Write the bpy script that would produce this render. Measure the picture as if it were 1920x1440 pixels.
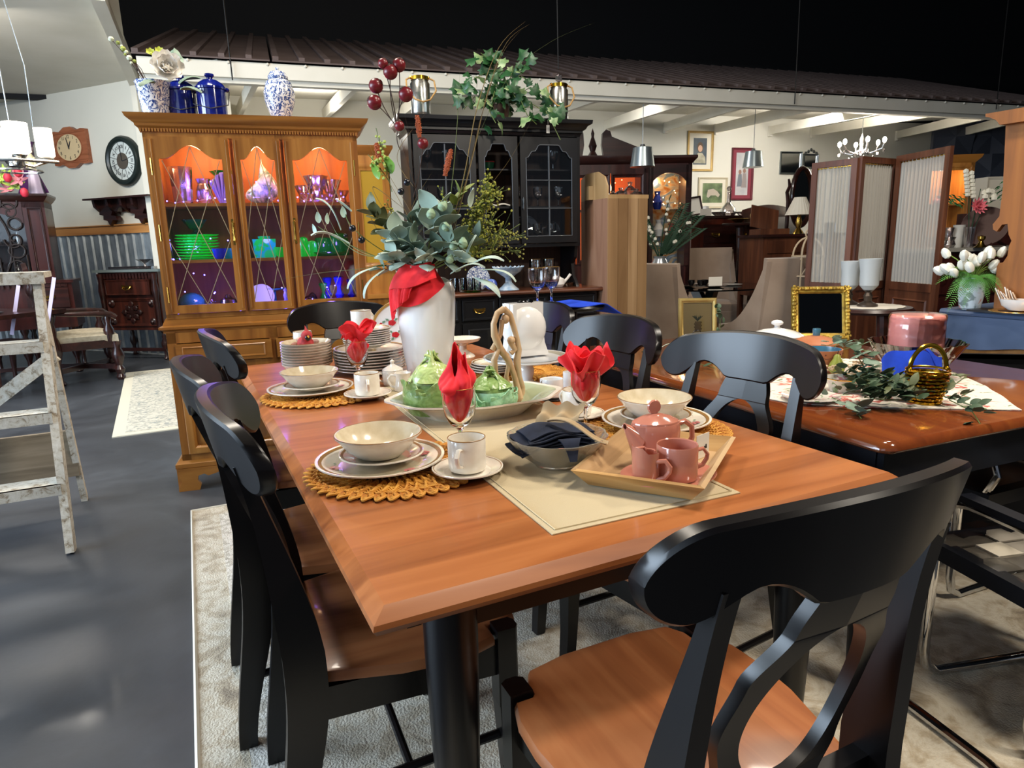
import bpy, math, random
from math import sin, cos, pi, sqrt, atan2, radians
from mathutils import Vector, Matrix
random.seed(7)
for o in list(bpy.data.objects): bpy.data.objects.remove(o, do_unlink=True)
SC = bpy.context.scene
COL = SC.collection

# ---------------------------------------------------------------- camera
F, PITCH, ROLL, EYE = 1244.0, radians(11.89), radians(1.505), 1.26
FW = Vector((0, cos(PITCH), -sin(PITCH))); UP0 = Vector((0, sin(PITCH), cos(PITCH))); RT0 = Vector((1, 0, 0))
RT = RT0*cos(ROLL) - UP0*sin(ROLL); UPV = RT0*sin(ROLL) + UP0*cos(ROLL)
cd = bpy.data.cameras.new('camera'); cam = bpy.data.objects.new('camera', cd); COL.objects.link(cam)
cd.sensor_fit = 'HORIZONTAL'; cd.sensor_width = 36; cd.lens = 36*F/1920; cd.clip_start = .02; cd.clip_end = 200
Mx = Matrix((RT, UPV, -FW)).transposed().to_4x4(); Mx.translation = Vector((0, 0, EYE)); cam.matrix_world = Mx
SC.camera = cam
# ---------------------------------------------------------------- world and lights
w = bpy.data.worlds.new('world'); SC.world = w; w.use_nodes = True
w.node_tree.nodes['Background'].inputs[0].default_value = (.62, .70, .85, 1)
w.node_tree.nodes['Background'].inputs[1].default_value = .13
SC.view_settings.view_transform = 'Standard'; SC.view_settings.look = 'None'
SC.view_settings.exposure = 0.30; SC.view_settings.gamma = 1.0; SC.view_settings.use_curve_mapping = False
def area(name, loc, target, sx, sy, power, color):
    l = bpy.data.lights.new(name, 'AREA'); l.shape = 'RECTANGLE'; l.size = sx; l.size_y = sy; l.energy = power; l.color = color
    o = bpy.data.objects.new(name, l); COL.objects.link(o); o.location = loc
    o.rotation_euler = (Vector(target)-Vector(loc)).to_track_quat('-Z', 'Y').to_euler(); return o
def spot(name, loc, power, color, r=.08):
    l = bpy.data.lights.new(name, 'POINT'); l.energy = power; l.color = color; l.shadow_soft_size = r
    o = bpy.data.objects.new(name, l); COL.objects.link(o); o.location = loc; return o
DAY = (.66, .82, 1.0); WARM = (1.0, .90, .76); NEUT = (1.0, .95, .88)
area('window_light', (-6.2, 0.6, 2.2), (0, 2.4, .6), 5.0, 2.6, 640, DAY)
area('window_light', (-3.2, -3.5, 2.6), (-1.0, 3.0, .6), 3.0, 2.0, 25, DAY)
area('ceiling_lamp_and_fill', (1.0, 1.6, 4.2), (1.0, 1.9, 0), .5, .5, 70, WARM)
area('ceiling_lamp_and_fill', (-1.5, 3.4, 4.2), (-1.5, 3.4, 0), .6, .6, 75, WARM)
area('ceiling_lamp_and_fill', (2.6, 3.4, 4.2), (2.4, 3.4, 0), .5, .5, 75, WARM)
area('ceiling_lamp_and_fill', (-4.8, 5.6, 3.1), (-4.8, 7.0, 0), 1.6, .6, 70, NEUT)
area('ceiling_lamp_and_fill', (2.5, .3, 3.3), (1.5, 1.3, 0), .5, .5, 60, WARM)  # added fill that warms and brightens the right side of the rug
area('ceiling_lamp_and_fill', (1.0, 8.6, 2.93), (1.3, 10.0, 1.3), .9, .3, 42, (1, .97, .94))
area('ceiling_lamp_and_fill', (4.2, 9.8, 2.97), (4.6, 11.2, 1.6), .9, .3, 60, (1, .97, .94))
area('ceiling_lamp_and_fill', (-1.0, 3.2, 5.2), (-1.5, 8.0, 3.4), 1.0, .6, 60, NEUT)  # added light aimed at the canopy roof to bring out its ribs
spot('ceiling_lamp_and_fill', (-2.2, 8.2, 2.7), 35, NEUT)

# ---------------------------------------------------------------- pixel helpers (photograph frame 1920 x 1440)
def ray(x, y): return FW + RT*((x-960)/F) - UPV*((y-720)/F)
EYEV = Vector((0, 0, EYE))
def at(x, y, z): d = ray(x, y); return EYEV + d*((z-EYE)/d.z)
def atY(x, y, Y): d = ray(x, y); return EYEV + d*(Y/d.y)
def onp(x, y, p0, ang):
    d = ray(x, y); n = Vector((-sin(ang), cos(ang), 0)); return EYEV + d*((Vector((p0[0], p0[1], 0))-Vector((0, 0, 0))).dot(n)/d.dot(n))
TZ = .765
N0 = Vector((-.189, .856)); A1 = radians(26.17)             # main table: near-left corner, turn
T2 = Vector((cos(A1), sin(A1))); T1 = Vector((-sin(A1), cos(A1)))
def tw(u, v, z=TZ): q = N0 + T2*u + T1*v; return Vector((q.x, q.y, z))

# ---------------------------------------------------------------- mesh helpers
def hexc(h):
    h = h.lstrip('#'); r = [int(h[i:i+2], 16)/255 for i in (0, 2, 4)]
    return tuple(((c/12.92) if c <= .04045 else ((c+.055)/1.055)**2.4) for c in r) + (1,)
class MB:
    def __init__(s): s.v = []; s.f = []
    def add(s, vs, fs, m=None):
        b = len(s.v)
        s.v += [tuple(m @ Vector(p)) if m else tuple(p) for p in vs]; s.f += [tuple(b+i for i in f) for f in fs]; return s
    def box(s, c, d, rz=0, m=None):
        x, y, z = [k/2 for k in d]; R = Matrix.Translation(c) @ Matrix.Rotation(rz, 4, 'Z')
        if m: R = m @ R
        return s.add([(sx*x, sy*y, sz*z) for sz in (-1, 1) for sy in (-1, 1) for sx in (-1, 1)],
                     [(0, 2, 3, 1), (4, 5, 7, 6), (0, 1, 5, 4), (2, 6, 7, 3), (0, 4, 6, 2), (1, 3, 7, 5)], R)
    def b2(s, a, b): return s.box([(a[i]+b[i])/2 for i in range(3)], [abs(b[i]-a[i]) for i in range(3)])
    def beam(s, a, b, w, h):                                   # square bar between two points
        a = Vector(a); b = Vector(b); d = b-a; q = d.to_track_quat('Z', 'Y').to_matrix().to_4x4()
        return s.box((0, 0, d.length/2), (w, h, d.length), 0, Matrix.Translation(a) @ q)
    def tube(s, pts, r, n=8, closed=False, cap=True, flat=1.0):
        pts = [Vector(p) for p in pts]; N = len(pts); rs = r if isinstance(r, (list, tuple)) else [r]*N
        vs = []; prev = None
        for i, p in enumerate(pts):
            if closed: t = pts[(i+1) % N]-pts[i-1]
            else: t = pts[min(i+1, N-1)]-pts[max(i-1, 0)]
            if t.length < 1e-9: t = Vector((0, 0, 1))
            t.normalize()
            if prev is None:
                a = Vector((0, 0, 1)) if abs(t.z) < .9 else Vector((1, 0, 0)); u = (a - t*a.dot(t)).normalized()
            else:
                u = prev - t*prev.dot(t); u = u.normalized() if u.length > 1e-6 else t.orthogonal().normalized()
            prev = u; v = t.cross(u)
            for k in range(n):
                a = 2*pi*k/n; vs.append(p + u*(cos(a)*rs[i]*flat) + v*(sin(a)*rs[i]))
        fs = [(i*n+k, i*n+(k+1) % n, (i+1)*n+(k+1) % n, (i+1)*n+k) for i in range(N-1) for k in range(n)]
        if closed: fs += [((N-1)*n+k, (N-1)*n+(k+1) % n, (k+1) % n, k) for k in range(n)]
        elif cap: fs += [tuple(range(n-1, -1, -1)), tuple((N-1)*n+k for k in range(n))]
        return s.add(vs, fs)
    def lathe(s, prof, n=24, c=(0, 0, 0), m=None, wob=None):
        vs = []; c = Vector(c)
        for r, z in prof:
            for k in range(n):
                a = 2*pi*k/n; rr = r*(wob(a, r, z) if wob else 1); vs.append(c + Vector((rr*cos(a), rr*sin(a), z)))
        N = len(prof)
        fs = [(i*n+k, i*n+(k+1) % n, (i+1)*n+(k+1) % n, (i+1)*n+k) for i in range(N-1) for k in range(n)]
        zs = [q[1] for q in prof]
        if prof[0][0] > 1e-4 and prof[-1][0] < 1e-4 and zs[0] <= min(zs): fs.append(tuple(range(n-1, -1, -1)))
        return s.add(vs, fs, m)
    def prism(s, out, a, b, axis='z', m=None):                  # polygon outline swept from a to b along axis
        def P(p, t): return (p[0], p[1], t) if axis == 'z' else ((p[0], t, p[1]) if axis == 'y' else (t, p[0], p[1]))
        n = len(out); vs = [P(p, a) for p in out] + [P(p, b) for p in out]
        return s.add(vs, [tuple(range(n)), tuple(range(2*n-1, n-1, -1))] + [(i, (i+1) % n, n+(i+1) % n, n+i) for i in range(n)], m)
    def frame(s, x0, z0, x1, z1, w, d, y=0, prof=None):         # rectangular mitred frame in the xz plane, facing -y
        P = prof or [(0, 0), (0, -d), (w*.35, -d*1.0), (w*.6, -d*.6), (w, -d*.5), (w, 0)]
        vs = []
        for o_, y_ in P:
            vs += [(x0+o_, y+y_, z0+o_), (x1-o_, y+y_, z0+o_), (x1-o_, y+y_, z1-o_), (x0+o_, y+y_, z1-o_)]
        N = len(P); fs = [(i*4+k, i*4+(k+1) % 4, ((i+1) % N)*4+(k+1) % 4, ((i+1) % N)*4+k) for i in range(N) for k in range(4)]
        return s.add(vs, fs)
    def sph(s, c, r, n=12, sc=(1, 1, 1), m=None):
        pr = [(sin(pi*i/(n//2)), -cos(pi*i/(n//2))) for i in range(n//2+1)]
        M = Matrix.Translation(c) @ Matrix.Diagonal((r*sc[0], r*sc[1], r*sc[2], 1))
        return s.lathe([(max(p[0], 0.0), p[1]) for p in pr], n, (0, 0, 0), (m @ M) if m else M)
    def sheet(s, fn, nu, nv, th=0.0):                            # surface fn(u,v), optional thickness
        g = [[Vector(fn(i/nu, j/nv)) for j in range(nv+1)] for i in range(nu+1)]
        vs = [p for r in g for p in r]; W = nv+1
        fs = [(i*W+j, (i+1)*W+j, (i+1)*W+j+1, i*W+j+1) for i in range(nu) for j in range(nv)]
        if th:
            ns = []
            for i in range(nu+1):
                for j in range(nv+1):
                    du = g[min(i+1, nu)][j]-g[max(i-1, 0)][j]; dv = g[i][min(j+1, nv)]-g[i][max(j-1, 0)]
                    n_ = du.cross(dv); ns.append(n_.normalized() if n_.length > 1e-12 else Vector((0, 0, 1)))
            B = len(vs); vs2 = [vs[k]-ns[k]*th for k in range(B)]
            fs += [tuple(B+q for q in reversed(f)) for f in fs[:]]
            edge = [(i*W) for i in range(nu+1)] + [nu*W+j for j in range(1, nv+1)] + [i*W+nv for i in range(nu-1, -1, -1)] + [j for j in range(nv-1, 0, -1)]
            fs += [(edge[k], B+edge[k], B+edge[(k+1) % len(edge)], edge[(k+1) % len(edge)]) for k in range(len(edge))]
            vs = vs+vs2
        return s.add(vs, fs)
    def mesh(s, name, mat, ang=35):
        me = bpy.data.meshes.new(name); me.from_pydata([tuple(p) for p in s.v], [], s.f)
        if mat: me.materials.append(mat)
        me.polygons.foreach_set('use_smooth', [True]*len(me.polygons)); me.set_sharp_from_angle(angle=radians(ang)); me.update()
        import bmesh
        bm = bmesh.new(); bm.from_mesh(me); bmesh.ops.recalc_face_normals(bm, faces=bm.faces); bm.to_mesh(me); bm.free()
        return me
def link(o, parent=None):
    COL.objects.link(o)
    if parent: o.parent = parent
    return o
def tag(o, label=None, cat=None, group=None, kind=None):
    if label: o['label'] = label
    if cat: o['category'] = cat
    if group: o['group'] = group
    if kind: o['kind'] = kind
    return o
def thing(name, label, cat, loc=(0, 0, 0), rz=0, group=None, sc=None):
    o = link(bpy.data.objects.new(name, None)); o.empty_display_size = .05; o.location = loc; o.rotation_euler = (0, 0, rz)
    if sc: o.scale = (sc, sc, sc) if not isinstance(sc, tuple) else sc
    return tag(o, label, cat, group)
def ob(name, mb, mat, parent=None, loc=None, rot=None, ang=35, sc=None):
    me = mb if isinstance(mb, bpy.types.Mesh) else mb.mesh(name, mat, ang)
    o = link(bpy.data.objects.new(name, me), parent)
    if loc is not None: o.location = loc
    if rot is not None: o.rotation_euler = rot
    if sc is not None: o.scale = sc if isinstance(sc, tuple) else (sc, sc, sc)
    return o
def solo(name, mb, mat, label, cat, loc=(0, 0, 0), rz=0, group=None, ang=35, rot=None):
    return tag(ob(name, mb, mat, None, loc, rot or (0, 0, rz), ang), label, cat, group)
def kids(o): return [c for c in COL.objects if c.parent == o]
def dup(o, loc=None, rz=None, label=None, group=None, parent=None, sc=None):
    c = o.copy(); COL.objects.link(c)
    if parent: c.parent = parent
    if loc is not None: c.location = loc
    if rz is not None: c.rotation_euler = (0, 0, rz)
    if sc is not None: c.scale = (sc, sc, sc)
    if label: c['label'] = label
    if group: c['group'] = group
    for k in list(o.children): dup(k, parent=c)
    return c
def struct(name, mb, mat, parent=None, loc=None, rz=None, ang=35):
    return tag(ob(name, mb, mat, parent, loc, (0, 0, rz) if rz is not None else None, ang), kind=None if parent else 'structure')

# ---------------------------------------------------------------- materials
def mat(name, col, rough=.5, metal=0, coat=0, trans=0, ior=1.45, emit=None, es=1, sss=0, sheen=0, spec=.5, alpha=1):
    m = bpy.data.materials.new(name); m.use_nodes = True; b = m.node_tree.nodes['Principled BSDF']; I = b.inputs
    I['Base Color'].default_value = hexc(col) if isinstance(col, str) else (*col, 1)
    I['Roughness'].default_value = rough; I['Metallic'].default_value = metal; I['IOR'].default_value = ior
    I['Coat Weight'].default_value = coat; I['Coat Roughness'].default_value = .08
    I['Transmission Weight'].default_value = trans; I['Specular IOR Level'].default_value = spec
    I['Sheen Weight'].default_value = sheen; I['Alpha'].default_value = alpha
    if emit: I['Emission Color'].default_value = hexc(emit); I['Emission Strength'].default_value = es
    return m
def nd(m, t, **k):
    n = m.node_tree.nodes.new(t)
    for a, v in k.items():
        if a in n.inputs: n.inputs[a].default_value = v
        else: setattr(n, a, v)
    return n
def ln(m, a, b): m.node_tree.links.new(a, b)
def coords(m, scale=(1, 1, 1), rot=(0, 0, 0), src='Object'):
    t = nd(m, 'ShaderNodeTexCoord'); p = nd(m, 'ShaderNodeMapping'); p.inputs['Scale'].default_value = scale; p.inputs['Rotation'].default_value = rot
    ln(m, t.outputs[src], p.inputs['Vector']); return p.outputs['Vector']
def ramp(m, fac, stops):
    r = nd(m, 'ShaderNodeValToRGB'); e = r.color_ramp.elements
    while len(e) < len(stops): e.new(.5)
    for i, (p, c) in enumerate(stops): e[i].position = p; e[i].color = hexc(c) if isinstance(c, str) else c
    ln(m, fac, r.inputs['Fac']); return r.outputs['Color']
def bump(m, h, st=.2, dist=.01):
    b = nd(m, 'ShaderNodeBump', Strength=st, Distance=dist); ln(m, h, b.inputs['Height'])
    ln(m, b.outputs['Normal'], m.node_tree.nodes['Principled BSDF'].inputs['Normal'])
def bsdf(m): return m.node_tree.nodes['Principled BSDF'].inputs
def noisy(name, stops, scale=(4, 4, 4), detail=6, rough=.5, bst=0, ns=1.0, dist=0.0, rot=(0, 0, 0), **k):
    m = mat(name, stops[0][1], rough, **k); v = coords(m, scale, rot); n = nd(m, 'ShaderNodeTexNoise', Scale=ns, Detail=detail, Distortion=dist)
    ln(m, v, n.inputs['Vector']); ln(m, ramp(m, n.outputs['Fac'], stops), bsdf(m)['Base Color'])
    if bst: bump(m, n.outputs['Fac'], bst, .005)
    return m
def wood(name, a, b, c, grain='x', rough=.35, coat=.2, sc=1.0, board=0, bst=.05):
    s = {'x': (1.2, 14, 14), 'y': (14, 1.2, 14), 'z': (14, 14, 1.2)}[grain]
    m = mat(name, b, rough, coat=coat); v = coords(m, tuple(k*sc for k in s)); n = nd(m, 'ShaderNodeTexNoise', Scale=1.6, Detail=7, Distortion=.8)
    ln(m, v, n.inputs['Vector']); col = ramp(m, n.outputs['Fac'], [(.28, a), (.5, b), (.74, c)])
    if board:                                                   # glued-up staves of uneven tone, running along the grain
        t = nd(m, 'ShaderNodeTexCoord'); sp = nd(m, 'ShaderNodeSeparateXYZ'); ln(m, t.outputs['Object'], sp.inputs[0])
        mu = nd(m, 'ShaderNodeMath', operation='MULTIPLY'); ln(m, sp.outputs['Y' if grain == 'x' else 'X'], mu.inputs[0]); mu.inputs[1].default_value = 1/board
        fl = nd(m, 'ShaderNodeMath', operation='FLOOR'); ln(m, mu.outputs[0], fl.inputs[0]); wn = nd(m, 'ShaderNodeTexWhiteNoise', noise_dimensions='1D'); ln(m, fl.outputs[0], wn.inputs['W'])
        mr = nd(m, 'ShaderNodeMapRange'); ln(m, wn.outputs['Value'], mr.inputs['Value']); mr.inputs['To Min'].default_value = .88; mr.inputs['To Max'].default_value = 1.08
        hv = nd(m, 'ShaderNodeHueSaturation'); ln(m, col, hv.inputs['Color']); ln(m, mr.outputs[0], hv.inputs['Value']); col = hv.outputs['Color']
    ln(m, col, bsdf(m)['Base Color'])
    if bst: bump(m, n.outputs['Fac'], bst, .002)
    return m
M = {}
M['table'] = wood('table_wood', '#84471f', '#a05e30', '#b06d3c', 'x', .36, .15, .8, .085)
M['table2'] = wood('table_wood_glossy', '#63301a', '#74391c', '#80451f', 'y', .14, .6, .8)
M['edge'] = wood('table_edge', '#8a4c33', '#a5634a', '#b5765c', 'y', .28, .4, .8)
M['seat'] = wood('seat_wood', '#8f5230', '#a5643b', '#b27347', 'y', .35, .2, 1, .062)
M['black'] = noisy('espresso_paint', [(.3, '#050304'), (.7, '#0b0708')], (3, 3, 3), rough=.32, coat=.0, spec=.5)
M['navyblk'] = mat('navy_black_paint', '#0a0d16', .5, spec=.3)
M['honey'] = wood('honey_maple', '#7d4b1c', '#a0682b', '#b47c3a', 'z', .35, .3, .6)
M['honeyx'] = wood('honey_maple_rail', '#7d4b1c', '#9d6529', '#b07836', 'x', .35, .3, .6)
M['honeyin'] = wood('cabinet_lining', '#8a4a22', '#ac6630', '#ba7640', 'z', .5, .0, .6)
M['brass'] = mat('brass', '#c9a24c', .22, 1); M['gold'] = mat('gold', '#d6a836', .18, 1)
M['chrome'] = mat('chrome', '#cfd0d2', .06, 1); M['steel'] = mat('brushed_steel', '#9aa0a4', .3, 1)
M['glass'] = mat('glass', '#ffffff', .01, trans=1, ior=1.45)
def thin(name, col='#ffffff', tr=.9, rough=.03):
    m = bpy.data.materials.new(name); m.use_nodes = True; nt = m.node_tree; nt.nodes.clear(); o = nt.nodes.new('ShaderNodeOutputMaterial')
    mx = nt.nodes.new('ShaderNodeMixShader'); t = nt.nodes.new('ShaderNodeBsdfTransparent'); g = nt.nodes.new('ShaderNodeBsdfGlossy')
    t.inputs[0].default_value = hexc(col); g.inputs['Roughness'].default_value = rough; f = nt.nodes.new('ShaderNodeFresnel'); f.inputs[0].default_value = 1.5
    a = nt.nodes.new('ShaderNodeMath'); a.operation = 'ADD'; a.inputs[1].default_value = 1-tr; a.use_clamp = True
    nt.links.new(f.outputs[0], a.inputs[0]); nt.links.new(a.outputs[0], mx.inputs[0]); nt.links.new(t.outputs[0], mx.inputs[1]); nt.links.new(g.outputs[0], mx.inputs[2]); nt.links.new(mx.outputs[0], o.inputs[0]); return m
M['pane'] = thin('window_glass', '#f4f6f6', .97); M['tglass'] = thin('thin_glass', '#f2f4f2', .88); M['smoke'] = thin('smoked_glass', '#c9c6bb', .80)
M['tglass2'] = thin('lantern_glass', '#f4f4f0', .78, .25)
M['gglass'] = thin('green_glass', '#35e04a', .8); M['bglass'] = thin('blue_glass', '#8fa0ff', .75); M['aglass'] = thin('clear_crystal', '#f6ecec', .62, .15)
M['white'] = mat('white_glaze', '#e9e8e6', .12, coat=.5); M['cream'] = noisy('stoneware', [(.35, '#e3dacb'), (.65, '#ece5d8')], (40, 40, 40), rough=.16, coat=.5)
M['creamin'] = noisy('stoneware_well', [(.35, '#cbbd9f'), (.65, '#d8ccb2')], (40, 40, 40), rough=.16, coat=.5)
M['rim'] = mat('brown_rim', '#8f6b3c', .3); M['grim'] = mat('gold_rim', '#b98f4a', .25, .7)
M['red'] = noisy('red_cloth', [(.3, '#d8101c'), (.7, '#ee2430')], (30, 30, 30), rough=.85, bst=.2, sheen=.2)
M['navy'] = noisy('navy_cloth', [(.3, '#0d1322'), (.7, '#1a2338')], (30, 30, 30), rough=.9, bst=.3)
M['straw'] = noisy('straw', [(.3, '#a8651a'), (.6, '#d49a3c'), (.8, '#e6b85c')], (30, 30, 30), rough=.7, bst=.5)
M['dark'] = wood('mahogany', '#200c0a', '#341512', '#451d17', 'z', .3, .35, .6); M['darkx'] = wood('carved_mahogany', '#180b09', '#29120f', '#3d1c16', 'x', .32, .3, .8)
M['walnut'] = wood('walnut', '#3c2014', '#55301f', '#6b4029', 'z', .4, .15, .6)
M['pink'] = mat('pink_glaze', '#bd7965', .14, coat=.6); M['traywood'] = wood('tray_wood', '#8f714b', '#b39168', '#c6a880', 'x', .5, .05, 1)
M['paper'] = mat('paper', '#e8e4da', .8); M['ink'] = mat('ink', '#2a2a2e', .7)
M['linen'] = mat('burlap', '#d2c19c', .9)
M['lead'] = mat('lead_came', '#8d7c5c', .6)
M['rope'] = noisy('rope', [(.3, '#8a6a3e'), (.7, '#b8935c')], (60, 60, 60), rough=.9, bst=.4)
M['stem'] = mat('stem_brown', '#3a2417', .7); M['gstem'] = mat('stem_green', '#5a6a34', .6)
M['euc'] = noisy('eucalyptus', [(.3, '#91a596'), (.7, '#bccabd')], (12, 12, 12), rough=.6, bst=.1)
M['eucd'] = noisy('eucalyptus_dark', [(.3, '#5c7060'), (.7, '#879c8a')], (12, 12, 12), rough=.6, bst=.1)
M['olive'] = noisy('olive_leaf', [(.3, '#5a6a2a'), (.7, '#98a048')], (14, 14, 14), rough=.6)
M['lime'] = mat('lime_berry', '#b8c868', .4); M['ivy'] = noisy('ivy', [(.3, '#16331c'), (.6, '#2d5a30'), (.8, '#6a9050')], (18, 18, 18), rough=.4)
M['berry'] = noisy('red_berry', [(.3, '#4a0d12'), (.7, '#7a1f26')], (20, 20, 20), rough=.3); M['rust'] = mat('seed_rust', '#9a4a2c', .9)
M['beige'] = noisy('beige_velvet', [(.3, '#8f7a69'), (.7, '#a89482')], (3, 3, 3), rough=.95, sheen=.3)
M['wall'] = noisy('cream_paint', [(.3, '#c9c6b8'), (.7, '#d0cdc0')], (.7, .7, .7), rough=.8); M['wcream'] = noisy('white_paint', [(.3, '#cdc8b8'), (.7, '#d9d4c6')], (2, 2, 2), rough=.6)

# ---------------------------------------------------------------- setting
fm = mat('painted_concrete', '#23252a', .3, coat=.06); v = coords(fm, (.7, .7, .7)); n1 = nd(fm, 'ShaderNodeTexNoise', Scale=1.2, Detail=9, Roughness=.65, Distortion=.6); ln(fm, v, n1.inputs['Vector'])
ln(fm, ramp(fm, n1.outputs['Fac'], [(.3, '#27292d'), (.55, '#3c3f44'), (.78, '#62666b')]), bsdf(fm)['Base Color']); r_ = nd(fm, 'ShaderNodeMapRange'); ln(fm, n1.outputs['Fac'], r_.inputs['Value'])
r_.inputs['From Min'].default_value = .3; r_.inputs['From Max'].default_value = .7; r_.inputs['To Min'].default_value = .34; r_.inputs['To Max'].default_value = .55; ln(fm, r_.outputs[0], bsdf(fm)['Roughness'])
n2 = nd(fm, 'ShaderNodeTexNoise', Scale=18, Detail=4); ln(fm, v, n2.inputs['Vector']); bump(fm, n2.outputs['Fac'], .12, .01)
struct('floor', MB().box((0, 6, -.05), (26, 24, .1)), fm)
blk = mat('black_ceiling_paint', '#07080b', .8)
# left wall with metal wainscot
LA = radians(-24); LP = (-4.92, 8.57); LT = 3.25
def wl(s, z, off=0): return Vector((LP[0]+cos(LA)*s+sin(LA)*off, LP[1]+sin(LA)*s-cos(LA)*off, z))      # off: towards the room
wlft = struct('wall_left', MB().box((-1.7, .06, 1.65), (7.4, .12, 3.3)), M['wall'], None, (LP[0], LP[1], 0), LA)
galv = noisy('galvanised_steel', [(.3, '#8d979d'), (.7, '#b9c2c6')], (5, 5, 2), rough=.38, metal=.75, ns=3)
def corr(w, h, pitch=.155, d=.022):
    pts = [(0, 0)]; x = 0
    while x < w-pitch*.9: pts += [(x+pitch*.62, 0), (x+pitch*.72, -d), (x+pitch*.88, -d), (x+pitch*.98, 0)]; x += pitch
    pts.append((w, 0)); b = MB(); n = len(pts)
    b.add([(p[0], p[1], 0) for p in pts]+[(p[0], p[1], h) for p in pts]+[(p[0], p[1]+.003, h) for p in pts], [(i, i+1, n+i+1, n+i) for i in range(n-1)]+[(n+i, n+i+1, 2*n+i+1, 2*n+i) for i in range(n-1)]); return b
cm = corr(.93, 1.5).mesh('metal_panel', galv)
for i in range(8): ob('metal_panel', cm, galv, wlft, (-5.4+i*.93, -.004, .02))
railw = wood('rail_pine', '#8a5a2a', '#a8723c', '#b9844c', 'x', .5, .1, .5)
struct('trim_1', MB().box((-1.7, -.02, 1.565), (7.4, .04, .10)).box((-1.7, -.03, 1.62), (7.4, .06, .012)), railw, None, (LP[0], LP[1], 0), LA)
# back wall, black wall above it
BA = radians(18.5); BP = (-2.75, 9.7)
struct('wall_back', MB().box((5.4, .06, 1.65), (14.0, .12, 3.3)), M['wall'], None, (BP[0], BP[1], 0), BA)
struct('wall_upper', MB().box((4, .3, 5.2), (24, .12, 4.0)), blk, None, (BP[0], BP[1], 0), BA)
struct('wall_return', MB().b2((-4.05, 8.13, 0), (-3.95, 9.4, 3.3)), M['wall'])
struct('ceiling', MB().box((0, 5, 6.0), (30, 24, .1)), blk)
struct('wall_right', MB().box((11.4, 6, 3), (.12, 24, 6)), blk)
# left ceiling
a_ = at(222, 0, LT); b_ = wl(.62, LT)
struct('ceiling_left', MB().prism([(b_.x, b_.y), (-9, 11.6), (-13, 14), (-13, 1.0), (a_.x-.2, 1.0), (a_.x, a_.y)], LT, LT+.05), M['wcream'])
struct('trim_2', MB().beam((a_.x, a_.y-.3, LT-.02), (b_.x+.05, b_.y, LT-.02), .10, .16), M['wcream'])
# canopy: eave, ribbed roof, joists, ceiling
EP = (-2.83, 6.1); EA = BA; EL = 11.5
def cw(s, t, z):                                                # canopy frame: s along the eave, t towards the back wall
    return Vector((EP[0]+cos(EA)*s-sin(EA)*t, EP[1]+sin(EA)*s+cos(EA)*t, z))
TD = (Vector(BP)-Vector(EP)).dot(Vector((-sin(EA), cos(EA))))
can = struct('ceiling_canopy', MB().prism([(0, 2.84), (TD, 3.28), (TD, 3.31), (0, 2.87)], -.25, EL, 'x'), M['wcream'], None, (EP[0], EP[1], 0), EA)
ob('fascia', MB().b2((-.25, -.06, 2.74), (EL, .02, 2.87)).b2((-.25, -.02, 2.70), (EL, .06, 2.75)), M['wcream'], can)
roofm = noisy('brown_ribbed_steel', [(.3, '#5a4c48'), (.7, '#6e5f5a')], (2, 2, 2), rough=.5, metal=.1)
rl = sqrt(TD*TD+1.12**2); ra = math.atan2(1.12, TD)
rb = MB(); n_ = 5
for k in range(n_): rb.box((k*.22+.02, rl/2, .022), (.05, rl, .03))
rb.box((.53, rl/2, 0), (1.08, rl, .012)); rm = rb.mesh('roof_panel', roofm)
for i in range(11): ob('roof_panel', rm, roofm, can, (-.27+i*1.1, -.09, 2.885), (ra, 0, 0))
for k in range(36): ob('bolt', MB().sph((0, 0, 0), .012, 6).mesh('bolt', M['wcream']) if k == 0 else bm_, M['wcream'], can, (-.18+k*.32, -.065, 2.86)) if k else globals().update(bm_=MB().sph((0, 0, 0), .014, 6).mesh('bolt', M['wcream']))
for (ax, ay), (bx, by) in [((481, 169), (448, 211)), ((671, 181), (608, 218)), ((820, 190), (740, 224)), ((1130, 198), (980, 234)), ((1293, 203), (1135, 239)), ((1404, 206), (1246, 240)), ((1535, 210), (1340, 243)), ((1660, 216), (1442, 245)), ((1760, 222), (1520, 248)), ((1860, 228), (1680, 251)), ((1930, 232), (1770, 254))]:
    p = onp(bx, by, BP, BA); p.z = 3.02; e = onp(ax, ay, EP, EA); e.z = 2.72
    inv = Matrix.Translation((EP[0], EP[1], 0)) @ Matrix.Rotation(EA, 4, 'Z'); inv = inv.inverted(); p2 = inv @ p; e2 = inv @ e
    p2.y -= .05; ob('joist', MB().beam((e2.x, e2.y+.04, 2.78), (p2.x, p2.y, p2.z+.05), .055, .13).b2((p2.x-.03, p2.y-.02, p2.z-.05), (p2.x+.03, p2.y+.04, p2.z+.12)), M['wcream'], can)
struct('trim_3', MB().box((0, 0, 1.6), (.09, .09, 3.2)), M['wcream'], None, tuple(wl(.78, 0, .06)), LA)
hw = mat('dark_wire', '#16130f', .6)
for k, (px, py) in enumerate([(436, 150), (1047, 130), (1490, 195), (1868, 205)]):
    p = onp(px, py, (EP[0]-.03, EP[1]-.1), EA); 
    solo('hanging_wire', MB().tube([(0, 0, 0), (-.01, 0, 1.2), (0, 0, 5.95-p.z)], .006, 5), hw, ['thin dark wire running up from the roof edge above the blue canister', 'thin dark wire rising to the ceiling above the crystal topped lantern', 'thin dark wire rising from the roof edge above the chandelier', 'thin dark wire rising from the far right end of the roof edge'][k], 'wire', p, group='wires holding the canopy')
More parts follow.
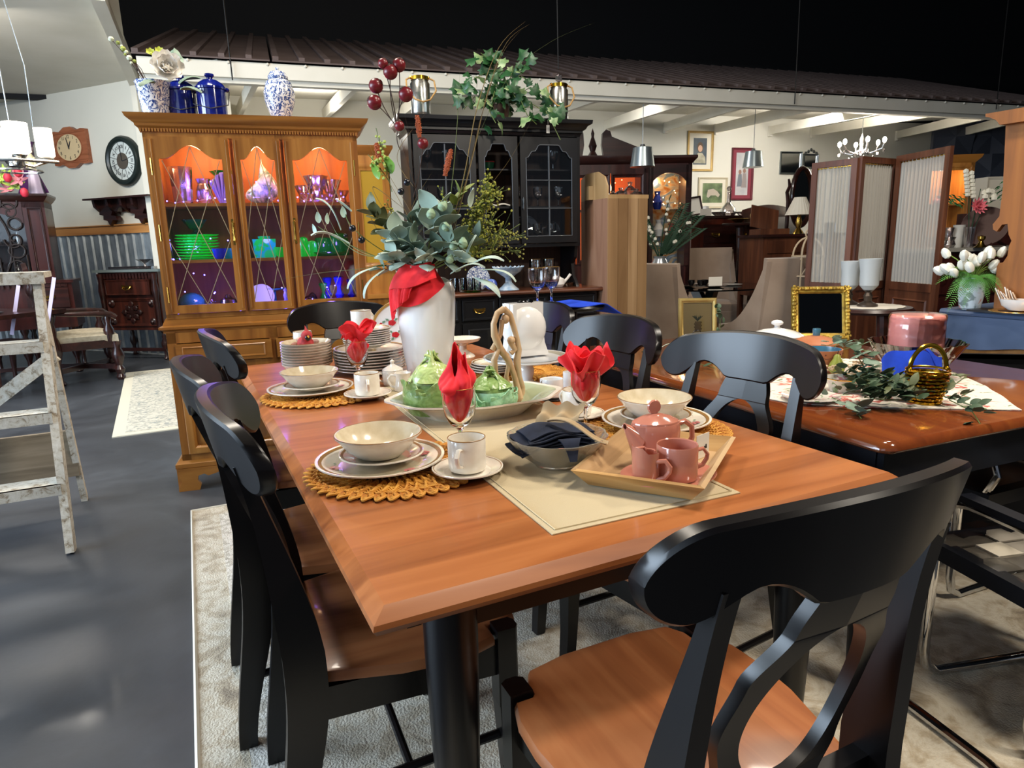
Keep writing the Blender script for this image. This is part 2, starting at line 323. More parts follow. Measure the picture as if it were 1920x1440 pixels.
# black faceted wall at the far right
fmt = mat('black_gloss_panel', '#3a3e48', .22)
FA = radians(-8); fp = atY(1745, 330, 12.2)
fw_ = struct('wall_far', MB().box((3.2, .08, 1.6), (6.4, .1, 3.2)), fmt, None, (fp.x, fp.y, 0), FA)
def facet(x, z, s, a):
    b = MB(); c = (x+s/2, -.07, z+s/2); out = [(x, z), (x+s/2, z), (x+s, z), (x+s, z+s/2), (x+s, z+s), (x+s/2, z+s), (x, z+s), (x, z+s/2)]
    vs = [(p[0], (-.09 if (i+a) % 2 else 0), p[1]) for i, p in enumerate(out)]+[c]; vs[-1] = (x+s/2, 0 if a else -.10, z+s/2)
    return b.add(vs, [(i, (i+1) % 8, 8) for i in range(8)])
fms = [facet(0, 0, .62, a).mesh('wall_tile', fmt, 1) for a in (0, 1)]
for i in range(6):
    for j in range(5): ob('wall_tile', fms[(i+j) % 2], fmt, fw_, (i*.62, .02, .1+j*.62))
# rugs
def rugmat(name, cols, sc, bands):
    m = mat(name, cols[1], .95, sheen=.2); v = coords(m, (1, 1, 1)); n = nd(m, 'ShaderNodeTexNoise', Scale=sc, Detail=10, Roughness=.7, Distortion=1.4); ln(m, v, n.inputs['Vector'])
    vo = nd(m, 'ShaderNodeTexVoronoi', Scale=sc*1.6, feature='DISTANCE_TO_EDGE'); ln(m, v, vo.inputs['Vector'])
    mm = nd(m, 'ShaderNodeMath', operation='MULTIPLY_ADD'); ln(m, vo.outputs['Distance'], mm.inputs[0]); mm.inputs[1].default_value = .5; ln(m, n.outputs['Fac'], mm.inputs[2])
    ln(m, ramp(m, mm.outputs[0], list(zip((.36, .5, .62, .78), cols))), bsdf(m)['Base Color'])
    n3 = nd(m, 'ShaderNodeTexNoise', Scale=160, Detail=3); ln(m, v, n3.inputs['Vector']); bump(m, n3.outputs['Fac'], .5, .01); return m
rc = [at(360, 962, 0), at(372, 1440, 0)]
e1 = (rc[1]-rc[0]).normalized(); th = atan2(e1.y, e1.x)
rugm = rugmat('beige_rug_pile', ['#8f816c', '#b5a68d', '#cfc6b3', '#bfb198'], 7, 0); rugd = rugmat('beige_rug_border', ['#9a9080', '#bdb4a4', '#ddd6ca', '#c9c0b0'], 16, 0)
rg = thing('area_rug', 'large faded beige patterned rug under the main dining table', 'rug', (rc[0].x, rc[0].y, 0), th)
ob('rug_field', MB().b2((.22, .22, .001), (2.96, 3.4, .012)), rugm, rg)
ob('rug_border', MB().b2((0, 0, .0), (3.08, .12, .011)).b2((2.96, .12, 0), (3.08, 3.6, .011)).b2((0, .12, 0), (.12, 3.6, .011)), rugm, rg)
ob('rug_border', MB().b2((.12, .12, .0), (2.96, .22, .014)).b2((.12, .22, 0), (.22, 3.5, .014)), rugd, rg)
ob('binding', MB().tube([(3.08, 0, .008), (0, 0, .008), (0, 3.5, .008)], .009, 6), M['wcream'], rg)
srm = rugmat('cream_rug_pile', ['#6f7a80', '#a9a491', '#d0c9b7', '#c9c0aa'], 15, 0)
q = [at(236, 700, 0), at(210, 822, 0)]; e1 = (q[1]-q[0]).normalized(); th = atan2(e1.y, e1.x)
sr = thing('runner_rug', 'small cream rug with grey floral pattern left of the honey china cabinet', 'rug', (q[0].x, q[0].y, 0), th)
ob('rug_field', MB().b2((.08, .08, 0), (2.84, 1.34, .010)), srm, sr); ob('rug_border', MB().b2((0, 0, 0), (2.92, 1.42, .008)), mat('cream_pile', '#cfc8b4', .95), sr)
# ================================================================ dining chairs
def sm(a, b, t): t = max(0, min(1, (t-a)/(b-a))); return t*t*(3-2*t)
def lean(z): return -.205 - .125*sm(.50, 1.03, z) - .065*(1-sm(-.02, .46, z))
def chair_meshes():
    D = {}
    # seat
    out = []
    for k in range(9): a = radians(-90+k*90/8); out.append((.155+.055*cos(a)*1.0, .185+.04*0+.0+ .045*sin(a)))
    half = [(.185, -.205), (.205, -.13), (.232, -.03), (.240, .05), (.236, .12), (.222, .165), (.190, .165), (.182, .172), (.180, .20), (.160, .235), (.08, .25)]
    out = half + [(-x, y) for x, y in reversed(half)]
    b = MB(); n = len(out)
    lay = [(.93, .440), (1.0, .447), (1.0, .458), (.985, .468), (.95, .4715)]
    vs = [(x*s, y*s, z) for s, z in lay for x, y in out]+[(0, .02, .468)]
    fs = [tuple(range(n))]+[(i*n+k, i*n+(k+1) % n, (i+1)*n+(k+1) % n, (i+1)*n+k) for i in range(len(lay)-1) for k in range(n)]+[((len(lay)-1)*n+k, (len(lay)-1)*n+(k+1) % n, len(lay)*n) for k in range(n)]
    D['seat'] = b.add(vs, fs).mesh('seat', M['seat'])
    D['apron'] = MB().beam((-.19, -.19, .405), (-.205, .19, .405), .02, .07).beam((.19, -.19, .405), (.205, .19, .405), .02, .07).box((0, .215, .405), (.36, .02, .07)).box((0, -.20, .405), (.36, .02, .07)).mesh('apron', M['black'])
    def rear(s):
        b = MB(); rows = []
        for i in range(25):
            z = .898*i/24; y = lean(z)+.034*sm(.55, .9, z); d = .022+.016*sm(0, .45, z)-.027*sm(.5, .9, z); wd = .034-.006*sm(.5, .9, z)
            x = s*(.195+.0*z - .022*sm(.45, .95, z)); y0 = y
            rows.append([(x-wd/2, y0-d, z), (x+wd/2, y0-d, z), (x+wd/2, y0+d, z), (x-wd/2, y0+d, z)])
        vs = [p for r in rows for p in r]
        fs = [(i*4+k, i*4+(k+1) % 4, i*4+4+(k+1) % 4, i*4+4+k) for i in range(24) for k in range(4)]+[(3, 2, 1, 0), (96, 97, 98, 99)]
        return b.add(vs, fs).mesh('leg', M['black'])
    D['rl'] = [rear(-1), rear(1)]
    def front(s):
        b = MB(); x = s*.205
        b.prism([(x-.022, .17), (x+.022, .17), (x+.022, .21), (x+.010, .218), (x-.010, .218), (x-.022, .21)], .30, .478)
        rows = [(0, .016, .015), (.15, .018, .004), (.30, .022, 0)]
        vs = []
        for z, h, dy in rows: vs += [(x-h, .193+dy-h, z), (x+h, .193+dy-h, z), (x+h, .193+dy+h, z), (x-h, .193+dy+h, z)]
        b.add(vs, [(i*4+k, i*4+(k+1) % 4, i*4+4+(k+1) % 4, i*4+4+k) for i in range(2) for k in range(4)]+[(3, 2, 1, 0), (8, 9, 10, 11)])
        return b.mesh('leg', M['black'])
    D['fl'] = [front(-1), front(1)]
    # crest rail
    N = 56; W = .262
    def top(x):
        t = abs(x)/W; return 1.0-.035*t**2.2-(.058*(1-sqrt(max(0, 1-((t-.76)/.24)**2))) if t > .76 else 0)
    def bot(x):
        a = abs(x)
        if a < .068: return .862
        if a < .14: t = (a-.068)/.072; return .862+.040*sin(t*pi/2)
        if a < .215: t = (a-.14)/.075; return .902-.050*(.5-.5*cos(pi*t))*1.0
        t = (a-.215)/(W-.215); return .852+.055*(1-sqrt(max(0, 1-t*t)))
    def cy(x, z): return lean(z)+.075*(x/W)**2
    vs = []; 
    for i in range(N+1):
        x = W*sin(-pi/2+pi*i/N) if True else 0
        zt, zb = top(x), bot(x); 
        if zt < zb+.004: zt = zb+.004
        for yo, ins in ((-.014, .006), (.014, .006)):
            for q in (0, 1, 2, 3): z = (zb, min(zb+.005, (zb+zt)/2), max(zt-.005, (zb+zt)/2), zt)[q]; vs.append((x, cy(x, z)+yo*(.65 if q in (0, 3) else 1), z))
    fs = []
    for i in range(N):
        A = i*8; B = A+8
        for j in range(3): fs += [(A+j, A+j+1, B+j+1, B+j), (A+4+j, B+4+j, B+5+j, A+5+j)]
        fs += [(A+3, A+7, B+7, B+3), (A, B, B+4, A+4)]
    fs += [(0, 4, 5, 6, 7, 3, 2, 1), (N*8, N*8+1, N*8+2, N*8+3, N*8+7, N*8+6, N*8+5, N*8+4)]
    D['crest'] = MB().add(vs, fs).mesh('crest_rail', M['black'], 28)
    # splat
    def ow(z): 
        pts = [(.44, .062), (.50, .072), (.56, .108), (.65, .126), (.74, .116), (.82, .078), (.89, .062)]
        for (a, wa), (b_, wb) in zip(pts, pts[1:]):
            if a <= z <= b_: t = (z-a)/(b_-a); t = t*t*(3-2*t); return wa+(wb-wa)*t
        return .06
    def iw(z):
        if z < .535 or z > .81: return 0
        t = (z-.6725)/.1375; return .094*sqrt(max(0, 1-t*t))*(1-.12*t)
    zs = sorted(set([.465+.435*i/44 for i in range(45)]+[.535, .5352, .81, .8098, .537, .808])); vs = []
    for z in zs:
        o_, i_ = ow(z), iw(z)
        for s in (-1, 1):
            for x in (o_, i_):
                for yo in (-.009, .009): vs.append((s*x, lean(z)+yo+.05*(x/W)**2, z))
    fs = []
    for k in range(len(zs)-1):
        A = k*8; B = A+8
        for s in (0, 4): fs += [(A+s, A+s+2, B+s+2, B+s), (A+s+1, B+s+1, B+s+3, A+s+3), (A+s, B+s, B+s+1, A+s+1)]
        if iw(zs[k]) > 0 or iw(zs[k+1]) > 0: fs += [(A+2, A+3, B+3, B+2), (A+6, B+6, B+7, A+7)]
    D['splat'] = MB().add(vs, fs).mesh('splat', M['black'], 40)
    D['rail'] = MB().box((0, -.203, .475), (.37, .028, .05)).mesh('cross_rail', M['black'])
    D['rod'] = [MB().tube([(s*.195, -.235, .19), (s*.205, .19, .22)], .010, 8).mesh('stretcher', M['black']) for s in (-1, 1)]+[MB().tube([(-.2, -.02, .205), (.2, -.02, .205)], .009, 8).mesh('stretcher', M['black'])]
    return D
CM = chair_meshes()
CG = 'black napoleon back chairs around the main table'
def chair(u, v, rz, label, sc=1.0, group=CG, world=None):
    
    t = thing('dining_chair', label, 'chair', (tw(u, v)[0], tw(u, v)[1], .0145), rz, group, (sc, sc, sc*.985))
    ob('seat', CM['seat'], None, t)['label'] = 'honey brown wooden seat'
    ob('apron', CM['apron'], None, t)
    for k in (0, 1): ob('leg', CM['rl'][k], None, t); ob('leg', CM['fl'][k], None, t)
    for k in range(3): ob('stretcher', CM['rod'][k], None, t)
    ob('crest_rail', CM['crest'], None, t); ob('splat', CM['splat'], None, t); ob('cross_rail', CM['rail'], None, t)
    return t
LR = A1-pi/2          # chair facing +T2
chair(.135, .50, LR-radians(3), 'dark chair nearest the camera on the left side of the main table')
chair(.09, .985, LR-radians(1), 'middle one of the three dark chairs on the left side of the main table')
chair(.17, 1.66, LR+radians(2), 'farthest dark chair on the left side of the main table, by the honey cabinet')
chair(.452, -.10, A1-radians(1), 'large dark chair back in the foreground at the near end of the main table')
chair(.915, .47, LR+pi+radians(8), 'dark chair on the right side of the main table, nearest the camera, with bluish sheen')
chair(.91, 1.10, LR+pi+radians(4), 'middle dark chair on the right side of the main table, behind the right goblet')
chair(.98, 1.76, LR+pi+radians(8), 'farthest dark chair on the right side of the main table, behind the round white vase')
chair(.51, 2.27, A1+pi+radians(3), 'dark chair at the far end of the main table, in front of the honey cabinet')

# ================================================================ main table
tb = thing('dining_table', 'rectangular dining table with orange brown wooden top and round black legs', 'table', tw(0, 0, 0), A1)
def slab(x0, y0, x1, y1, edges):
    P = [(0, 0), (.006, -.004), (.022, -.016), (.024, -.024), (.018, -.034)]
    vs = []
    for o_, z in P:
        a = o_ if 'l' in edges else 0; b_ = o_ if 'r' in edges else 0; c = o_ if 'n' in edges else 0; d = o_ if 'f' in edges else 0
        vs += [(x0-a, y0-c, TZ+z), (x1+b_, y0-c, TZ+z), (x1+b_, y1+d, TZ+z), (x0-a, y1+d, TZ+z)]
    N = len(P)
    return MB().add(vs, [(0, 1, 2, 3), tuple((N-1)*4+k for k in (3, 2, 1, 0))]+[(i*4+k, (i+1)*4+k, (i+1)*4+(k+1) % 4, i*4+(k+1) % 4) for i in range(N-1) for k in range(4)])
ob('tabletop', slab(0, 0, 1.098, 1.826, 'lrn'), M['table'], tb, ang=12); ob('table_leaf', slab(0, 1.829, 1.098, 2.26, 'lrf'), M['table'], tb, ang=12)
ob('apron', MB().box((.55, .10, .683), (.90, .025, .095)).box((.55, 2.16, .683), (.90, .025, .095)).box((.08, 1.13, .683), (.025, 2.0, .095)).box((1.02, 1.13, .683), (.025, 2.0, .095)), M['black'], tb)
lgm = MB().lathe([(.026, .0145), (.030, .05), (.043, .45), (.046, .60), (.046, .731)], 24).mesh('leg', M['black'])
for x, y in ((.135, .105), (.965, .105), (.135, 2.13), (.965, 2.13)): ob('leg', lgm, None, tb, (x, y, 0))

# ================================================================ second table
B1 = A1-radians(4); N2 = Vector((.905, 1.535))
def t2w(u, v, z=TZ): return Vector((N2.x+cos(B1)*u-sin(B1)*v, N2.y+sin(B1)*u+cos(B1)*v, z))
t2 = thing('dining_table', 'glossy red brown table with navy black base standing right of the main table', 'table', t2w(0, 0, 0), B1)
def rslab(w, l, r, P):
    base = []
    for cx_, cy_, a0 in ((w-r, l-r, 0), (r, l-r, 90), (r, r, 180), (w-r, r, 270)):
        for k in range(7): a = radians(a0+k*15); base.append((cx_+r*cos(a), cy_+r*sin(a), cos(a), sin(a)))
    n = len(base); vs = [(x+o_*c, y+o_*s, TZ+z) for o_, z in P for x, y, c, s in base]; N = len(P)
    return MB().add(vs, [tuple(range(n)), tuple((N-1)*n+k for k in range(n-1, -1, -1))]+[(i*n+k, (i+1)*n+k, (i+1)*n+(k+1) % n, i*n+(k+1) % n) for i in range(N-1) for k in range(n)])
ob('tabletop', rslab(1.22, 1.75, .035, [(-.012, 0), (-.004, -.003), (.004, -.014), (.006, -.022), (.0, -.030), (-.010, -.034)]), M['table2'], t2, ang=50)
ob('apron', MB().box((.61, .06, .675), (1.12, .03, .115)).box((.61, 1.69, .675), (1.12, .03, .115)).box((.06, .875, .675), (.03, 1.62, .115)).box((1.16, .875, .675), (.03, 1.62, .115)), M['navyblk'], t2)
lg2 = MB().prism([(-.045, -.045), (.045, -.045), (.045, .045), (-.045, .045)], .0, .731)
for x, y in ((.095, .095), (1.125, .095), (.095, 1.655), (1.125, 1.655)): ob('leg', MB().lathe([(.034, .0145), (.042, .3), (.05, .60), (.05, .731)], 20) if True else 0, M['navyblk'], t2, (x, y, 0))

# cantilever chairs with woven seats
weave = noisy('woven_tape', [(.3, '#2a2826'), (.5, '#8f887a'), (.7, '#c9c2b2')], (3, 14, 3), rough=.35, bst=.3, coat=.6, ns=2)
webm = [mat('dark_tape', '#4a4640', .3, coat=.5), mat('grey_tape', '#9a948a', .3, coat=.5), mat('pale_tape', '#ccc4b4', .3, coat=.5)]
def canti(p, rz, label, leather=False):
    t = thing('chrome_chair', label, 'chair', (p[0], p[1], .0), rz, 'chrome tube chairs at the second table'); s = .235
    for y in (.19, -.13):
        ob('tubular_leg', MB().tube([(-s, y, .405), (-s, y, .10), (-s+.012, y, .05), (-s+.05, y, .026), (s-.05, y, .026), (s-.012, y, .05), (s, y, .10), (s, y, .405)], .014, 12), M['chrome'], t)
    ob('seat_frame', MB().frame(-.25, -.23, .25, .23, .035, .045, prof=[(0, 0), (0, -.045), (.04, -.045), (.04, 0)]), M['navyblk'], t, (0, 0, .390), (-pi/2, 0, 0))
    if leather: ob('cushion', MB().sheet(lambda u, v: (-.24+.48*u, -.22+.44*v, .42+.03*(1-(2*u-1)**4)*(1-(2*v-1)**4)), 12, 12, .03), mat('dark_brown_leather', '#2a2320', .4), t)
    else:
        for i in range(6):
            for j in range(6):
                x = -.195+i*.078; y = -.18+j*.072; k = (i*2+j*3+(i*j) % 2) % 3; up = .006 if (i+j) % 2 else 0
                ob('woven_tape', MB().sheet(lambda u, v: (x+(u-.5)*.077, y+(v-.5)*.071, .428+up+.008*sin(pi*u)*sin(pi*v)), 3, 3, .006), webm[k], t)
        w_ = MB().sheet(lambda u, v: (-.255+.51*u, -.235+.47*v, .452+.004*sin(u*23+3*sin(v*7))*sin(v*19+2*sin(u*11))), 40, 40)
        ob('plastic_wrap', w_, thin('clear_plastic_wrap', '#ffffff', .98, .15), t, ang=20)
    for x in (-s, s):
        a = ob('arm', MB().tube([(x, -.20, .41), (x, -.24, .50), (x, -.22, .555), (x, -.16, .57), (x, .10, .57), (x, .16, .555), (x, .18, .50), (x, .17, .41)], .011, 10), M['chrome'], t)
        ob('arm_pad', MB().box((x, -.03, .588), (.04, .30, .018)), M['navyblk'], a)
    return t
canti((1.42, 1.545), radians(10.5), 'chrome tube chair with plastic wrapped woven seat at the right edge')
canti((1.66, 2.30), radians(22), 'chrome tube chair with dark leather seat under the second table', True)
a_ = at(1670, 1300, .016); b_ = at(1850, 1440, .016)
solo('chair_runner', MB().tube([(a_.x-.012, a_.y+.03, .05), (a_.x, a_.y, .03), (a_.x+.01, a_.y-.05, .028), (b_.x, b_.y, .028), (b_.x+.03, b_.y-.25, .028)], .013, 10), M['chrome'], 'chrome tube lying along the rug behind the large foreground chair', 'chair base')
# ================================================================ honey china cabinet
CA = radians(17.06); CP = (-1.825, 3.37)
cab = thing('china_cabinet', 'tall honey maple china cabinet with arched glass doors, lit inside', 'cabinet', (CP[0], CP[1], 0), CA)
H, HX = M['honey'], M['honeyx']
def cabw(x, y, z): return Vector((CP[0]+cos(CA)*x-sin(CA)*y, CP[1]+sin(CA)*x+cos(CA)*y, z))
# lower body: hollow frame with drawers and doors
ob('lower_case', MB().b2((.056, .05, .15), (.075, .46, .86)).b2((1.08, .05, .15), (1.10, .46, .86)).b2((.056, .44, .15), (1.10, .46, .86)).b2((.056, .05, .15), (1.10, .46, .17))
   .b2((.056, .03, .80), (1.10, .055, .855)).b2((.056, .03, .655), (1.10, .055, .69)).b2((.056, .03, .15), (1.10, .055, .20)).b2((.056, .03, .15), (.10, .055, .86)).b2((1.055, .03, .15), (1.10, .055, .86)).b2((.555, .03, .15), (.60, .055, .86)), H, cab)
mol = lambda y0: [(0, y0), (.006, y0+.012)]
def hmold(x0, x1, y1, rows):                              # moulding wrapping front and sides: rows (out, z)
    vs = []
    for o_, z in rows: vs += [(x0-o_, y1, z), (x0-o_, .05-o_, z), (x1+o_, .05-o_, z), (x1+o_, y1, z)]
    n = len(rows); return MB().add(vs, [(i*4+k, i*4+k+1, i*4+5+k, i*4+4+k) for i in range(n-1) for k in range(3)]+[(3, 2, 1, 0), ((n-1)*4, (n-1)*4+1, (n-1)*4+2, (n-1)*4+3)]+[(i*4, i*4+4, i*4+7, i*4+3) for i in range(n-1)])
ob('waist_moulding', hmold(.056, 1.10, .47, [(0, .85), (.012, .853), (.012, .865), (.030, .874), (.030, .886), (.012, .893), (.008, .905), (-.005, .93)]), HX, cab)
ob('base_moulding', hmold(.056, 1.10, .47, [(.004, .185), (.012, .175), (.030, .155), (.036, .150), (.036, .128), (.0, .128)]), HX, cab)
def bracket(x0, s):
    o_ = [(0, .125), (.0, .10), (.012, .07), (.016, .05), (.002, .03), (-.004, 0), (.10, 0), (.11, .03), (.095, .055), (.10, .08), (.13, .088), (.15, .075), (.19, .085), (.23, .10), (.30, .112), (.33, .125)]
    return MB().prism([(x0+s*p, z) for p, z in o_], .010, .035, 'y')
ob('bracket_foot', bracket(.026, 1), HX, cab); ob('bracket_foot', bracket(1.13, -1), HX, cab)
ob('bracket_foot', MB().prism([(.02, .125), (.02, .03), (.01, 0), (.10, 0), (.11, .04), (.12, .08), (.2, .11), (.2, .125)], 0.022, .045, 'x'), HX, cab)
ob('skirt', MB().b2((.03, .02, .10), (1.13, .03, .13)), HX, cab)
def panel(x0, z0, x1, z1, raise_=.012, st=.045, y=.03, name='door', m=None):
    d = ob(name, MB().frame(x0, z0, x1, z1, st, .014, y, [(0, 0), (0, -.012), (.006, -.016), (st-.012, -.016), (st-.004, -.008), (st, .004), (st, .01)]), m or H, cab)
    a, b = st, st+.035
    ob('raised_panel', MB().add([(x0+a, y+.004, z0+a), (x1-a, y+.004, z0+a), (x1-a, y+.004, z1-a), (x0+a, y+.004, z1-a), (x0+b, y-.010, z0+b), (x1-b, y-.010, z0+b), (x1-b, y-.010, z1-b), (x0+b, y-.010, z1-b)], [(0, 1, 5, 4), (1, 2, 6, 5), (2, 3, 7, 6), (3, 0, 4, 7), (4, 5, 6, 7)]), m or H, d); return d
knobm = MB().lathe([(0, .034), (.010, .032), (.016, .024), (.014, .016), (.007, .010), (.006, .002), (.013, 0), (.013, -.002)], 14).mesh('knob', M['brass'])
for x0, x1 in ((.095, .565), (.59, 1.06)):
    d = ob('drawer', MB().b2((x0, .014, .695), (x1, .05, .795)).frame(x0+.03, .71, x1-.03, .78, .012, .0, .014, [(0, 0), (.004, -.004), (.012, 0)]), HX, cab)
    ob('knob', knobm, None, d, ((x0+x1)/2, .014, .745), (pi/2, 0, 0))
    d = panel(x0, .20, x1, .65); 
    ob('pull', knobm, None, d, ((x1-.02) if x0 < .3 else x0+.02, .012, .50), (pi/2, 0, 0), sc=.7)
# upper case
UY = .06
ob('side_panel', MB().b2((.066, UY, .93), (.084, .44, 1.86)), H, cab); ob('side_panel', MB().b2((1.075, UY, .93), (1.093, .44, 1.86)), H, cab)
ob('back_panel', MB().b2((.066, .43, .93), (1.093, .445, 1.86)), M['honeyin'], cab); ob('case_floor', MB().b2((.066, UY, .925), (1.093, .44, .945)), M['honeyin'], cab)
ob('case_top', MB().b2((.066, UY, 1.835), (1.093, .44, 1.85)), M['honeyin'], cab)
ob('face_frame', MB().b2((.066, UY-.012, .93), (.088, UY+.012, 1.85)).b2((1.071, UY-.012, .93), (1.093, UY+.012, 1.85)).b2((.455, UY-.008, .93), (.472, UY+.012, 1.85)).b2((.700, UY-.008, .93), (.717, UY+.012, 1.85)).b2((.066, UY-.012, 1.82), (1.093, UY+.012, 1.86)).b2((.066, UY-.012, .925), (1.093, UY+.012, .95)), H, cab)
for z in (1.215, 1.50): ob('shelf', MB().b2((.084, UY+.03, z-.008), (1.075, .43, z+.008)), HX, cab)
for x in (.463, .708): ob('divider', MB().b2((x-.006, UY+.02, .945), (x+.006, .09, 1.835)), H, cab)
ob('cornice', hmold(.056, 1.10, .46, [(0, 1.850), (.004, 1.862), (.016, 1.872), (.018, 1.884), (.034, 1.896), (.048, 1.908), (.052, 1.918), (.056, 1.926), (.0, 1.926)]), HX, cab)
dm = MB().box((0, 0, 0), (.0085, .010, .016)).mesh('dentil', H)
for i in range(78): ob('dentil', dm, None, cab, (.062+i*.01335, UY-.020, 1.853))
ob('dentil_back', MB().b2((.058, UY-.014, 1.842), (1.098, UY, 1.866)), M['honeyin'], cab)
def arch_door(x0, x1, hs):
    z0, z1 = .953, 1.822; st = .038 if hs else .030; w = x1-x0; gx0, gx1 = x0+st, x1-st; gz0 = z0+.042; sh, ap = 1.718, 1.782; y = UY-.014
    def arch(t): u = abs(t-.5)*2; return sh+(ap-sh)*(.5+.5*cos(pi*min(1, u/.85))) if u < .85 else sh
    N = 28; vs = []; b = MB()
    b.b2((x0, y-.016, z0), (gx0, y, z1)).b2((gx1, y-.016, z0), (x1, y, z1)).b2((gx0, y-.016, z0), (gx1, y, gz0))
    for i in range(N+1):
        t = i/N; x = gx0+(gx1-gx0)*t; vs += [(x, y-.016, arch(t)), (x, y-.016, z1), (x, y, z1), (x, y, arch(t))]
    b.add(vs, [(i*4+k, i*4+(k+1) % 4, i*4+4+(k+1) % 4, i*4+4+k) for i in range(N) for k in range(4)])
    d = ob('door', b, H, cab, ang=30)
    ob('bead', MB().tube([(x0+.012, y-.018, z0+.012), (x0+.012, y-.018, z1-.012)], .004, 6).tube([(x1-.012, y-.018, z0+.012), (x1-.012, y-.018, z1-.012)], .004, 6), H, d)
    g = [(gx0, gz0), (gx1, gz0)]+[(gx0+(gx1-gx0)*(1-i/N), arch(1-i/N)) for i in range(N+1)]
    ob('glass_pane', MB().add([(p[0], y-.006, p[1]) for p in g], [tuple(range(len(g)))]), M['pane'], d)
    W_ = gx1-gx0; Hh = sh-gz0; L = MB(); P_ = lambda a, c: (gx0+W_*a, y-.010, gz0+Hh*c)
    for a, c in [((.5, 1.08), (0, .49)), ((.5, 1.08), (1, .49)), ((.04, .99), (1, .02)), ((.96, .99), (0, .02)), ((0, .45), (.5, 0)), ((1, .45), (.5, 0))]: L.tube([P_(*a), P_(*c)], .0019, 5)
    ob('leading', L, M['lead'], d)
    return d
hp = [(0, -.055), (.008, -.045), (.006, -.03), (.004, -.015), (.007, 0), (.004, .015), (.006, .03), (.008, .045), (0, .055)]
for x0, x1, hx, hinge in ((.09, .454, .437, .092), (.474, .699, None, None), (.719, 1.07, .737, 1.069)):
    d = arch_door(x0, x1, hx)
    if hx: ob('handle', MB().lathe([(r, z) for r, z in hp], 8, (hx, UY-.040, 1.36)).box((hx, UY-.033, 1.36), (.016, .004, .13)), M['brass'], d)
    if hinge:
        for z in (1.05, 1.36, 1.68): ob('hinge', MB().tube([(hinge, UY-.030, z-.04), (hinge, UY-.030, z+.04)], .004, 8), M['brass'], d)
# cabinet lamps and blue light string (real light sources)
lampm = mat('cabinet_lamp', '#ffe0b0', .5, emit='#ffc27a', es=9)
for x in (.27, .585, .90):
    ob('cabinet_lamp', MB().lathe([(0, 0), (.03, 0), (.03, .012), (0, .012)], 14, (x, .22, 1.822)), lampm, cab)
    if x != .585 or 1: spot('cabinet_bulb', cabw(x, .20, 1.79), 3.0, (1.0, .58, .27), .03)
ledm = mat('blue_led', '#6a6aff', .4, emit='#5a50ff', es=16)
ls = thing('string_lights', 'string of tiny blue violet lights trailed over the china cabinet shelves', 'string lights', cabw(0, 0, 0), CA)
leds = []; random.seed(3)
for z, xs in ((1.52, [.13, .16, .21, .27, .31, .36, .40, .50, .55, .62, .66, .76, .79, .84, .88, .92, .97, 1.0]), (1.60, [.34, .40, .56]), (1.235, [.12, .14, .35, .42, .13]), (1.31, [.11, .30, .40]), (1.15, [.22, .26]), (1.04, [.15, .29, .30, .64, .88, .93]), (.965, [.11, .42, .65, .80, .94, 1.02])):
    for x in xs: leds.append((x+random.uniform(-.01, .01), .10+random.uniform(0, .06), z+random.uniform(-.008, .02)))
lm_ = MB().sph((0, 0, 0), .0038, 8).mesh('led', ledm)
for p in leds: ob('led', lm_, None, ls, p)
ob('wire', MB().tube([p for p in sorted(leds[:18])], .0008, 4).tube(sorted(leds[21:29]), .0008, 4), M['steel'], ls)
for x, z, e in ((.25, 1.55, .8), (.58, 1.55, .5), (.87, 1.55, .8), (.2, 1.25, .8), (.58, 1.27, .5), (.9, 1.25, .5), (.25, 1.0, 1.0), (.6, 1.0, .6), (.9, 1.0, 1.0)): spot('blue_led_glow', cabw(x, .12, z+.05), e, (.22, .12, 1.0), .02)
# glassware inside -------------------------------------------------
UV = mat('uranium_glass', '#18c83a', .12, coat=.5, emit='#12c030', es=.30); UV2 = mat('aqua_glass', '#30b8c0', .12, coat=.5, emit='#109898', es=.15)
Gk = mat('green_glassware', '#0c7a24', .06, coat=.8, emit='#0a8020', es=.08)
def put(name, mb, m, label, cat, x, y, z, group=None, rz=0, ang=35, rot=None):
    o = solo(name, mb, m, label, cat, cabw(x, y, z), CA+rz, group, ang, (rot[0], rot[1], CA+rz) if rot else None); return o
def fl(n, a): return lambda t, r, z: 1+a*cos(n*t)
put('crystal_vase', MB().lathe([(.038, 0), (.042, .01), (.05, .10), (.058, .19), (.055, .19), (.045, .02), (0, .02)], 36, wob=fl(12, .03)), M['aglass'], 'tall cut crystal vase on the top left cabinet shelf', 'vase', .19, .22, 1.508, ang=10)
put('crystal_pitcher', MB().lathe([(.03, 0), (.042, .03), (.038, .08), (.028, .11), (.036, .135), (.034, .135), (.026, .11), (.035, .08), (0, .01)], 30, wob=fl(10, .04)), M['aglass'], 'small cut crystal pitcher beside the tall crystal vase', 'pitcher', .29, .26, 1.508, ang=10)
b = MB().sheet(lambda u, v: ((v-.5)*(.03+.13*u)+.02*u, .012*cos(v*40)*u, .17*u*(1-.35*(2*v-1)**2)), 10, 40, .004)
put('fan_vase', b, mat('lilac_glass', '#8f92d8', .1, coat=.6), 'lilac ribbed fan shaped glass vase on the top left shelf', 'vase', .385, .24, 1.508)
put('ruffled_bowl', MB().lathe([(.02, 0), (.04, .03), (.075, .07), (.072, .07), (.03, .02), (0, .01)], 40, wob=lambda t, r, z: 1+.12*cos(6*t)*(z/.07)), Gk, 'dark green ruffled glass bowl above the lilac fan vase', 'bowl', .40, .33, 1.62)
put('display_stand', MB().lathe([(.03, 0), (.02, .01), (.008, .03), (.008, .10), (.03, .112), (0, .112)], 16), M['aglass'], 'clear glass stand holding the dark green ruffled bowl', 'stand', .40, .33, 1.508)
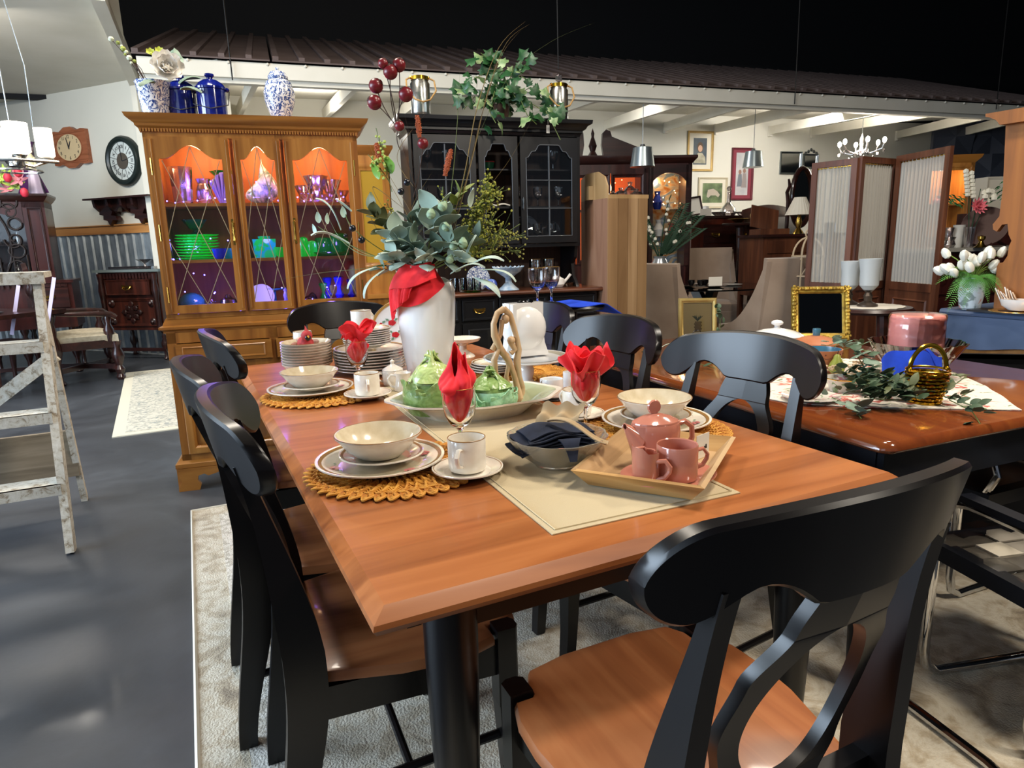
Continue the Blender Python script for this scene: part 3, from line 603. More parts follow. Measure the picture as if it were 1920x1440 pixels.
sw = noisy('swirled_green_glass', [(.35, '#49705c'), (.5, '#a8b8a8'), (.62, '#e4e0d8'), (.75, '#7a9a88')], (9, 9, 9), rough=.08, dist=3, coat=.6)
put('swirl_vase', MB().sheet(lambda u, v: ((.075*(sin(pi*min(1, u*1.15)**.7))+.012)*cos(2*pi*v), .045*(sin(pi*min(1, u*1.15)**.7)+.15)*sin(2*pi*v), .19*u+.05*u*cos(2*pi*v)), 18, 30), sw, 'swirled green and white pointed glass vase on the middle top shelf', 'vase', .585, .22, 1.508)
for k, (x, y, r, h, n) in enumerate([(.80, .25, .035, .10, 8), (.87, .22, .05, .15, 6), (.95, .25, .045, .13, 10), (1.0, .20, .035, .07, 8), (.82, .16, .035, .05, 9), (.92, .14, .03, .045, 7)]):
    put('crystal_dish' if h < .09 else 'crystal_vase', MB().lathe([(r*.6, 0), (r*.8, .01), (r*.65, h*.45), (r*1.2, h), (r*1.15, h), (r*.55, h*.45), (0, .02)], 36, wob=lambda t, q, z, n=n, h=h: 1+.12*cos(n*t)*(z/h)), M['aglass'],
        ['ruffled crystal vase at the left of the top right shelf', 'tallest ruffled crystal vase on the top right shelf', 'ruffled crystal vase second from the right on the top right shelf', 'low crystal dish at the right end of the top right shelf', 'low crystal dish at the front left of the top right shelf', 'small crystal dish at the front middle of the top right shelf'][k], 'vase' if h > .09 else 'dish', x, y, 1.508, ang=10)
# middle shelf
for k in range(9):
    put('glass_plate', MB().lathe([(.05, 0), (.085+.001*k, .004), (.105, .008), (.104, .011), (.06, .006), (0, .004)], 60, wob=fl(30, .03)), UV, ['lowest','second lowest','third lowest','fourth lowest','middle','fourth from top','third from top','second from top','topmost'][k]+' glowing green ribbed glass plate of the cabinet stack', 'plate', .225+.003*(k % 3), .25, 1.223+k*.0150, 'stacked green glass plates', ang=10)
put('glass_compote', MB().lathe([(.03, 0), (.012, .01), (.012, .02), (.03, .03), (.06, .075), (.058, .075), (.02, .03), (0, .03)], 30, wob=fl(8, .06)), mat('teal_tint_glass', '#3c8a7a', .1, trans=.6), 'teal tinted glass compote standing on the green plate stack', 'compote', .225, .25, 1.223+9*.0150)
gc_ = MB().lathe([(.018, 0), (.028, .01), (.036, .05), (.038, .055), (.034, .05), (.02, .01), (0, .01)], 20)
for k, (x, y, z, m) in enumerate([(.385, .20, 1.223, UV2), (.42, .28, 1.223, UV2), (.345, .14, 1.223, mat('cobalt_dish', '#1430d8', .1, coat=.5))]):
    put('glass_cup', gc_, m, ['aqua green glass cup right of the green plate stack', 'second aqua green cup further back on the left middle shelf', 'cobalt blue glass cup at the front of the left middle shelf'][k], 'cup', x, y, z)
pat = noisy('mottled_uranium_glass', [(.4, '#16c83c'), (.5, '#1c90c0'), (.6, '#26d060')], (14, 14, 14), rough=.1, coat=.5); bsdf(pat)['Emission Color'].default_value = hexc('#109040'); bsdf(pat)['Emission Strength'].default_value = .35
put('glass_box', MB().prism([(-.055, 0), (.055, 0), (.06, .10), (-.06, .10)], -.04, .04, 'y').lathe([(.03, .10), (.034, .115), (0, .12)], 12), pat, 'mottled green and blue glass box on the center middle shelf', 'box', .57, .24, 1.223)
put('glass_cup', gc_, UV, 'bright green glass cup right of the mottled glass box', 'cup', .655, .20, 1.223)
for k, (x, y, r, h) in enumerate([(.775, .2, .028, .10), (.82, .16, .026, .08), (.88, .26, .05, .10), (.97, .25, .055, .12)]):
    put('glass_jar', MB().lathe([(r*.9, 0), (r, .01), (r, h*.75), (r*.8, h), (r*.5, h*1.05), (0, h*1.08)], 24), (UV if k < 2 else Gk), ['glowing green glass tumbler at the left of the right middle shelf', 'short glowing green tumbler on the right middle shelf', 'dark green glass jar on the right middle shelf', 'large dark green glass jar at the right of the middle shelf'][k], 'jar', x, y, 1.223)
put('glass_plate', MB().lathe([(.03, 0), (.075, .008), (.09, .02), (.088, .022), (.03, .006), (0, .005)], 30), Gk, 'green glass plate under the jars on the right middle shelf', 'plate', .91, .16, 1.223)
# bottom shelf
put('glass_cloche', MB().sph((0, 0, .045), .07, 20, (1, 1, .85)).lathe([(.06, 0), (.06, .008), (0, .01)], 20), mat('sea_glass', '#2c6a72', .1, coat=.6), 'sea green glass dome at the left of the bottom shelf', 'dome', .17, .22, .945)
put('perfume_bottle', MB().lathe([(.02, 0), (.026, .02), (.02, .045), (.008, .05), (.008, .06), (.014, .07), (0, .078)], 16), M['aglass'], 'small round glass bottle beside the sea green dome', 'bottle', .275, .16, .945)
put('glass_teapot', MB().lathe([(.03, 0), (.048, .03), (.04, .06), (.02, .07), (.012, .085), (0, .09)], 20).tube([(.045, 0, .03), (.07, 0, .05), (.08, 0, .07)], .006, 8).tube([(-.045, 0, .05), (-.07, 0, .05), (-.07, 0, .02), (-.045, 0, .015)], .004, 8), M['aglass'], 'clear glass teapot on the bottom left shelf', 'teapot', .355, .2, .945)
put('leaning_plate', MB().lathe([(.05, 0), (.055, .003), (.068, .010), (.067, .012), (.05, .006), (0, .004)], 30), M['white'], 'white plate standing upright on the bottom center shelf', 'plate', .53, .2, 1.012, rot=(radians(78), 0, 0))
put('cake_stand', MB().lathe([(.045, 0), (.04, .01), (.014, .02), (.014, .085), (.07, .10), (.075, .108), (0, .105)], 28), mat('teal_glass', '#2f8f8c', .15, coat=.5), 'teal glass pedestal stand on the bottom center shelf', 'stand', .59, .27, .945)
put('figurine', MB().lathe([(.02, 0), (.022, .01), (.012, .05), (.016, .07), (.010, .09), (.014, .10), (0, .115)], 14), mat('blue_white_ceramic', '#a8b0e0', .2), 'small pale figurine at the right of the bottom center shelf', 'figurine', .66, .16, .945)
cst = [(.028, 0), (.03, .008), (.010, .02), (.014, .035), (.020, .045), (.012, .06), (.008, .08), (.016, .10), (.022, .125), (.016, .13), (.008, .11), (0, .11)]
BG = mat('cobalt_glassware', '#2230e8', .06, coat=.8, trans=.4)
for k, (x, y, m, s) in enumerate([(.95, .2, BG, 1.25), (1.02, .26, BG, 1.1), (.86, .18, Gk, 1.0), (.89, .28, BG, 1.2)]):
    put('candlestick', MB().lathe([(r*s, z*s) for r, z in cst], 18, wob=fl(6, .05)), m, ['cobalt blue glass candlestick at the center of the bottom right shelf', 'cobalt blue glass candlestick at the far right of the bottom shelf', 'green glass candlestick on the bottom right shelf', 'cobalt blue candlestick at the back of the bottom right shelf'][k], 'candlestick', x, y, .945)
put('glass_ball', MB().sph((0, 0, .032), .032, 16), M['aglass'], 'clear glass ball at the left of the bottom right shelf', 'ball', .78, .16, .945)
put('perfume_bottle', MB().lathe([(.02, 0), (.03, .03), (.02, .06), (.01, .07), (0, .075)], 16), M['smoke'], 'small smoky bottle behind the glass ball on the bottom right shelf', 'bottle', .80, .26, .945)
# ---- on top of the cabinet
bw = mat('blue_white_print', '#e6ebf0', .15, coat=.5); v = coords(bw, (1, 1, 1)); vo = nd(bw, 'ShaderNodeTexNoise', Scale=34, Detail=3, Distortion=2.5); ln(bw, v, vo.inputs['Vector']); ln(bw, ramp(bw, vo.outputs['Fac'], [(.47, '#e8ecf0'), (.52, '#3c5a9c'), (.60, '#27407e'), (.64, '#e8ecf0')]), bsdf(bw)['Base Color'])
cob = noisy('cobalt_enamel', [(.4, '#0c1666'), (.7, '#16237f')], (60, 60, 60), rough=.12, coat=.6)
CZ = 1.927
pl = thing('floral_vase', 'blue and white flared vase with a white peony on the honey cabinet', 'vase', cabw(.115, .20, CZ), CA, None, 1.12)
ob('vase', MB().lathe([(.052, 0), (.055, .01), (.060, .08), (.072, .155), (.076, .16), (.070, .155), (.055, .02), (0, .02)], 8, wob=None), bw, pl, ang=60)
def petal(l, w, cup=.3): return MB().sheet(lambda u, v: ((v-.5)*w*sin(pi*min(.97, u*.8+.12)), l*u, l*cup*u*u+.02*w*cos(v*18)*u+.5*w*(v-.5)**2), 8, 8)
pm = petal(.068, .066).mesh('petal', mat('white_petal', '#e8e4dc', .7)); fl_ = ob('flower_head', MB().sph((0, 0, 0), .012, 10), mat('flower_heart', '#d8c88a', .8), pl, (.075, -.06, .20), (radians(75), 0, radians(15)))
for r in range(4):
    for k in range(8): a = k*pi/4+r*.4; ob('petal', pm, None, fl_, (0, 0, .004*r), (radians(15+18*r), 0, a), sc=1.15-.2*r)
ym = petal(.022, .018).mesh('petal', mat('yellow_petal', '#c8cc5a', .7))
for (x, y, z) in ((.03, 0, .27), (.045, .01, .29), (.01, .0, .28)):
    f2 = ob('flower_head', MB().sph((0, 0, 0), .006, 8), M['lime'], pl, (x, y, z), (radians(60), 0, 0))
    for k in range(6): ob('petal', ym, None, f2, (0, 0, 0), (radians(20), 0, k*pi/3))
lfm = MB().sheet(lambda u, v: ((v-.5)*.06*sin(pi*u)**.7*1.0, .10*u, .012*sin(pi*u)-.02*abs(v-.5)), 8, 6, .001).mesh('leaf', M['eucd'])
for p, r in (((.09, 0, .20), (60, 10, -30)), ((.11, -.02, .16), (20, 0, -70)), ((.02, -.07, .15), (-20, 0, 150)), ((.10, .02, .22), (80, 0, -10)), ((.12, -.05, .13), (-10, 0, -110))): ob('leaf', lfm, None, pl, p, tuple(radians(q) for q in r))
for k in range(9):
    a = radians(150+random.uniform(-25, 30)); h = .12+.02*k
    e_ = (cos(a)*(.07+.01*k), sin(a)*.03-.02, .16+h*.6); ob('stem', MB().tube([(0, 0, .10), (e_[0]*.6, e_[1], .17+h*.3), e_], .0015, 5), M['stem'], pl)
    ob('bud', MB().sph(e_, .006+.003*(k % 3), 8), M['olive'] if k % 2 else mat('pale_bud', '#c8ccb0', .7), pl)
def canister(x, y, label, rz=0):
    c = thing('canister', label, 'canister', cabw(x, y, CZ), CA+rz, 'ribbed cobalt canisters on the cabinet', 1.18)
    ob('body', MB().lathe([(.055, 0), (.060, .004), (.060, .125), (.058, .128), (0, .128)], 72, wob=lambda t, r, z: 1+(.018*cos(24*t) if .01 < z < .12 else 0)), cob, c, ang=10)
    l = ob('lid', MB().lathe([(.064, .128), (.064, .137), (.050, .155), (.030, .168), (.012, .172), (.012, .178), (.020, .186), (.018, .194), (0, .196)], 32), cob, c)
    ob('bail_handle', MB().tube([(-.066, 0, .13), (-.075, -.01, .12), (-.07, -.05, .06), (0, -.075, .04), (.07, -.05, .06), (.075, -.01, .12), (.066, 0, .13)], .0022, 6), M['black'], c)
    ob('ear', MB().sph((-.066, 0, .13), .010, 8), cob, c); ob('ear', MB().sph((.066, 0, .13), .010, 8), cob, c); return c
canister(.235, .26, 'ribbed cobalt blue canister behind the white peony'); canister(.385, .20, 'ribbed cobalt blue lidded canister standing clear in the middle of the honey cabinet top')
gj = thing('ginger_jar', 'blue and white lidded ginger jar at the right on the honey cabinet top', 'jar', cabw(.72, .22, CZ), CA, None, (1.08, 1.08, 1.25))
ob('body', MB().lathe([(.042, 0), (.044, .006), (.050, .03), (.072, .09), (.074, .125), (.060, .165), (.045, .175), (.045, .18), (0, .18)], 32), bw, gj)
ob('lid', MB().lathe([(.048, .178), (.048, .188), (.035, .205), (.012, .212), (.006, .215), (.010, .222), (0, .228)], 24), bw, gj)
# ================================================================ things on the main table
def tp(px, py, dz=0): return at(px, py, TZ+dz)
def tuv(u, v, dz=0): return tw(u, v, TZ+dz)
BUR = mat('burlap_cloth', '#bfa878', .95, sheen=.2); v = coords(BUR, (1, 1, 1)); wv = nd(BUR, 'ShaderNodeTexWave', Scale=160, Distortion=2.5); wv2 = nd(BUR, 'ShaderNodeTexWave', Scale=160, Distortion=2.5, bands_direction='Y'); ln(BUR, v, wv.inputs['Vector']); ln(BUR, v, wv2.inputs['Vector'])
mm_ = nd(BUR, 'ShaderNodeMath', operation='MULTIPLY'); ln(BUR, wv.outputs['Fac'], mm_.inputs[0]); ln(BUR, wv2.outputs['Fac'], mm_.inputs[1]); ln(BUR, ramp(BUR, mm_.outputs[0], [(.0, '#c2ae86'), (.7, '#d8c8a4')]), bsdf(BUR)['Base Color']); bump(BUR, mm_.outputs[0], .6, .002)
rn = thing('table_runner', 'beige burlap runner down the middle of the main table', 'runner', tuv(.32, .08, .0), A1-radians(2.2))
ob('cloth', MB().sheet(lambda u, v: (.42*u, 1.38*v, .0025+.001*sin(v*40)*sin(u*9)), 14, 40, .002), BUR, rn, ang=60)
ob('hem', MB().tube([(.012, 1.36, .004), (.012, .012, .004), (.408, .012, .004), (.408, 1.36, .004)], .0012, 5), M['linen'], rn)
# crocheted straw placemats
def mat_meshes():
    D = {}; b = MB()
    def wig(R, a, n, z0, ph=0, r=.0028, pts=None):
        N = pts or n*6
        b.tube([((R+a*cos(n*t+ph))*cos(t), (R+a*cos(n*t+ph))*sin(t), z0+.0022*sin(n*t*1.0+ph*2)) for t in [2*pi*i/N for i in range(N)]], r, 5, closed=True)
    b.lathe([(.158, .0005), (.158, .003), (0, .003)], 40)
    for R in (.03, .045, .06, .075, .09): wig(R, .007, int(R*420), .0045, R*40)
    for R in (.105, .112, .119, .126): wig(R, .010, 40, .0065, R*50, .0026)
    for R in (.136, .143, .150, .157): wig(R, .008, 44, .007, R*90, .0026)
    D['braid'] = b.mesh('braid', M['straw'])
    l = MB()
    for k in range(4): 
        a, c = .020-.0045*k, .0105-.0024*k
        l.tube([(.172+a*cos(t)*(1 if cos(t) > 0 else .9), c*sin(t), .006+.002*sin(2*t+k)) for t in [2*pi*i/14 for i in range(14)]], .0024, 5, closed=True)
    D['loop'] = l.mesh('loop', M['straw']); return D
MMs = mat_meshes()
def placemat(u, v, label, rz=0, n=44):
    t = thing('placemat', label, 'placemat', tuv(u, v), rz, 'round crocheted straw placemats', 1.05); ob('braid', MMs['braid'], None, t)
    for k in range(n): ob('loop', MMs['loop'], None, t, (0, 0, 0), (0, 0, 2*pi*k/n))
    return t
placemat(.185, .56, 'round straw placemat at the near left setting of the main table')
placemat(.19, 1.45, 'round straw placemat at the far left setting of the main table', .5)
placemat(.865, .50, 'round straw placemat at the right setting of the main table', 1)
placemat(.93, 1.40, 'round straw placemat behind and under the white cake stand', 1.4)
# crockery
def plate_m(R, h, well): 
    return [MB().lathe([(R*.55, 0), (R*.6, .001), (R*.66, .004), (R, h), (R*1.0, h+.003), (R*.985, h+.0035), (R*.70, .008), (R*.64, .005)], 48).mesh('plate_body', M['cream']),
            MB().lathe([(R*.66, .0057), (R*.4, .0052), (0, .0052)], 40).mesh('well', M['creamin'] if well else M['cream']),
            MB().lathe([(R*.90, h*.87+.0025), (R*.93, h*.91+.0030), (R*.955, h*.95+.0034)], 48).mesh('rim_band', M['rim'])]
PD, PS, PSC = plate_m(.145, .020, 1), plate_m(.096, .015, 1), plate_m(.078, .013, 0)
flm = [mat('print_peach', '#d8a48a', .3), mat('print_green', '#6f8f74', .3), mat('print_rose', '#b86a6a', .3)]
def blossom(R):
    res = []
    for a in (0.4, 2.2, 4.1, 5.3):
        b = [MB(), MB()]; x, y = R*.78*cos(a), R*.78*sin(a); z0 = .0125 if R > .1 else .0095
        for k in range(5): t = k*2*pi/5; b[0].lathe([(.006, 0), (0, .0004)], 8, (x+.007*cos(t), y+.007*sin(t), z0+.002*(cos(a-t))))
        for s in (-1, 1):
            a2 = a+s*.2; b[1].add([(R*.76*cos(a2), R*.76*sin(a2), z0), (R*.80*cos(a2+s*.05), R*.80*sin(a2+s*.05), z0+.0015), (R*.77*cos(a2+s*.13), R*.77*sin(a2+s*.13), z0), (R*.73*cos(a2+s*.05), R*.73*sin(a2+s*.05), z0-.0005)], [(0, 1, 2, 3)])
        res += [b[0].mesh('floral_print', flm[0 if a < 3 else 2]), b[1].mesh('floral_print', flm[1])]; res[-1]['k'] = 1
    return res
BLO = {}
def plate(ms, p, label, R=.13, flowers=False, group=None, rz=0, name='dinner_plate', cat='plate'):
    t = thing(name, label, cat, p, rz, group); ob('body', ms[0], None, t); ob('well', ms[1], None, t); ob('rim_band', ms[2], None, t)
    if flowers:
        if R not in BLO: BLO[R] = blossom(R)
        for m in BLO[R]: tag(ob('floral_print', m, None, t), kind='stuff' if m.get('k') else None)
    return t
bowlp = [(.045, 0), (.052, .002), (.075, .022), (.090, .042), (.099, .052), (.099, .055), (.095, .055), (.086, .043), (.070, .022), (.045, .008), (0, .007)]
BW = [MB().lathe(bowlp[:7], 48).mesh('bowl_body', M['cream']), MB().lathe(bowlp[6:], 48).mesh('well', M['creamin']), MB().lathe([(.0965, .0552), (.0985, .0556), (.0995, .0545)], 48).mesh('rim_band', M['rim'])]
def bowl(p, label, group=None, name='bowl'):
    t = thing(name, label, 'bowl', p, 0, group)
    for n_, m in zip(('body', 'well', 'rim_band'), BW): ob(n_, m, None, t)
    return t
def handle(x, z0, z1, out, r=.0045, fl=1.0): return MB().tube([(x-.004, 0, z1), (x+out*.6, 0, z1+.003), (x+out, 0, z1-.010), (x+out*.95, 0, (z0+z1)/2), (x+out*.6, 0, z0+.006), (x-.004, 0, z0)], r, 8, flat=fl)
def cup(p, rz, label, m=None, s=1.0, group='stoneware cups', name='coffee_cup', rim=True):
    m = m or M['cream']; t = thing(name, label, 'cup', p, rz, group, s)
    ob('body', MB().lathe([(.034, 0), (.039, .003), (.0415, .012), (.0415, .072), (.0405, .074), (.039, .072), (.039, .012), (0, .008)], 40), m, t)
    ob('handle', handle(.041, .018, .056, .026, .0055, .7), m, t)
    if rim: ob('rim_band', MB().tube([(.0405*cos(a), .0405*sin(a), .0738) for a in [2*pi*i/40 for i in range(40)]], .0012, 5, closed=True), M['rim'], t)
    return t
def setting(u, v, w):
    z = .009; plate(PD, tuv(u, v, z), 'stoneware dinner plate with brown rim at the '+w+' setting', .133, True, 'stoneware place settings', rz=u*9)
    plate(PS, tuv(u+.005, v+.005, z+.014), 'smaller salad plate lying on the dinner plate at the '+w+' setting', .096, True, 'stoneware place settings', u*5, 'salad_plate')
    bowl(tuv(u+.0, v+.008, z+.022), 'stoneware cereal bowl on top of the plates at the '+w+' setting', 'stoneware place settings')
setting(.158, .582, 'near left'); setting(.16, 1.48, 'far left'); setting(.90, .53, 'right')
def csau(px, py, rz, w, cz=None):
    p = tp(px, py, .012); plate(PSC, (p.x, p.y, TZ+.009), 'stoneware saucer with brown rim '+w, group='stoneware saucers', name='saucer'); cup((p.x, p.y, TZ+.0165), rz, 'stoneware coffee cup '+w)
csau(877, 884, radians(-105), 'right of the near left plate'); csau(690, 742, radians(-75), 'right of the far left plate'); csau(1082, 780, radians(130), 'behind the right goblet')
p = tp(690, 742, .012)
# stacks
for k in range(9): bowl(tuv(.215, 1.86, .0+.0105*k), ['bottom', 'second lowest', 'third lowest', 'fourth lowest', 'middle', 'fourth from top', 'third from top', 'second from top', 'topmost'][k]+' stoneware bowl in the tall stack at the far left', 'stacked stoneware bowls')
names8 = ['bottom', 'second lowest', 'third lowest', 'fourth lowest', 'fourth from top', 'third from top', 'second from top', 'topmost']
sp = tuv(.455, 1.80)
for k in range(8): plate(PD, (sp.x+.002*sin(k), sp.y, TZ+.0115*k), names8[k]+' dinner plate in the tall stack behind the left goblet', group='stacked dinner plates')
for k in range(8): plate(PS, (sp.x-.01+.002*cos(k*2), sp.y+.01, TZ+.103+.0085*k), names8[k]+' salad plate of those stacked on the dinner plates', group='stacked salad plates', name='salad_plate')
cup((sp.x-.03, sp.y+.02, TZ+.175), 1, 'stoneware cup on top of the plate stack behind the red napkin')
q_ = tuv(.235, 2.05); 
for k in range(3): cup((q_.x, q_.y, TZ+.0005+.0445*k if k else TZ+.0005), 2.5, ['lowest', 'middle', 'uppermost'][k]+' cup of the white stack behind the bowls', s=(1.0, .96, .92)[k])
# cardinal figurine in the top bowl
cp = tuv(.215, 1.86, .0105*8+.012)
cdl = thing('cardinal_figurine', 'red cardinal bird figurine nested in the topmost bowl of the stack', 'figurine', cp, radians(-60))
redf = noisy('red_feather', [(.3, '#8a1f24'), (.7, '#c23a3c')], (50, 50, 50), rough=.7, bst=.4)
ob('body', MB().sph((0, 0, .035), .035, 16, (1.25, .9, .85)).sph((.030, 0, .068), .022, 14).add([(.035, .008, .085), (.035, -.008, .085), (.012, 0, .108), (.015, 0, .08)], [(0, 1, 2), (1, 3, 2), (3, 0, 2)]), redf, cdl)
ob('beak', MB().add([(.048, .007, .070), (.048, -.007, .070), (.068, 0, .064), (.048, 0, .060), (.046, 0, .076)], [(0, 4, 2), (4, 1, 2), (1, 3, 2), (3, 0, 2)]), mat('orange_beak', '#c98a2e', .4), cdl); ob('mask', MB().sph((.045, 0, .062), .0125, 10), M['black'], cdl)
ob('tail', MB().box((-.06, 0, .035), (.06, .022, .006)), redf, cdl)
for x, y, z, m in ((-.045, .030, .030, '#b8a898'), (-.03, -.035, .028, '#9a6a5a'), (-.055, -.01, .045, '#c0a090'), (-.03, .045, .034, '#a88a80')): ob('blossom', MB().sph((x, y, z), .016, 10, (1, 1, .7)), mat('dusty_flower', m, .9), cdl)
# standing oval platter
ov = thing('oval_platter', 'white oval platter with gold rim and red flowers standing behind the white vase', 'platter', tuv(.70, 2.02, .005), A1-radians(18))
tl = Matrix.Translation((0, 0, .135)) @ Matrix.Rotation(radians(78), 4, 'X') @ Matrix.Diagonal((1.28, .98, 1, 1))
ob('body', MB().lathe([(.05, -.006), (.09, -.004), (.135, .010), (.135, .013), (.092, .0), (0, -.001)], 56, (0, 0, 0), tl), M['white'], ov); ob('gold_rim', MB().lathe([(.124, .0112), (.133, .0140), (.135, .0125)], 56, (0, 0, 0), tl), M['grim'], ov)
rp = mat('print_red', '#c41f28', .4)
for x, y in ((-.062, .025), (-.052, -.03), (-.105, .015), (-.10, -.045), (.06, .02)):
    b = MB(); [b.lathe([(.008, .004), (0, .005)], 8, (x+.006*cos(t), y+.006*sin(t), 0), tl) for t in (0, 1.25, 2.5, 3.75, 5)]; ob('painted_flower', b, rp, ov)
    b = MB(); [b.add([(x+.012*cos(t), y+.012*sin(t), .0042), (x+.022*cos(t+.25), y+.022*sin(t+.25), .0042), (x+.030*cos(t), y+.030*sin(t), .0042), (x+.022*cos(t-.25), y+.022*sin(t-.25), .0042)], [(0, 1, 2, 3)], tl) for t in (.8, 2.4, 4.2)]; ob('painted_leaf', b, flm[1], ov)
ob('easel', MB().tube([(-.06, .02, .0), (-.06, -.03, .004), (-.06, -.035, .02)], .003, 6).tube([(.06, .02, 0), (.06, -.03, .004), (.06, -.035, .02)], .003, 6).tube([(-.06, .02, .003), (.0, .06, .12), (.06, .02, .003)], .003, 6), M['black'], ov)
# sugar bowl, creamers
p = tp(738, 722, 0); t = thing('sugar_bowl', 'lidded stoneware sugar bowl in front of the plate stack', 'sugar bowl', p, 0)
ob('body', MB().lathe([(.030, 0), (.036, .004), (.040, .02), (.038, .055), (.034, .058), (0, .056)], 30), M['cream'], t); ob('lid', MB().lathe([(.038, .058), (.036, .062), (.012, .075), (.006, .080), (.009, .09), (0, .097)], 30), M['cream'], t); ob('handle', handle(.038, .015, .045, .02), M['cream'], t, None, (0, 0, radians(200))); ob('handle', handle(.038, .015, .045, .02), M['cream'], t, None, (0, 0, radians(20)))
p = tp(757, 733, 0); t = thing('creamer', 'small stoneware creamer with open handle between sugar bowl and cabbage', 'creamer', p, radians(180))
ob('body', MB().lathe([(.028, 0), (.032, .004), (.026, .035), (.024, .05), (.029, .066), (.026, .066), (.022, .05), (0, .01)], 28), M['cream'], t); ob('handle', handle(.026, .012, .055, .026), M['cream'], t)
# goblets with napkins
gprof = [(.032, 0), (.033, .002), (.012, .006), (.0055, .014), (.0045, .035), (.0055, .058), (.012, .066), (.026, .078), (.036, .098), (.0405, .125), (.0395, .165)]
gin = [(.0383, .165), (.039, .125), (.0345, .099), (.024, .081), (.008, .072), (0, .071)]
def goblet(p, label, group='wine goblets with red napkins', m=None, s=1):
    t = thing('wine_goblet', label, 'glass', p, 0, group, s)
    ob('bowl_and_stem', MB().lathe(gprof+gin, 40), m or M['glass'], t, ang=50); ob('gold_rim', MB().tube([(.0388*cos(a), .0388*sin(a), .1655) for a in [2*pi*i/40 for i in range(40)]], .0008, 5, closed=True), M['grim'], t); return t
def napkin(p, kind, label, rz=0):
    n = 72
    def fn(u, v):
        a = 2*pi*v
        if kind == 'tall': 
            z = .078+.195*u*(1-.42*(.5-.5*cos(a-.5))*u); r = (.004+.031*min(1, u/.35)**.7) if u < .48 else .035+.0*(u)
            r = r*(1+.10*cos(5*a+2*u)+.05*cos(11*a))*(1 if u < .48 else (1+.35*sin(pi*min(1, (u-.48)/.2))*(abs(cos(a))**3) if u < .68 else max(.10, 1.0-(u-.68)*2.5)))
            return (r*cos(a+u*.6)-.006*u, r*sin(a+u*.6), z)
        if kind == 'rose':
            z = .078+.125*u+.022*u*u*cos(4*a)+.012*u*cos(7*a+1); r = (.004+.031*min(1, u/.4)**.7) if u < .66 else .035+.036*((u-.66)/.34)**.8
            r *= 1+.09*cos(6*a+3*u)+.05*cos(13*a); return (r*cos(a), r*sin(a)*(1 if u < .62 else .85), z)
        z = .085+.13*u+.02*u*cos(3*a+1); r = (.004+.030*min(1, u/.4)**.7) if u < .45 else (.032-.10*(u-.45) if u < .66 else .011+.10*(u-.66))
        r *= 1+.16*cos(4*a+5*u)+.05*cos(11*a); return (r*cos(a)*(1.5 if u > .66 else 1)+.01*u, r*sin(a), z)
    o = MB().sheet(fn, 30, n, .0012)
    if kind == 'rose':
        for k, s in enumerate((.72, .45)): o.sheet(lambda u, v, s=s: ((.02+.045*u)*s*cos(2*pi*v+k), (.02+.045*u)*s*sin(2*pi*v+k), .165+.05*u+.010*cos(8*pi*v)*u), 8, 40, .0012)
    if kind == 'twist':
        o.sheet(lambda u, v: (.015+.05*u, (v-.5)*.05*(.3+u)+.006*sin(v*14), .20+.028*sin(u*2.4)+.014*cos(v*9)), 10, 20, .0015).sheet(lambda u, v: (-.005-.04*u, (v-.5)*.045*(.3+u)+.004*sin(v*14), .195+.012*cos(v*9)-.01*u), 10, 20, .0015)
    if kind == 'tall': o.sheet(lambda u, v: (.012+.016*cos(5*v-1)*(1-u*.6), .030*sin(5*v-1)*(1-u*.8)-.004, .165+.085*u-.02*v), 12, 20, .0012)
    return solo('red_napkin', o, M['red'], label, 'napkin', p, rz, 'red cloth napkins', 60)
g1 = tp(865, 850); g2 = tp(1098, 806); g3 = tp(674, 722)
goblet(g1, 'clear wine goblet holding a tall pointed red napkin in front of the cabbages'); goblet(g2, 'clear wine goblet holding a rosette of red napkin, at the right'); goblet(g3, 'clear wine goblet with twisted red napkin in front of the plate stack')
napkin(g1, 'tall', 'tall pointed red napkin standing in the center goblet', radians(20)); napkin(g2, 'rose', 'red napkin fanned into a rosette in the right goblet', radians(30)); napkin(g3, 'twist', 'knotted red napkin in the left goblet', radians(35))
# tureen platter with ceramic cabbages and wooden sculpture
tc = tuv(.548, .94); tA = A1-radians(14)
gl = mat('sage_glaze', '#a5ad8c', .15, coat=.5); tr = thing('serving_platter', 'large scalloped oval serving dish with sage green inside', 'dish', tc, tA)
sc_ = lambda t, r, z: 1+.05*(abs(cos(4*t))**3-.5)*(r/.25)
El = Matrix.Diagonal((1.0, .66, 1, 1))
ob('body', MB().lathe([(.155, 0), (.16, .004), (.20, .035), (.245, .052), (.262, .055), (.262, .060), (.245, .058)], 96, (0, 0, 0), El, sc_), M['cream'], tr, ang=50)
ob('glazed_well', MB().lathe([(.245, .0585), (.20, .045), (.155, .012), (0, .010)], 96, (0, 0, 0), El, sc_), gl, tr, ang=50)
def tlw(x, y, z): return Vector((tc.x+cos(tA)*x-sin(tA)*y, tc.y+sin(tA)*x+cos(tA)*y, TZ+z))
def veiny(name, a, b_, c):
    m = mat(name, b_, .25, coat=.25); v = coords(m, (1, 1, 1)); n = nd(m, 'ShaderNodeTexNoise', Scale=26, Detail=6, Distortion=2.2); ln(m, v, n.inputs['Vector']); ln(m, ramp(m, n.outputs['Fac'], [(.3, a), (.5, b_), (.7, c)]), bsdf(m)['Base Color'])
    vo = nd(m, 'ShaderNodeTexVoronoi', Scale=60, feature='DISTANCE_TO_EDGE'); ln(m, v, vo.inputs['Vector']); bump(m, vo.outputs['Distance'], .5, .004); return m
cg1, cg2, cg3 = veiny('cabbage_green', '#6d8a4a', '#87a55f', '#a3bd7e'), veiny('cabbage_light', '#9db066', '#b3c67c', '#cad79a'), veiny('cabbage_mint', '#83b48a', '#a0cca4', '#b4dab4')
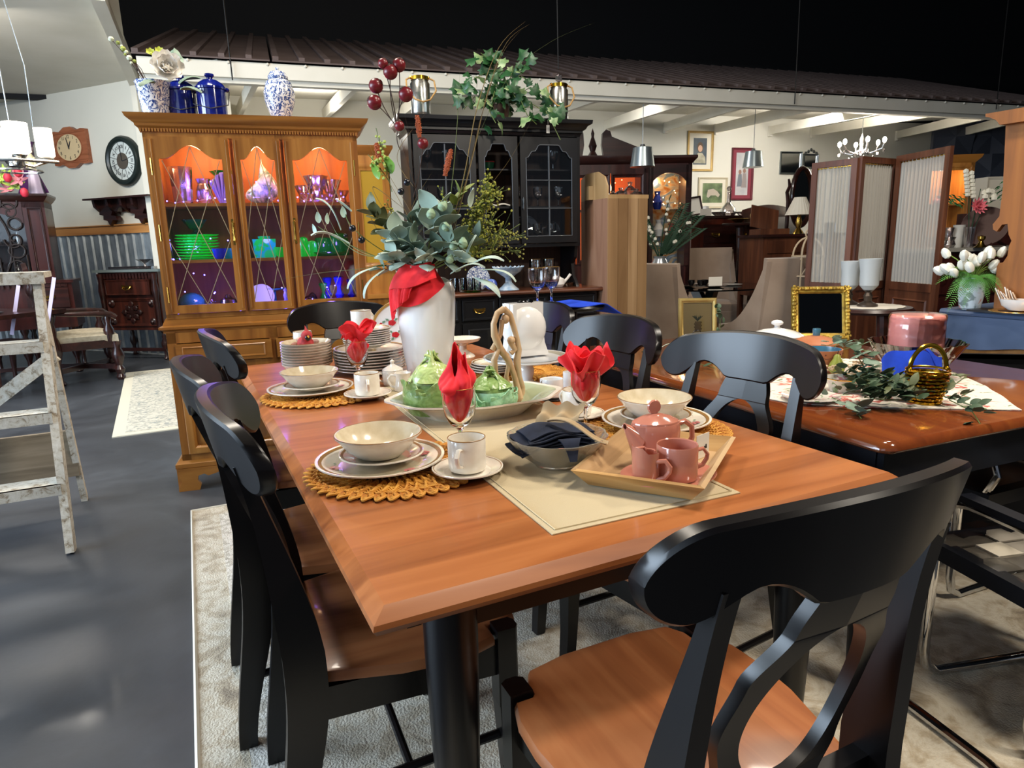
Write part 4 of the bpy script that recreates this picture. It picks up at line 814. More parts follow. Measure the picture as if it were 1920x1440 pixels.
def cabbage(p, R, h, m, m2, label, rz, inner=True, n=4):
    t = thing('ceramic_cabbage', label, 'cabbage', p, rz, 'ceramic cabbages in the serving dish')
    ob('base_bowl', MB().lathe([(R*.45, 0), (R*.7, .003), (R*.98, h*.28), (R, h*.48), (R*.93, h*.66), (R*.89, h*.66), (R*.9, h*.4), (0, h*.3)], 36, wob=lambda a, r, z: 1+.03*cos(5*a)+.01*cos(13*a)), m, t)
    for k in range(n):
        a0 = k*2*pi/n+.3
        def lf(u, v, a0=a0):
            a = a0+(v-.5)*1.9; z = h*(.05+.66*u); rr = R*(.62+.44*sin(pi*(.15+.62*u)))*1.0+.004+(.010*max(0, u-.8)*5*(1+.6*cos(v*20))); z += .008*cos(v*17)*max(0, u-.75)*4-.02*abs(v-.5)**2*4*u
            return (rr*cos(a), rr*sin(a), z)
        l = ob('cabbage_leaf', MB().sheet(lf, 16, 18, .003), m, t)
        ob('rib', MB().tube([Vector(lf(u/10, .5))*1.015+Vector((0, 0, .001)) for u in range(1, 10)], .0022, 5), m2, l)
    if inner:
        d = ob('lid', MB().lathe([(R*.84, h*.60), (R*.80, h*.80), (R*.55, h*.98), (R*.25, h*1.06), (0, h*1.08)], 32, wob=lambda a, r, z: 1+.04*cos(5*a)), m2, t)
        for k in range(3):
            a0 = k*2.1+.6
            ob('curled_leaf', MB().sheet(lambda u, v, a0=a0: ((R*(.9-.8*u))*cos(a0+(v-.5)*(1.7-.9*u)), (R*(.9-.8*u))*sin(a0+(v-.5)*(1.7-.9*u)), h*(.62+.50*u)+.012+.016*max(0, u-.7)*3*sin(v*5)), 12, 14, .003), m2, d)
        ob('knob_leaf', MB().sheet(lambda u, v: (.022*(u)*cos(v*4.6), .022*u*sin(v*4.6), h*1.06+.022*sin(u*2.2)+.006*u*cos(v*8)), 8, 16, .003), m2, d)
    return t
cabbage(tlw(-.125, .0, .010), .078, .145, cg1, cg2, 'green ceramic cabbage tureen at the left of the serving dish', .2)
cabbage(tlw(.045, -.01, .010), .072, .095, cg3, cg1, 'smooth mint green ceramic cabbage half behind the center goblet', 1.2, True, 3)
cabbage(tlw(-.035, -.075, .012), .030, .066, cg3, cg3, 'small mint green cabbage cup in the middle of the serving dish', .5, False, 3)
olw = wood('olive_wood', '#a5825c', '#c4a27a', '#d4b892', 'z', .45, .15, 1.5)
sb = MB()
def limb(ps, rs): sb.tube(ps, rs, 12)
limb([(.040, 0, .008), (.038, 0, .05), (.028, 0, .09), (.010, 0, .135), (-.018, 0, .175), (-.034, 0, .215), (-.036, 0, .25), (-.022, 0, .282), (0, 0, .292)], [.020, .010, .009, .011, .012, .011, .009, .009, .011])
limb([(-.020, 0, .07), (-.034, 0, .10), (-.038, 0, .14), (-.022, 0, .172), (.006, 0, .150), (.010, 0, .115), (.002, 0, .085), (.014, 0, .03), (.012, 0, .008)], [.007, .008, .010, .011, .009, .007, .007, .008, .010])
limb([(0, 0, .292), (.020, 0, .275), (.030, 0, .24), (.042, 0, .20), (.048, 0, .165), (.040, 0, .13), (.046, 0, .08), (.058, 0, .045), (.052, 0, .010)], [.011, .009, .009, .008, .009, .012, .009, .008, .012])
limb([(-.040, .006, .17), (-.012, .004, .215), (-.006, 0, .26)], [.009, .007, .008])
sb.sph((.004, 0, .262), .013, 12, (1, 1, 1.2)).sph((.022, 0, .195), .013, 12).tube([(.02, 0, .19), (.034, 0, .165), (.020, 0, .155)], [.01, .009, .008], 10).lathe([(.028, 0), (.03, .004), (.028, .014), (0, .014)], 20, (.040, 0, 0), Matrix.Diagonal((1, .7, 1, 1)))
solo('wooden_sculpture', sb, olw, 'pale carved wooden sculpture of entwined looping figures in the serving dish', 'sculpture', tlw(.105, .045, .012), tA+radians(15), ang=60)
# white vase body handled with the flower arrangement; cake stand etc.
cs = tp(988, 722); t = thing('cake_stand', 'white pedestal cake stand with glossy patterned rim', 'stand', cs, 0)
ob('pedestal', MB().lathe([(.060, 0), (.060, .004), (.028, .014), (.020, .022), (.027, .045), (.027, .06), (.018, .078), (.030, .088), (.03, .092), (0, .092)], 36), M['white'], t)
ob('plate', MB().lathe([(.03, .088), (.145, .096), (.152, .100), (.152, .106), (.146, .105), (.12, .100), (0, .100)], 60, wob=lambda a, r, z: 1+(.008*cos(24*a) if r > .14 else 0)), M['white'], t)
sil = mat('lustre_print', '#b9b2a0', .1, coat=.8); ob('rim_print', MB().lathe([(.145, .1054), (.122, .1006), (.122, .1010), (.144, .1060)], 60), sil, t)
wv_ = thing('round_vase', 'white glossy square vase with a bulging round front on the cake stand', 'vase', (cs.x-.005, cs.y, TZ+.1075), A1-radians(2))
ob('body', MB().sph((0, 0, .098), .083, 28, (1, .62, 1)).prism([(-.086, 0), (.086, 0), (.070, .045), (.064, .10), (.066, .188), (-.066, .188), (-.064, .10), (-.072, .045)], -.020, .020, 'y'), M['white'], wv_)
ob('corner_flange', MB().prism([(-.060, 0), (.060, 0), (.042, .06), (.044, .185), (-.044, .185), (-.042, .06)], -.0, .014, 'x').add([], []), M['white'], wv_, (-.062, 0, 0))
ob('plug', MB().sph((0, 0, .188), .020, 12, (1.3, .8, .5)).sph((.02, -.01, .190), .012, 8), mat('black_plastic', '#0a0a0c', .15), wv_)
mp = plate(PS, tuv(.845, 1.45, .010), 'white plate on the mat left of the cake stand', .096, False, 'plates behind the sculpture', name='salad_plate')
for k in range(1, 4): plate(PS, tuv(.845+.004*k, 1.45, .010+.0085*k), ['', 'second', 'third', 'topmost'][k]+' white plate stacked on the mat left of the cake stand', .096, False, 'plates behind the sculpture', name='salad_plate')
p = tuv(.915, 1.93); t = thing('pedestal_dish', 'small white ribbed pedestal dish behind the wooden sculpture', 'dish', p, 0)
ob('foot', MB().lathe([(.055, 0), (.05, .008), (.018, .03), (.016, .05), (.03, .062), (0, .065)], 30), M['cream'], t); ob('ribbed_rim', MB().lathe([(.03, .06), (.075, .072), (.082, .085), (.078, .085), (.07, .076), (0, .07)], 60, wob=fl(30, .015)), M['cream'], t)
p = tp(1037, 748); solo('dark_coaster', MB().lathe([(.042, 0), (.045, .004), (.03, .007), (0, .007)], 28), M['black'], 'black saucer under the white lipped creamer', 'saucer', p)
t = thing('white_creamer', 'small white creamer with pulled lip on a black saucer', 'creamer', (p.x, p.y, TZ+.008), radians(160))
ob('body', MB().lathe([(.030, 0), (.033, .004), (.034, .055), (.033, .060), (.030, .058), (.030, .01), (0, .008)], 32, wob=lambda a, r, z: 1+.12*max(0, cos(a))**6*(z/.06)**2), M['white'], t); ob('lip_fold', MB().sheet(lambda u, v: (.034*cos(-.6+1.2*u)+.004*sin(pi*u)+.003, .034*sin(-.6+1.2*u), .058-.022*v*sin(pi*u)), 8, 4, .002), M['white'], t)
solo('white_tumbler', MB().lathe([(.018, 0), (.021, .003), (.022, .075), (.020, .075), (.019, .006), (0, .006)], 28), M['white'], 'plain narrow white tumbler half hidden behind the right goblet', 'tumbler', tp(1068, 738))
# smoked glass bowl with navy napkins
p = tp(1045, 872); t = thing('glass_bowl', 'fluted smoky glass bowl holding dark napkins', 'bowl', p, .3)
sgl = mat('smoky_glass', '#cfcabd', .05, trans=.75, coat=.5, ior=1.3)
ob('bowl', MB().lathe([(.045, 0), (.050, .003), (.052, .008), (.085, .035), (.108, .068), (.111, .074), (.107, .074), (.082, .040), (.048, .013), (0, .011)], 96, wob=lambda a, r, z: 1+.035*abs(cos(6*a))*(r/.1)), sgl, t, ang=30)
bp = Vector((p.x, p.y, TZ))
for k, (dx, dy, dz, rz, w) in enumerate([(-.012, .0, .052, 5, .185), (-.008, .006, .063, -4, .175), (-.014, .002, .074, 8, .17), (-.004, .0, .085, 0, .15)]):
    b = MB()
    for j in range(3): b.sheet(lambda u, v, j=j: ((u-.5)*w+.006*sin(v*3+j), (v-.5)*(.10-.012*j), .004*j+.0035*sin(u*9+k+j)+.004*cos(v*5+k)-.010*abs(u-.5)**2*4), 22, 12, .0028)
    solo('navy_napkin', b, M['navy'], ['lowest', 'second', 'third', 'topmost'][k]+' folded navy napkin piled in the smoky glass bowl', 'napkin', bp+Vector((dx, dy, dz)), radians(rz+15), 'navy napkins in the glass bowl', 60)
solo('napkin_corner', MB().sheet(lambda u, v: ((u-.5)*.05*(1-v*.7), -.005-.030*v, -.04*v*v), 8, 8, .003), M['navy'], 'navy napkin corner drooping over the front of the smoky bowl', 'napkin', bp+Vector((.02, -.080, .085)), radians(10), 'navy napkins in the glass bowl')
solo('beige_napkin', MB().sheet(lambda u, v: ((u-.5)*.10+.02*v, .03*v, .055*v+.006*sin(u*14)+.008*sin(v*6)), 16, 10, .002), mat('tan_cloth', '#b59c78', .9), 'tan napkin tucked behind the navy napkins', 'napkin', bp+Vector((.0, .055, .072)), radians(-8), ang=60)
solo('beige_napkin', MB().sheet(lambda u, v: (.14*u, (v-.5)*.018, -.026*u+.012*sin(u*5)+.003*cos(v*6)), 16, 5, .002), mat('tan_cloth', '#b59c78', .9), 'tan strip of napkin lying across the right of the smoky bowl', 'napkin', bp+Vector((-.02, -.005, .108)), radians(-28), ang=60)
# wooden tray
TYA = A1+radians(36.6); tyc = tuv(.687, .252, .001)
ty = thing('wooden_tray', 'pale wooden tray with flared sides on the corner of the runner', 'tray', (tyc.x, tyc.y, TZ+.006), TYA)
ob('tray_floor', MB().b2((-.150, -.105, 0), (.150, .105, .006)), M['traywood'], ty)
def side(a, b, c, d_): return [a, b, c, d_]
for s in (-1, 1):
    ob('tray_side', MB().add([(-.155, s*.105, 0), (.155, s*.105, 0), (.182, s*.134, .036), (-.182, s*.134, .036), (-.150, s*.097, .006), (.150, s*.097, .006), (.176, s*.125, .038), (-.176, s*.125, .038)], [(0, 1, 2, 3), (4, 7, 6, 5), (3, 2, 6, 7), (0, 4, 5, 1), (0, 3, 7, 4), (1, 5, 6, 2)]), M['traywood'], ty)
    ob('tray_side', MB().add([(s*.155, -.105, 0), (s*.155, .105, 0), (s*.182, .134, .036), (s*.182, -.134, .036), (s*.147, -.097, .006), (s*.147, .097, .006), (s*.173, .125, .038), (s*.173, -.125, .038)], [(0, 1, 2, 3), (4, 7, 6, 5), (3, 2, 6, 7), (0, 4, 5, 1), (0, 3, 7, 4), (1, 5, 6, 2)]), wood('tray_wood_side', '#8a6537', '#b68c55', '#caa36b', 'y', .5, .05, 1), ty)
def tyw(px, py, dz): return at(px, py, TZ+dz)
pk = M['pink']; q = tyw(1253, 896, .016); z0 = TZ+.0125
pl_ = MB().lathe([(.055, 0), (.060, .002), (.075, .005), (.100, .012), (.101, .015), (.096, .015), (.075, .009), (0, .007)], 56, (0, 0, 0), Matrix.Diagonal((1, .82, 1, 1)))
solo('pink_saucer', pl_, pk, 'glossy terracotta pink oval saucer on the wooden tray', 'saucer', (q.x, q.y, z0), A1-radians(10))
q = tyw(1231, 868, .02); pt = thing('pink_teapot', 'glossy terracotta pink teapot with round knob on the wooden tray', 'teapot', (q.x, q.y+.018, z0+.0075), A1-radians(12))
El2 = Matrix.Diagonal((1.12, .78, 1, 1))
ob('body', MB().lathe([(.040, 0), (.046, .003), (.050, .03), (.051, .068), (.049, .086), (.047, .088), (.0, .088)], 40, (0, 0, 0), El2), pk, pt); ob('lid', MB().lathe([(.048, .088), (.047, .091), (.030, .101), (.010, .107), (0, .108)], 40, (0, 0, 0), El2), pk, pt)
ob('knob', MB().lathe([(.014, -.004), (.016, 0), (.014, .004), (0, .005)], 24, (0, 0, 0), Matrix.Translation((-.004, 0, .122)) @ Matrix.Rotation(radians(90), 4, 'X')).add([], []), pk, pt)
ob('spout', MB().sheet(lambda u, v: (-.042-.030*u-.006*cos(2*pi*v)*0+.010*(1-u)*cos(2*pi*v), (.020*(1-u)+.009)*sin(2*pi*v), .048+.036*u+(.026*(1-u)+.008)*cos(2*pi*v)*.7), 10, 18, .002), pk, pt, ang=60)
ob('handle', MB().tube([(.050, 0, .078), (.070, 0, .084), (.088, 0, .070), (.090, 0, .045), (.080, 0, .022), (.060, 0, .014), (.050, 0, .016)], .006, 10), pk, pt)
q = tyw(1262, 896, .02); c_ = cup((q.x+.006, q.y-.004, z0+.0075), radians(12), 'glossy terracotta pink cup in front of the teapot', pk, 1.0, None, 'pink_cup', False)
q = tyw(1212, 903, .02); cr = thing('pink_creamer', 'glossy terracotta pink crescent creamer hugging the cup', 'creamer', (q.x, q.y, z0+.0075), A1-radians(5))
def cres(z, s=1): 
    o_ = [(.030*cos(a)*s, .027*sin(a)*s) for a in [radians(70+k*22) for k in range(11)]]; return o_+[(-.002+.020*cos(a), .020*sin(a)*.8) for a in [radians(-60+k*30) for k in range(5)]]
b = MB(); lv = [(0, .94), (.004, 1), (.055, 1.02), (.066, 1.05)]; out = [(cres(z, s), z) for z, s in lv]; n = len(out[0][0])
vs = [(x, y, z+(.012 if z > .06 and x < -.015 else 0)) for o_, z in out for x, y in o_]+[(x*.88, y*.88, z_) for z_ in (.064, .012) for x, y in out[3][0]]
b.add(vs, [tuple(range(n-1, -1, -1))]+[(i*n+k, i*n+(k+1) % n, (i+1)*n+(k+1) % n, (i+1)*n+k) for i in range(5) for k in range(n)]+[tuple(5*n+k for k in range(n))])
ob('body', b, pk, cr); ob('handle', handle(.012, .010, .048, .024, .005), pk, cr, (.0, -.018, 0), (0, 0, radians(-40)))
cdq = tyw(1318, 868, .0); cd_ = thing('price_card', 'small white folded card with printing leaning behind the pink handle', 'card', (cdq.x, cdq.y, TZ+.0135), A1+radians(15))
ob('card', MB().b2((-.028, 0, 0), (.022, .0008, .055)), M['paper'], cd_)
def text(s, size, parent, loc, rot, m, ext=.0004, align='CENTER', name='lettering'):
    cu = bpy.data.curves.new(name, 'FONT'); cu.body = s; cu.size = size; cu.extrude = ext; cu.align_x = align; cu.align_y = 'CENTER'; o = link(bpy.data.objects.new(name, cu), parent); cu.materials.append(m); cu.resolution_u = 3
    dg = bpy.context.evaluated_depsgraph_get(); dg.update(); me = bpy.data.meshes.new_from_object(o.evaluated_get(dg)); bpy.data.objects.remove(o); bpy.data.curves.remove(cu)
    o = link(bpy.data.objects.new(name, me), parent); o.location = loc; o.rotation_euler = rot
    if not me.materials: me.materials.append(m)
    return o
text('ell', .014, cd_, (.006, -.0008, .024), (pi/2, 0, 0), M['ink'])
# wine glasses on a blue draped small table beyond the main table
bt = atY(1030, 560, 3.75); bt.z = 0
st = thing('side_table', 'small side table draped with bright blue cloth beyond the main table', 'table', (bt.x+.13, bt.y+.05, 0), A1)
ZB = atY(1030, 572, 3.75).z
ob('table_top', MB().lathe([(.18, ZB-.03), (.19, ZB-.015), (.18, ZB-.004), (0, ZB-.004)], 40), M['black'], st); ob('pedestal', MB().lathe([(.16, 0), (.16, .02), (.03, .05), (.03, ZB-.03), (0, ZB-.03)], 20), M['black'], st)
blue = noisy('royal_blue_cloth', [(.3, '#0a35b0'), (.7, '#1548d0')], (20, 20, 20), rough=.75, bst=.2)
solo('blue_cloth', MB().sheet(lambda u, v: ((u-.5)*.46, (v-.5)*.36, .004*sin(u*11)-.12*max(0, u-.75)*2), 26, 18, .004), blue, 'royal blue cloth lying under the two tall wine glasses', 'cloth', (bt.x+.13, bt.y+.05, ZB+.003), A1, ang=60)
for k, px in enumerate((1008, 1034)):
    q = atY(px, 572, 3.68+.12*k); goblet((q.x, q.y, ZB+.008), ['left of the two empty wine glasses on the blue cloth', 'right of the two empty wine glasses on the blue cloth'][k], 'empty wine glasses', M['glass'], (1.22, 1.22, 1.22))
# ================================================================ white vase with the tall arrangement
VX = tp(806, 708); vzt = atY(806, 520, VX.y).z-TZ
fa = thing('flower_arrangement', 'tall white ceramic vase with eucalyptus, red berries and dried grasses', 'vase', VX, 0)
HV = .345
ob('vase', MB().lathe([(.074, 0), (.080, .004), (.094, .10), (.106, .20), (.111, .29), (.110, .335), (.100, .365), (.072, .380), (.052, .384), (.048, .39), (.050, .412), (.045, .412), (.043, .385), (.05, .37), (0, .36)], 48), M['white'], fa)
def fp(px, py, dy=0): q = atY(px, py, VX.y+dy); return q-VX                # arrangement-local point at a depth offset
def curve3(a, b, c, n=12): return [Vector(a)*(1-t)**2+Vector(b)*2*t*(1-t)+Vector(c)*t*t for t in [i/n for i in range(n+1)]]
MO = Vector((0, 0, .395))
def leafmesh(L, W, m, name='leaf', tip=1.0, fold=.15, curl=.15, n=9, k=6):
    return MB().sheet(lambda u, v: ((v-.5)*W*(max(0, sin(pi*min(.985, max(.015, u))**tip)))**.75, L*u, curl*L*sin(u*2)-fold*abs(v-.5)*W+.0), n, k, .0006).mesh(name, m, 60)
LF = {'euc': leafmesh(.055, .044, M['euc'], 'leaf', .8), 'eucd': leafmesh(.052, .044, M['eucd'], 'leaf', .8), 'lance': leafmesh(.10, .026, M['euc'], 'leaf', 1.1, .3, .5), 'olive': leafmesh(.035, .020, M['olive'], 'leaf', .9), 'lime': leafmesh(.06, .05, mat('bright_leaf', '#6f9a34', .45), 'leaf', .85), 'pale': leafmesh(.035, .020, mat('pale_leaf', '#b8d0c0', .5), 'leaf', .8), 'brown': leafmesh(.05, .042, mat('olive_brown_leaf', '#5a5c38', .5), 'leaf', .8)}
def putleaf(key, p, d, par, roll=0, sc=1.0, up=None):
    d = Vector(d).normalized(); q = d.to_track_quat('Y', 'Z'); o = ob('leaf', LF[key], None, par, p); o.rotation_mode = 'QUATERNION'
    from mathutils import Quaternion
    o.rotation_quaternion = q @ Quaternion((0, 1, 0), roll); o.scale = (sc, sc, sc); return o
random.seed(11)
# eucalyptus clusters (pixel centre, depth offset, spread direction, colour)
def cluster(px, py, dy, n, key, sc=1.0, base=None, spread=1.0):
    c = fp(px, py, dy); b0 = Vector(base) if base else MO
    s = ob('stem', MB().tube(curve3(b0, (b0+c)/2+Vector((0, 0, .03)), c), .0028, 6), M['gstem'], fa); ax = (c-b0).normalized()
    for k in range(n):
        a = k*2.4; u = ax.orthogonal().normalized(); v_ = ax.cross(u); d = (u*cos(a)+v_*sin(a))*spread+ax*(.9-.9*k/n)+Vector((0, -.35, .1)); putleaf(key, c-ax*(.02+.10*(k/n)), d, fa, random.uniform(-.5, .5), 1.35*sc*random.uniform(.8, 1.12))
cluster(735, 432, -.08, 11, 'euc', 1.1); cluster(720, 470, -.11, 8, 'euc', 1.0); cluster(770, 448, -.10, 9, 'eucd', 1.1); cluster(690, 388, -.02, 11, 'brown', 1.0); cluster(820, 385, -.03, 9, 'euc', 1.3)
cluster(850, 440, -.12, 8, 'eucd', 1.1); cluster(880, 475, -.10, 6, 'euc', 1.0); cluster(770, 400, .03, 8, 'eucd', 1.1); cluster(700, 500, -.06, 5, 'eucd', .9); cluster(900, 440, -.04, 6, 'eucd', .9)
cluster(930, 470, -.02, 4, 'olive', 1.2); cluster(870, 350, .02, 8, 'olive', 1.1); cluster(800, 478, -.14, 6, 'euc', .9)
for (px, py, dx, dz, r) in [(705, 500, -.5, -.9, 0), (720, 505, -.2, -1, .4), (845, 512, 1, -.3, 0), (882, 495, 1, -.35, .3), (905, 505, .9, -.9, 0), (890, 520, .7, -1.0, .5), (655, 455, -1, -.2, .2), (640, 430, -1, .6, 0), (880, 388, .4, 1, .3), (660, 395, -.8, .5, 0)]:
    putleaf('lance' if py > 480 or px < 660 else 'euc', fp(px, py, -.12), (dx, -.3, dz), fa, r, 1.2)
for px, py in ((598, 418), (592, 440), (614, 420), (645, 408)): putleaf('pale', fp(px, py, -.03), (random.uniform(-.5, .5), -.2, 1), fa, .3, 1.1)
ob('stem', MB().tube(curve3(MO, fp(660, 470, -.05), fp(596, 425, -.03)), .0016, 5).tube(curve3(MO, fp(650, 440, -.05), fp(648, 402, -.03)), .0016, 5), M['gstem'], fa)
for px, py, dx in ((735, 300, -.3), (712, 310, -.5)): putleaf('lime', fp(px, py+25, 0), (dx, -.3, .9), fa, .2, 1.0)
# long grass blades and stems
def blade(pts, w, m, name='grass_blade'):
    ps = [fp(*p) for p in pts]; N = 24; full = []
    for i in range(N+1):
        t = i/N*(len(ps)-1); k = min(int(t), len(ps)-2); f = t-k
        p0, p1, p2, p3 = ps[max(k-1, 0)], ps[k], ps[k+1], ps[min(k+2, len(ps)-1)]
        full.append(.5*((2*p1)+(p2-p0)*f+(2*p0-5*p1+4*p2-p3)*f*f+(3*p1-p0-3*p2+p3)*f**3))
    return ob(name, MB().tube(full, [w*(.6+.6*sin(pi*min(1, i/N*1.1)))*(1-.93*(i/N)**3) for i in range(N+1)], 6, flat=.25), m, fa, ang=60)
dry = mat('dry_grass', '#8a7444', .6); dry2 = mat('green_grass', '#58683a', .6)
blade([(835, 470, 0), (870, 330, 0), (895, 200, -.02), (935, 90, -.03), (985, 40, -.03)], .006, dry); blade([(838, 470, .01), (876, 330, .01), (905, 210, -.01), (940, 105, -.02), (978, 55, -.03)], .005, mat('dry_grass_dark', '#6a5630', .6))
blade([(842, 470, -.01), (885, 300, -.01), (915, 170, 0), (950, 80, 0), (993, 45, .0)], .004, dry); blade([(832, 460, 0), (848, 340, .02), (858, 220, .02), (862, 130, .03)], .005, dry2)
blade([(850, 440, 0), (880, 300, .0), (950, 150, .05), (1030, 80, .08), (1116, 42, .10)], .0015, dry2, 'stem'); blade([(860, 420, 0), (900, 370, .0), (955, 300, .02), (1005, 210, .05)], .0013, dry, 'stem')
blade([(800, 470, 0), (740, 360, 0), (705, 300, 0), (690, 262, 0)], .003, dry); blade([(806, 460, .02), (760, 380, 0), (725, 320, 0), (700, 270, 0)], .003, dry)
blade([(790, 470, -.05), (700, 500, -.08), (600, 512, -.08), (505, 528, -.08)], .0035, dry2); blade([(760, 470, -.05), (690, 480, -.07), (640, 450, -.07), (610, 395, -.06)], .004, mat('pale_blade', '#7e9a72', .6)); blade([(780, 480, -.06), (700, 480, -.09), (650, 455, -.09), (625, 430, -.09)], .003, mat('pale_blade', '#7e9a72', .6))
for px, py, x2, y2 in ((800, 210, 745, 290), (812, 320, 770, 400), (780, 410, 700, 350), (720, 420, 690, 395)): blade([(x2+30, y2+60, 0), (x2, y2, 0), (px, py, .01)], .003, dry)
# red berry branch
bs = M['stem']; trunk = [(795, 450, 0), (783, 370, 0), (760, 290, 0), (742, 225, 0), (735, 170, 0)]
blade(trunk, .0035, bs, 'branch')
for k, (px, py, r) in enumerate([(748, 122, 12), (732, 135, 13), (718, 119, 9), (705, 161, 13), (702, 192, 13), (761, 177, 13), (793, 269, 10), (749, 236, 9)]):
    R_ = r*(VX.y)/F*.98; q = fp(px, py, -.01*(k % 3)); u0 = (740, 200) if py < 200 else ((745, 240) if k == 7 else (770, 330))
    ob('twig', MB().tube(curve3(fp(u0[0]+5, u0[1]+40, 0), fp((u0[0]+px)/2+8*(-1)**k, (u0[1]+py)/2+20, .01), q), .0018, 5), bs, fa)
    o = ob('berry', MB().sph((0, 0, 0), R_, 20), M['berry'], fa, q)
    ob('calyx', MB().lathe([(R_*.38, R_*.93), (R_*.30, R_*1.02), (R_*.18, R_*.94), (0, R_*.90)], 12), M['stem'], o, (0, 0, 0), (radians(25), radians([20, -15, 30, 60, -60, -40, 10, 0][k]), 0))
for a, b_ in (((770, 250), (775, 330)), ((790, 210), (782, 300)), ((755, 200), (768, 260)), ((724, 200), (748, 240)), ((815, 320), (790, 380))): blade([(790, 400, 0), (b_[0], b_[1], .01), (a[0], a[1], .0)], .0014, bs, 'twig')
# rust seed heads
def seedhead(px, py, px2, py2, r):
    a, b_ = fp(px, py, .0), fp(px2, py2, .0); o = ob('seed_core', MB().tube([a, (a+b_)/2, b_], [r*.6, r, r*.5], 10), M['rust'], fa)
    b = MB(); d = (b_-a)
    for i in range(90):
        t = random.random(); an = random.uniform(0, 2*pi); rr = r*(.6+.45*sin(pi*t)); u = d.orthogonal().normalized(); v_ = d.cross(u).normalized(); p = a+d*t+(u*cos(an)+v_*sin(an))*rr; b.sph(p, .0022, 4)
    tag(ob('seeds', b, mat('seed_light', '#b0603c', .9), o), kind='stuff')
seedhead(787, 258, 782, 216, .010); seedhead(834, 330, 846, 280, .011); seedhead(712, 300, 705, 268, .010); seedhead(772, 515, 785, 490, .012)
# berry sprays: lime and olive
def spray(pxs, m, r, key=None, dy=0, leaves=0):
    for (bx, by, tx, ty, n, sp) in pxs:
        a, c = fp(bx, by, dy), fp(tx, ty, dy); ob('stem', MB().tube(curve3(a, (a+c)/2+Vector((0, 0, .01)), c, 8), .0015, 5), M['gstem'], fa); b = MB(); tw_ = MB()
        for i in range(n):
            t = .35+.65*random.random(); q = a.lerp(c, t)+Vector((random.gauss(0, sp), random.gauss(0, sp), random.gauss(0, sp))); b.sph(q, r*random.uniform(.7, 1.2), 6); tw_.tube([a.lerp(c, t-.08), q], .0006, 3)
        tag(ob('small_berries', b, m, fa), kind='stuff'); tag(ob('twiglets', tw_, M['gstem'], fa), kind='stuff')
        for i in range(leaves): t = random.random(); putleaf(key, a.lerp(c, t)+Vector((random.gauss(0, sp*.7), -.01, random.gauss(0, sp*.7))), (random.gauss(0, 1), -.5, random.gauss(.3, 1)), fa, 0, random.uniform(.5, .9))
spray([(735, 360, 705, 240, 14, .008), (730, 340, 690, 290, 18, .010), (725, 330, 715, 265, 14, .010)], M['lime'], .0055)
spray([(760, 460, 725, 380, 22, .012), (830, 440, 830, 350, 22, .012)], mat('yellow_berry', '#a8a83c', .6), .004)
olv = mat('olive_berry', '#a3a344', .6)
spray([(850, 470, 905, 390, 90, .024), (850, 480, 930, 410, 110, .028), (860, 480, 950, 430, 90, .024), (850, 490, 900, 440, 110, .032), (900, 400, 920, 325, 60, .014), (870, 430, 945, 350, 60, .016), (890, 430, 910, 360, 80, .022)], olv, .0042, 'olive', .04, 16)
spray([(900, 470, 985, 440, 26, .012), (900, 480, 975, 470, 26, .014), (880, 490, 975, 420, 18, .012)], mat('gold_berry', '#9c9a52', .6), .0036, None, .02)
for k, (px, py, r) in enumerate([(808, 403, 9), (829, 388, 9), (843, 487, 8), (868, 457, 9), (850, 463, 8), (836, 427, 8)]):
    o = ob('seed_pod', MB().lathe([(0, -.9*r*.0019), (.7*r*.0019, -.6*r*.0019), (r*.0019, 0), (.8*r*.0019, .7*r*.0019), (.4*r*.0019, 1.15*r*.0019), (.45*r*.0019, 1.3*r*.0019), (0, 1.1*r*.0019)], 16), mat('sage_pod', '#8fa888', .5), fa, fp(px, py, -.13), (radians(-25), radians(random.uniform(-40, 40)), 0))
for k, (px, py) in enumerate([(661, 428), (678, 450), (752, 359), (763, 342), (648, 442)]): ob('black_berry', MB().sph((0, 0, 0), .0125 if k < 4 else .008, 14), mat('black_berry', '#14151c', .25), fa, fp(px, py, -.06))
# red napkin round the vase neck (its own thing)
def rv(z):
    pts = [(.20, .112), (.29, .119), (.335, .119), (.355, .112), (.375, .098), (.395, .075), (.42, .060), (.44, .058)]
    for (a, ra), (b_, rb_) in zip(pts, pts[1:]):
        if z <= b_: t = max(0, (z-a)/(b_-a)); return ra+(rb_-ra)*t
    return .058
def nf(u, v):
    a = radians(188)+radians(125)*v; z = .432-(.075+.055*sin(pi*v))*u-.035*u*(1-v); r = rv(z)+.004+.004*sin(v*18+u*3)*u; return (r*cos(a), r*sin(a), z)
b = MB().sheet(nf, 16, 40, -.004)
for j in range(6):                                       # pleated tail hanging at the left front
    def tf(u, v, j=j):
        z = .40-.060*u-(.125-.012*j)*u*(.35+.65*(1-v)); a = radians(196+7*j)+radians(34)*v*(1-.35*u); r = rv(z)+.010+.0035*j+.005*sin(v*14+j); return (r*cos(a), r*sin(a), z)
    b.sheet(tf, 14, 14, -.0022)
b.sheet(lambda u, v: ((rv(.41-.07*v)+.02+.012*sin(pi*u))*cos(radians(200+95*u)), (rv(.41-.07*v)+.02+.012*sin(pi*u))*sin(radians(200+95*u)), .435-.10*v*(1-.45*u)+.006*sin(u*8)), 24, 10, -.005)
solo('red_napkin', b, M['red'], 'large folded red napkin draped over the shoulder of the white vase', 'napkin', VX, 0, 'red cloth napkins', 60)
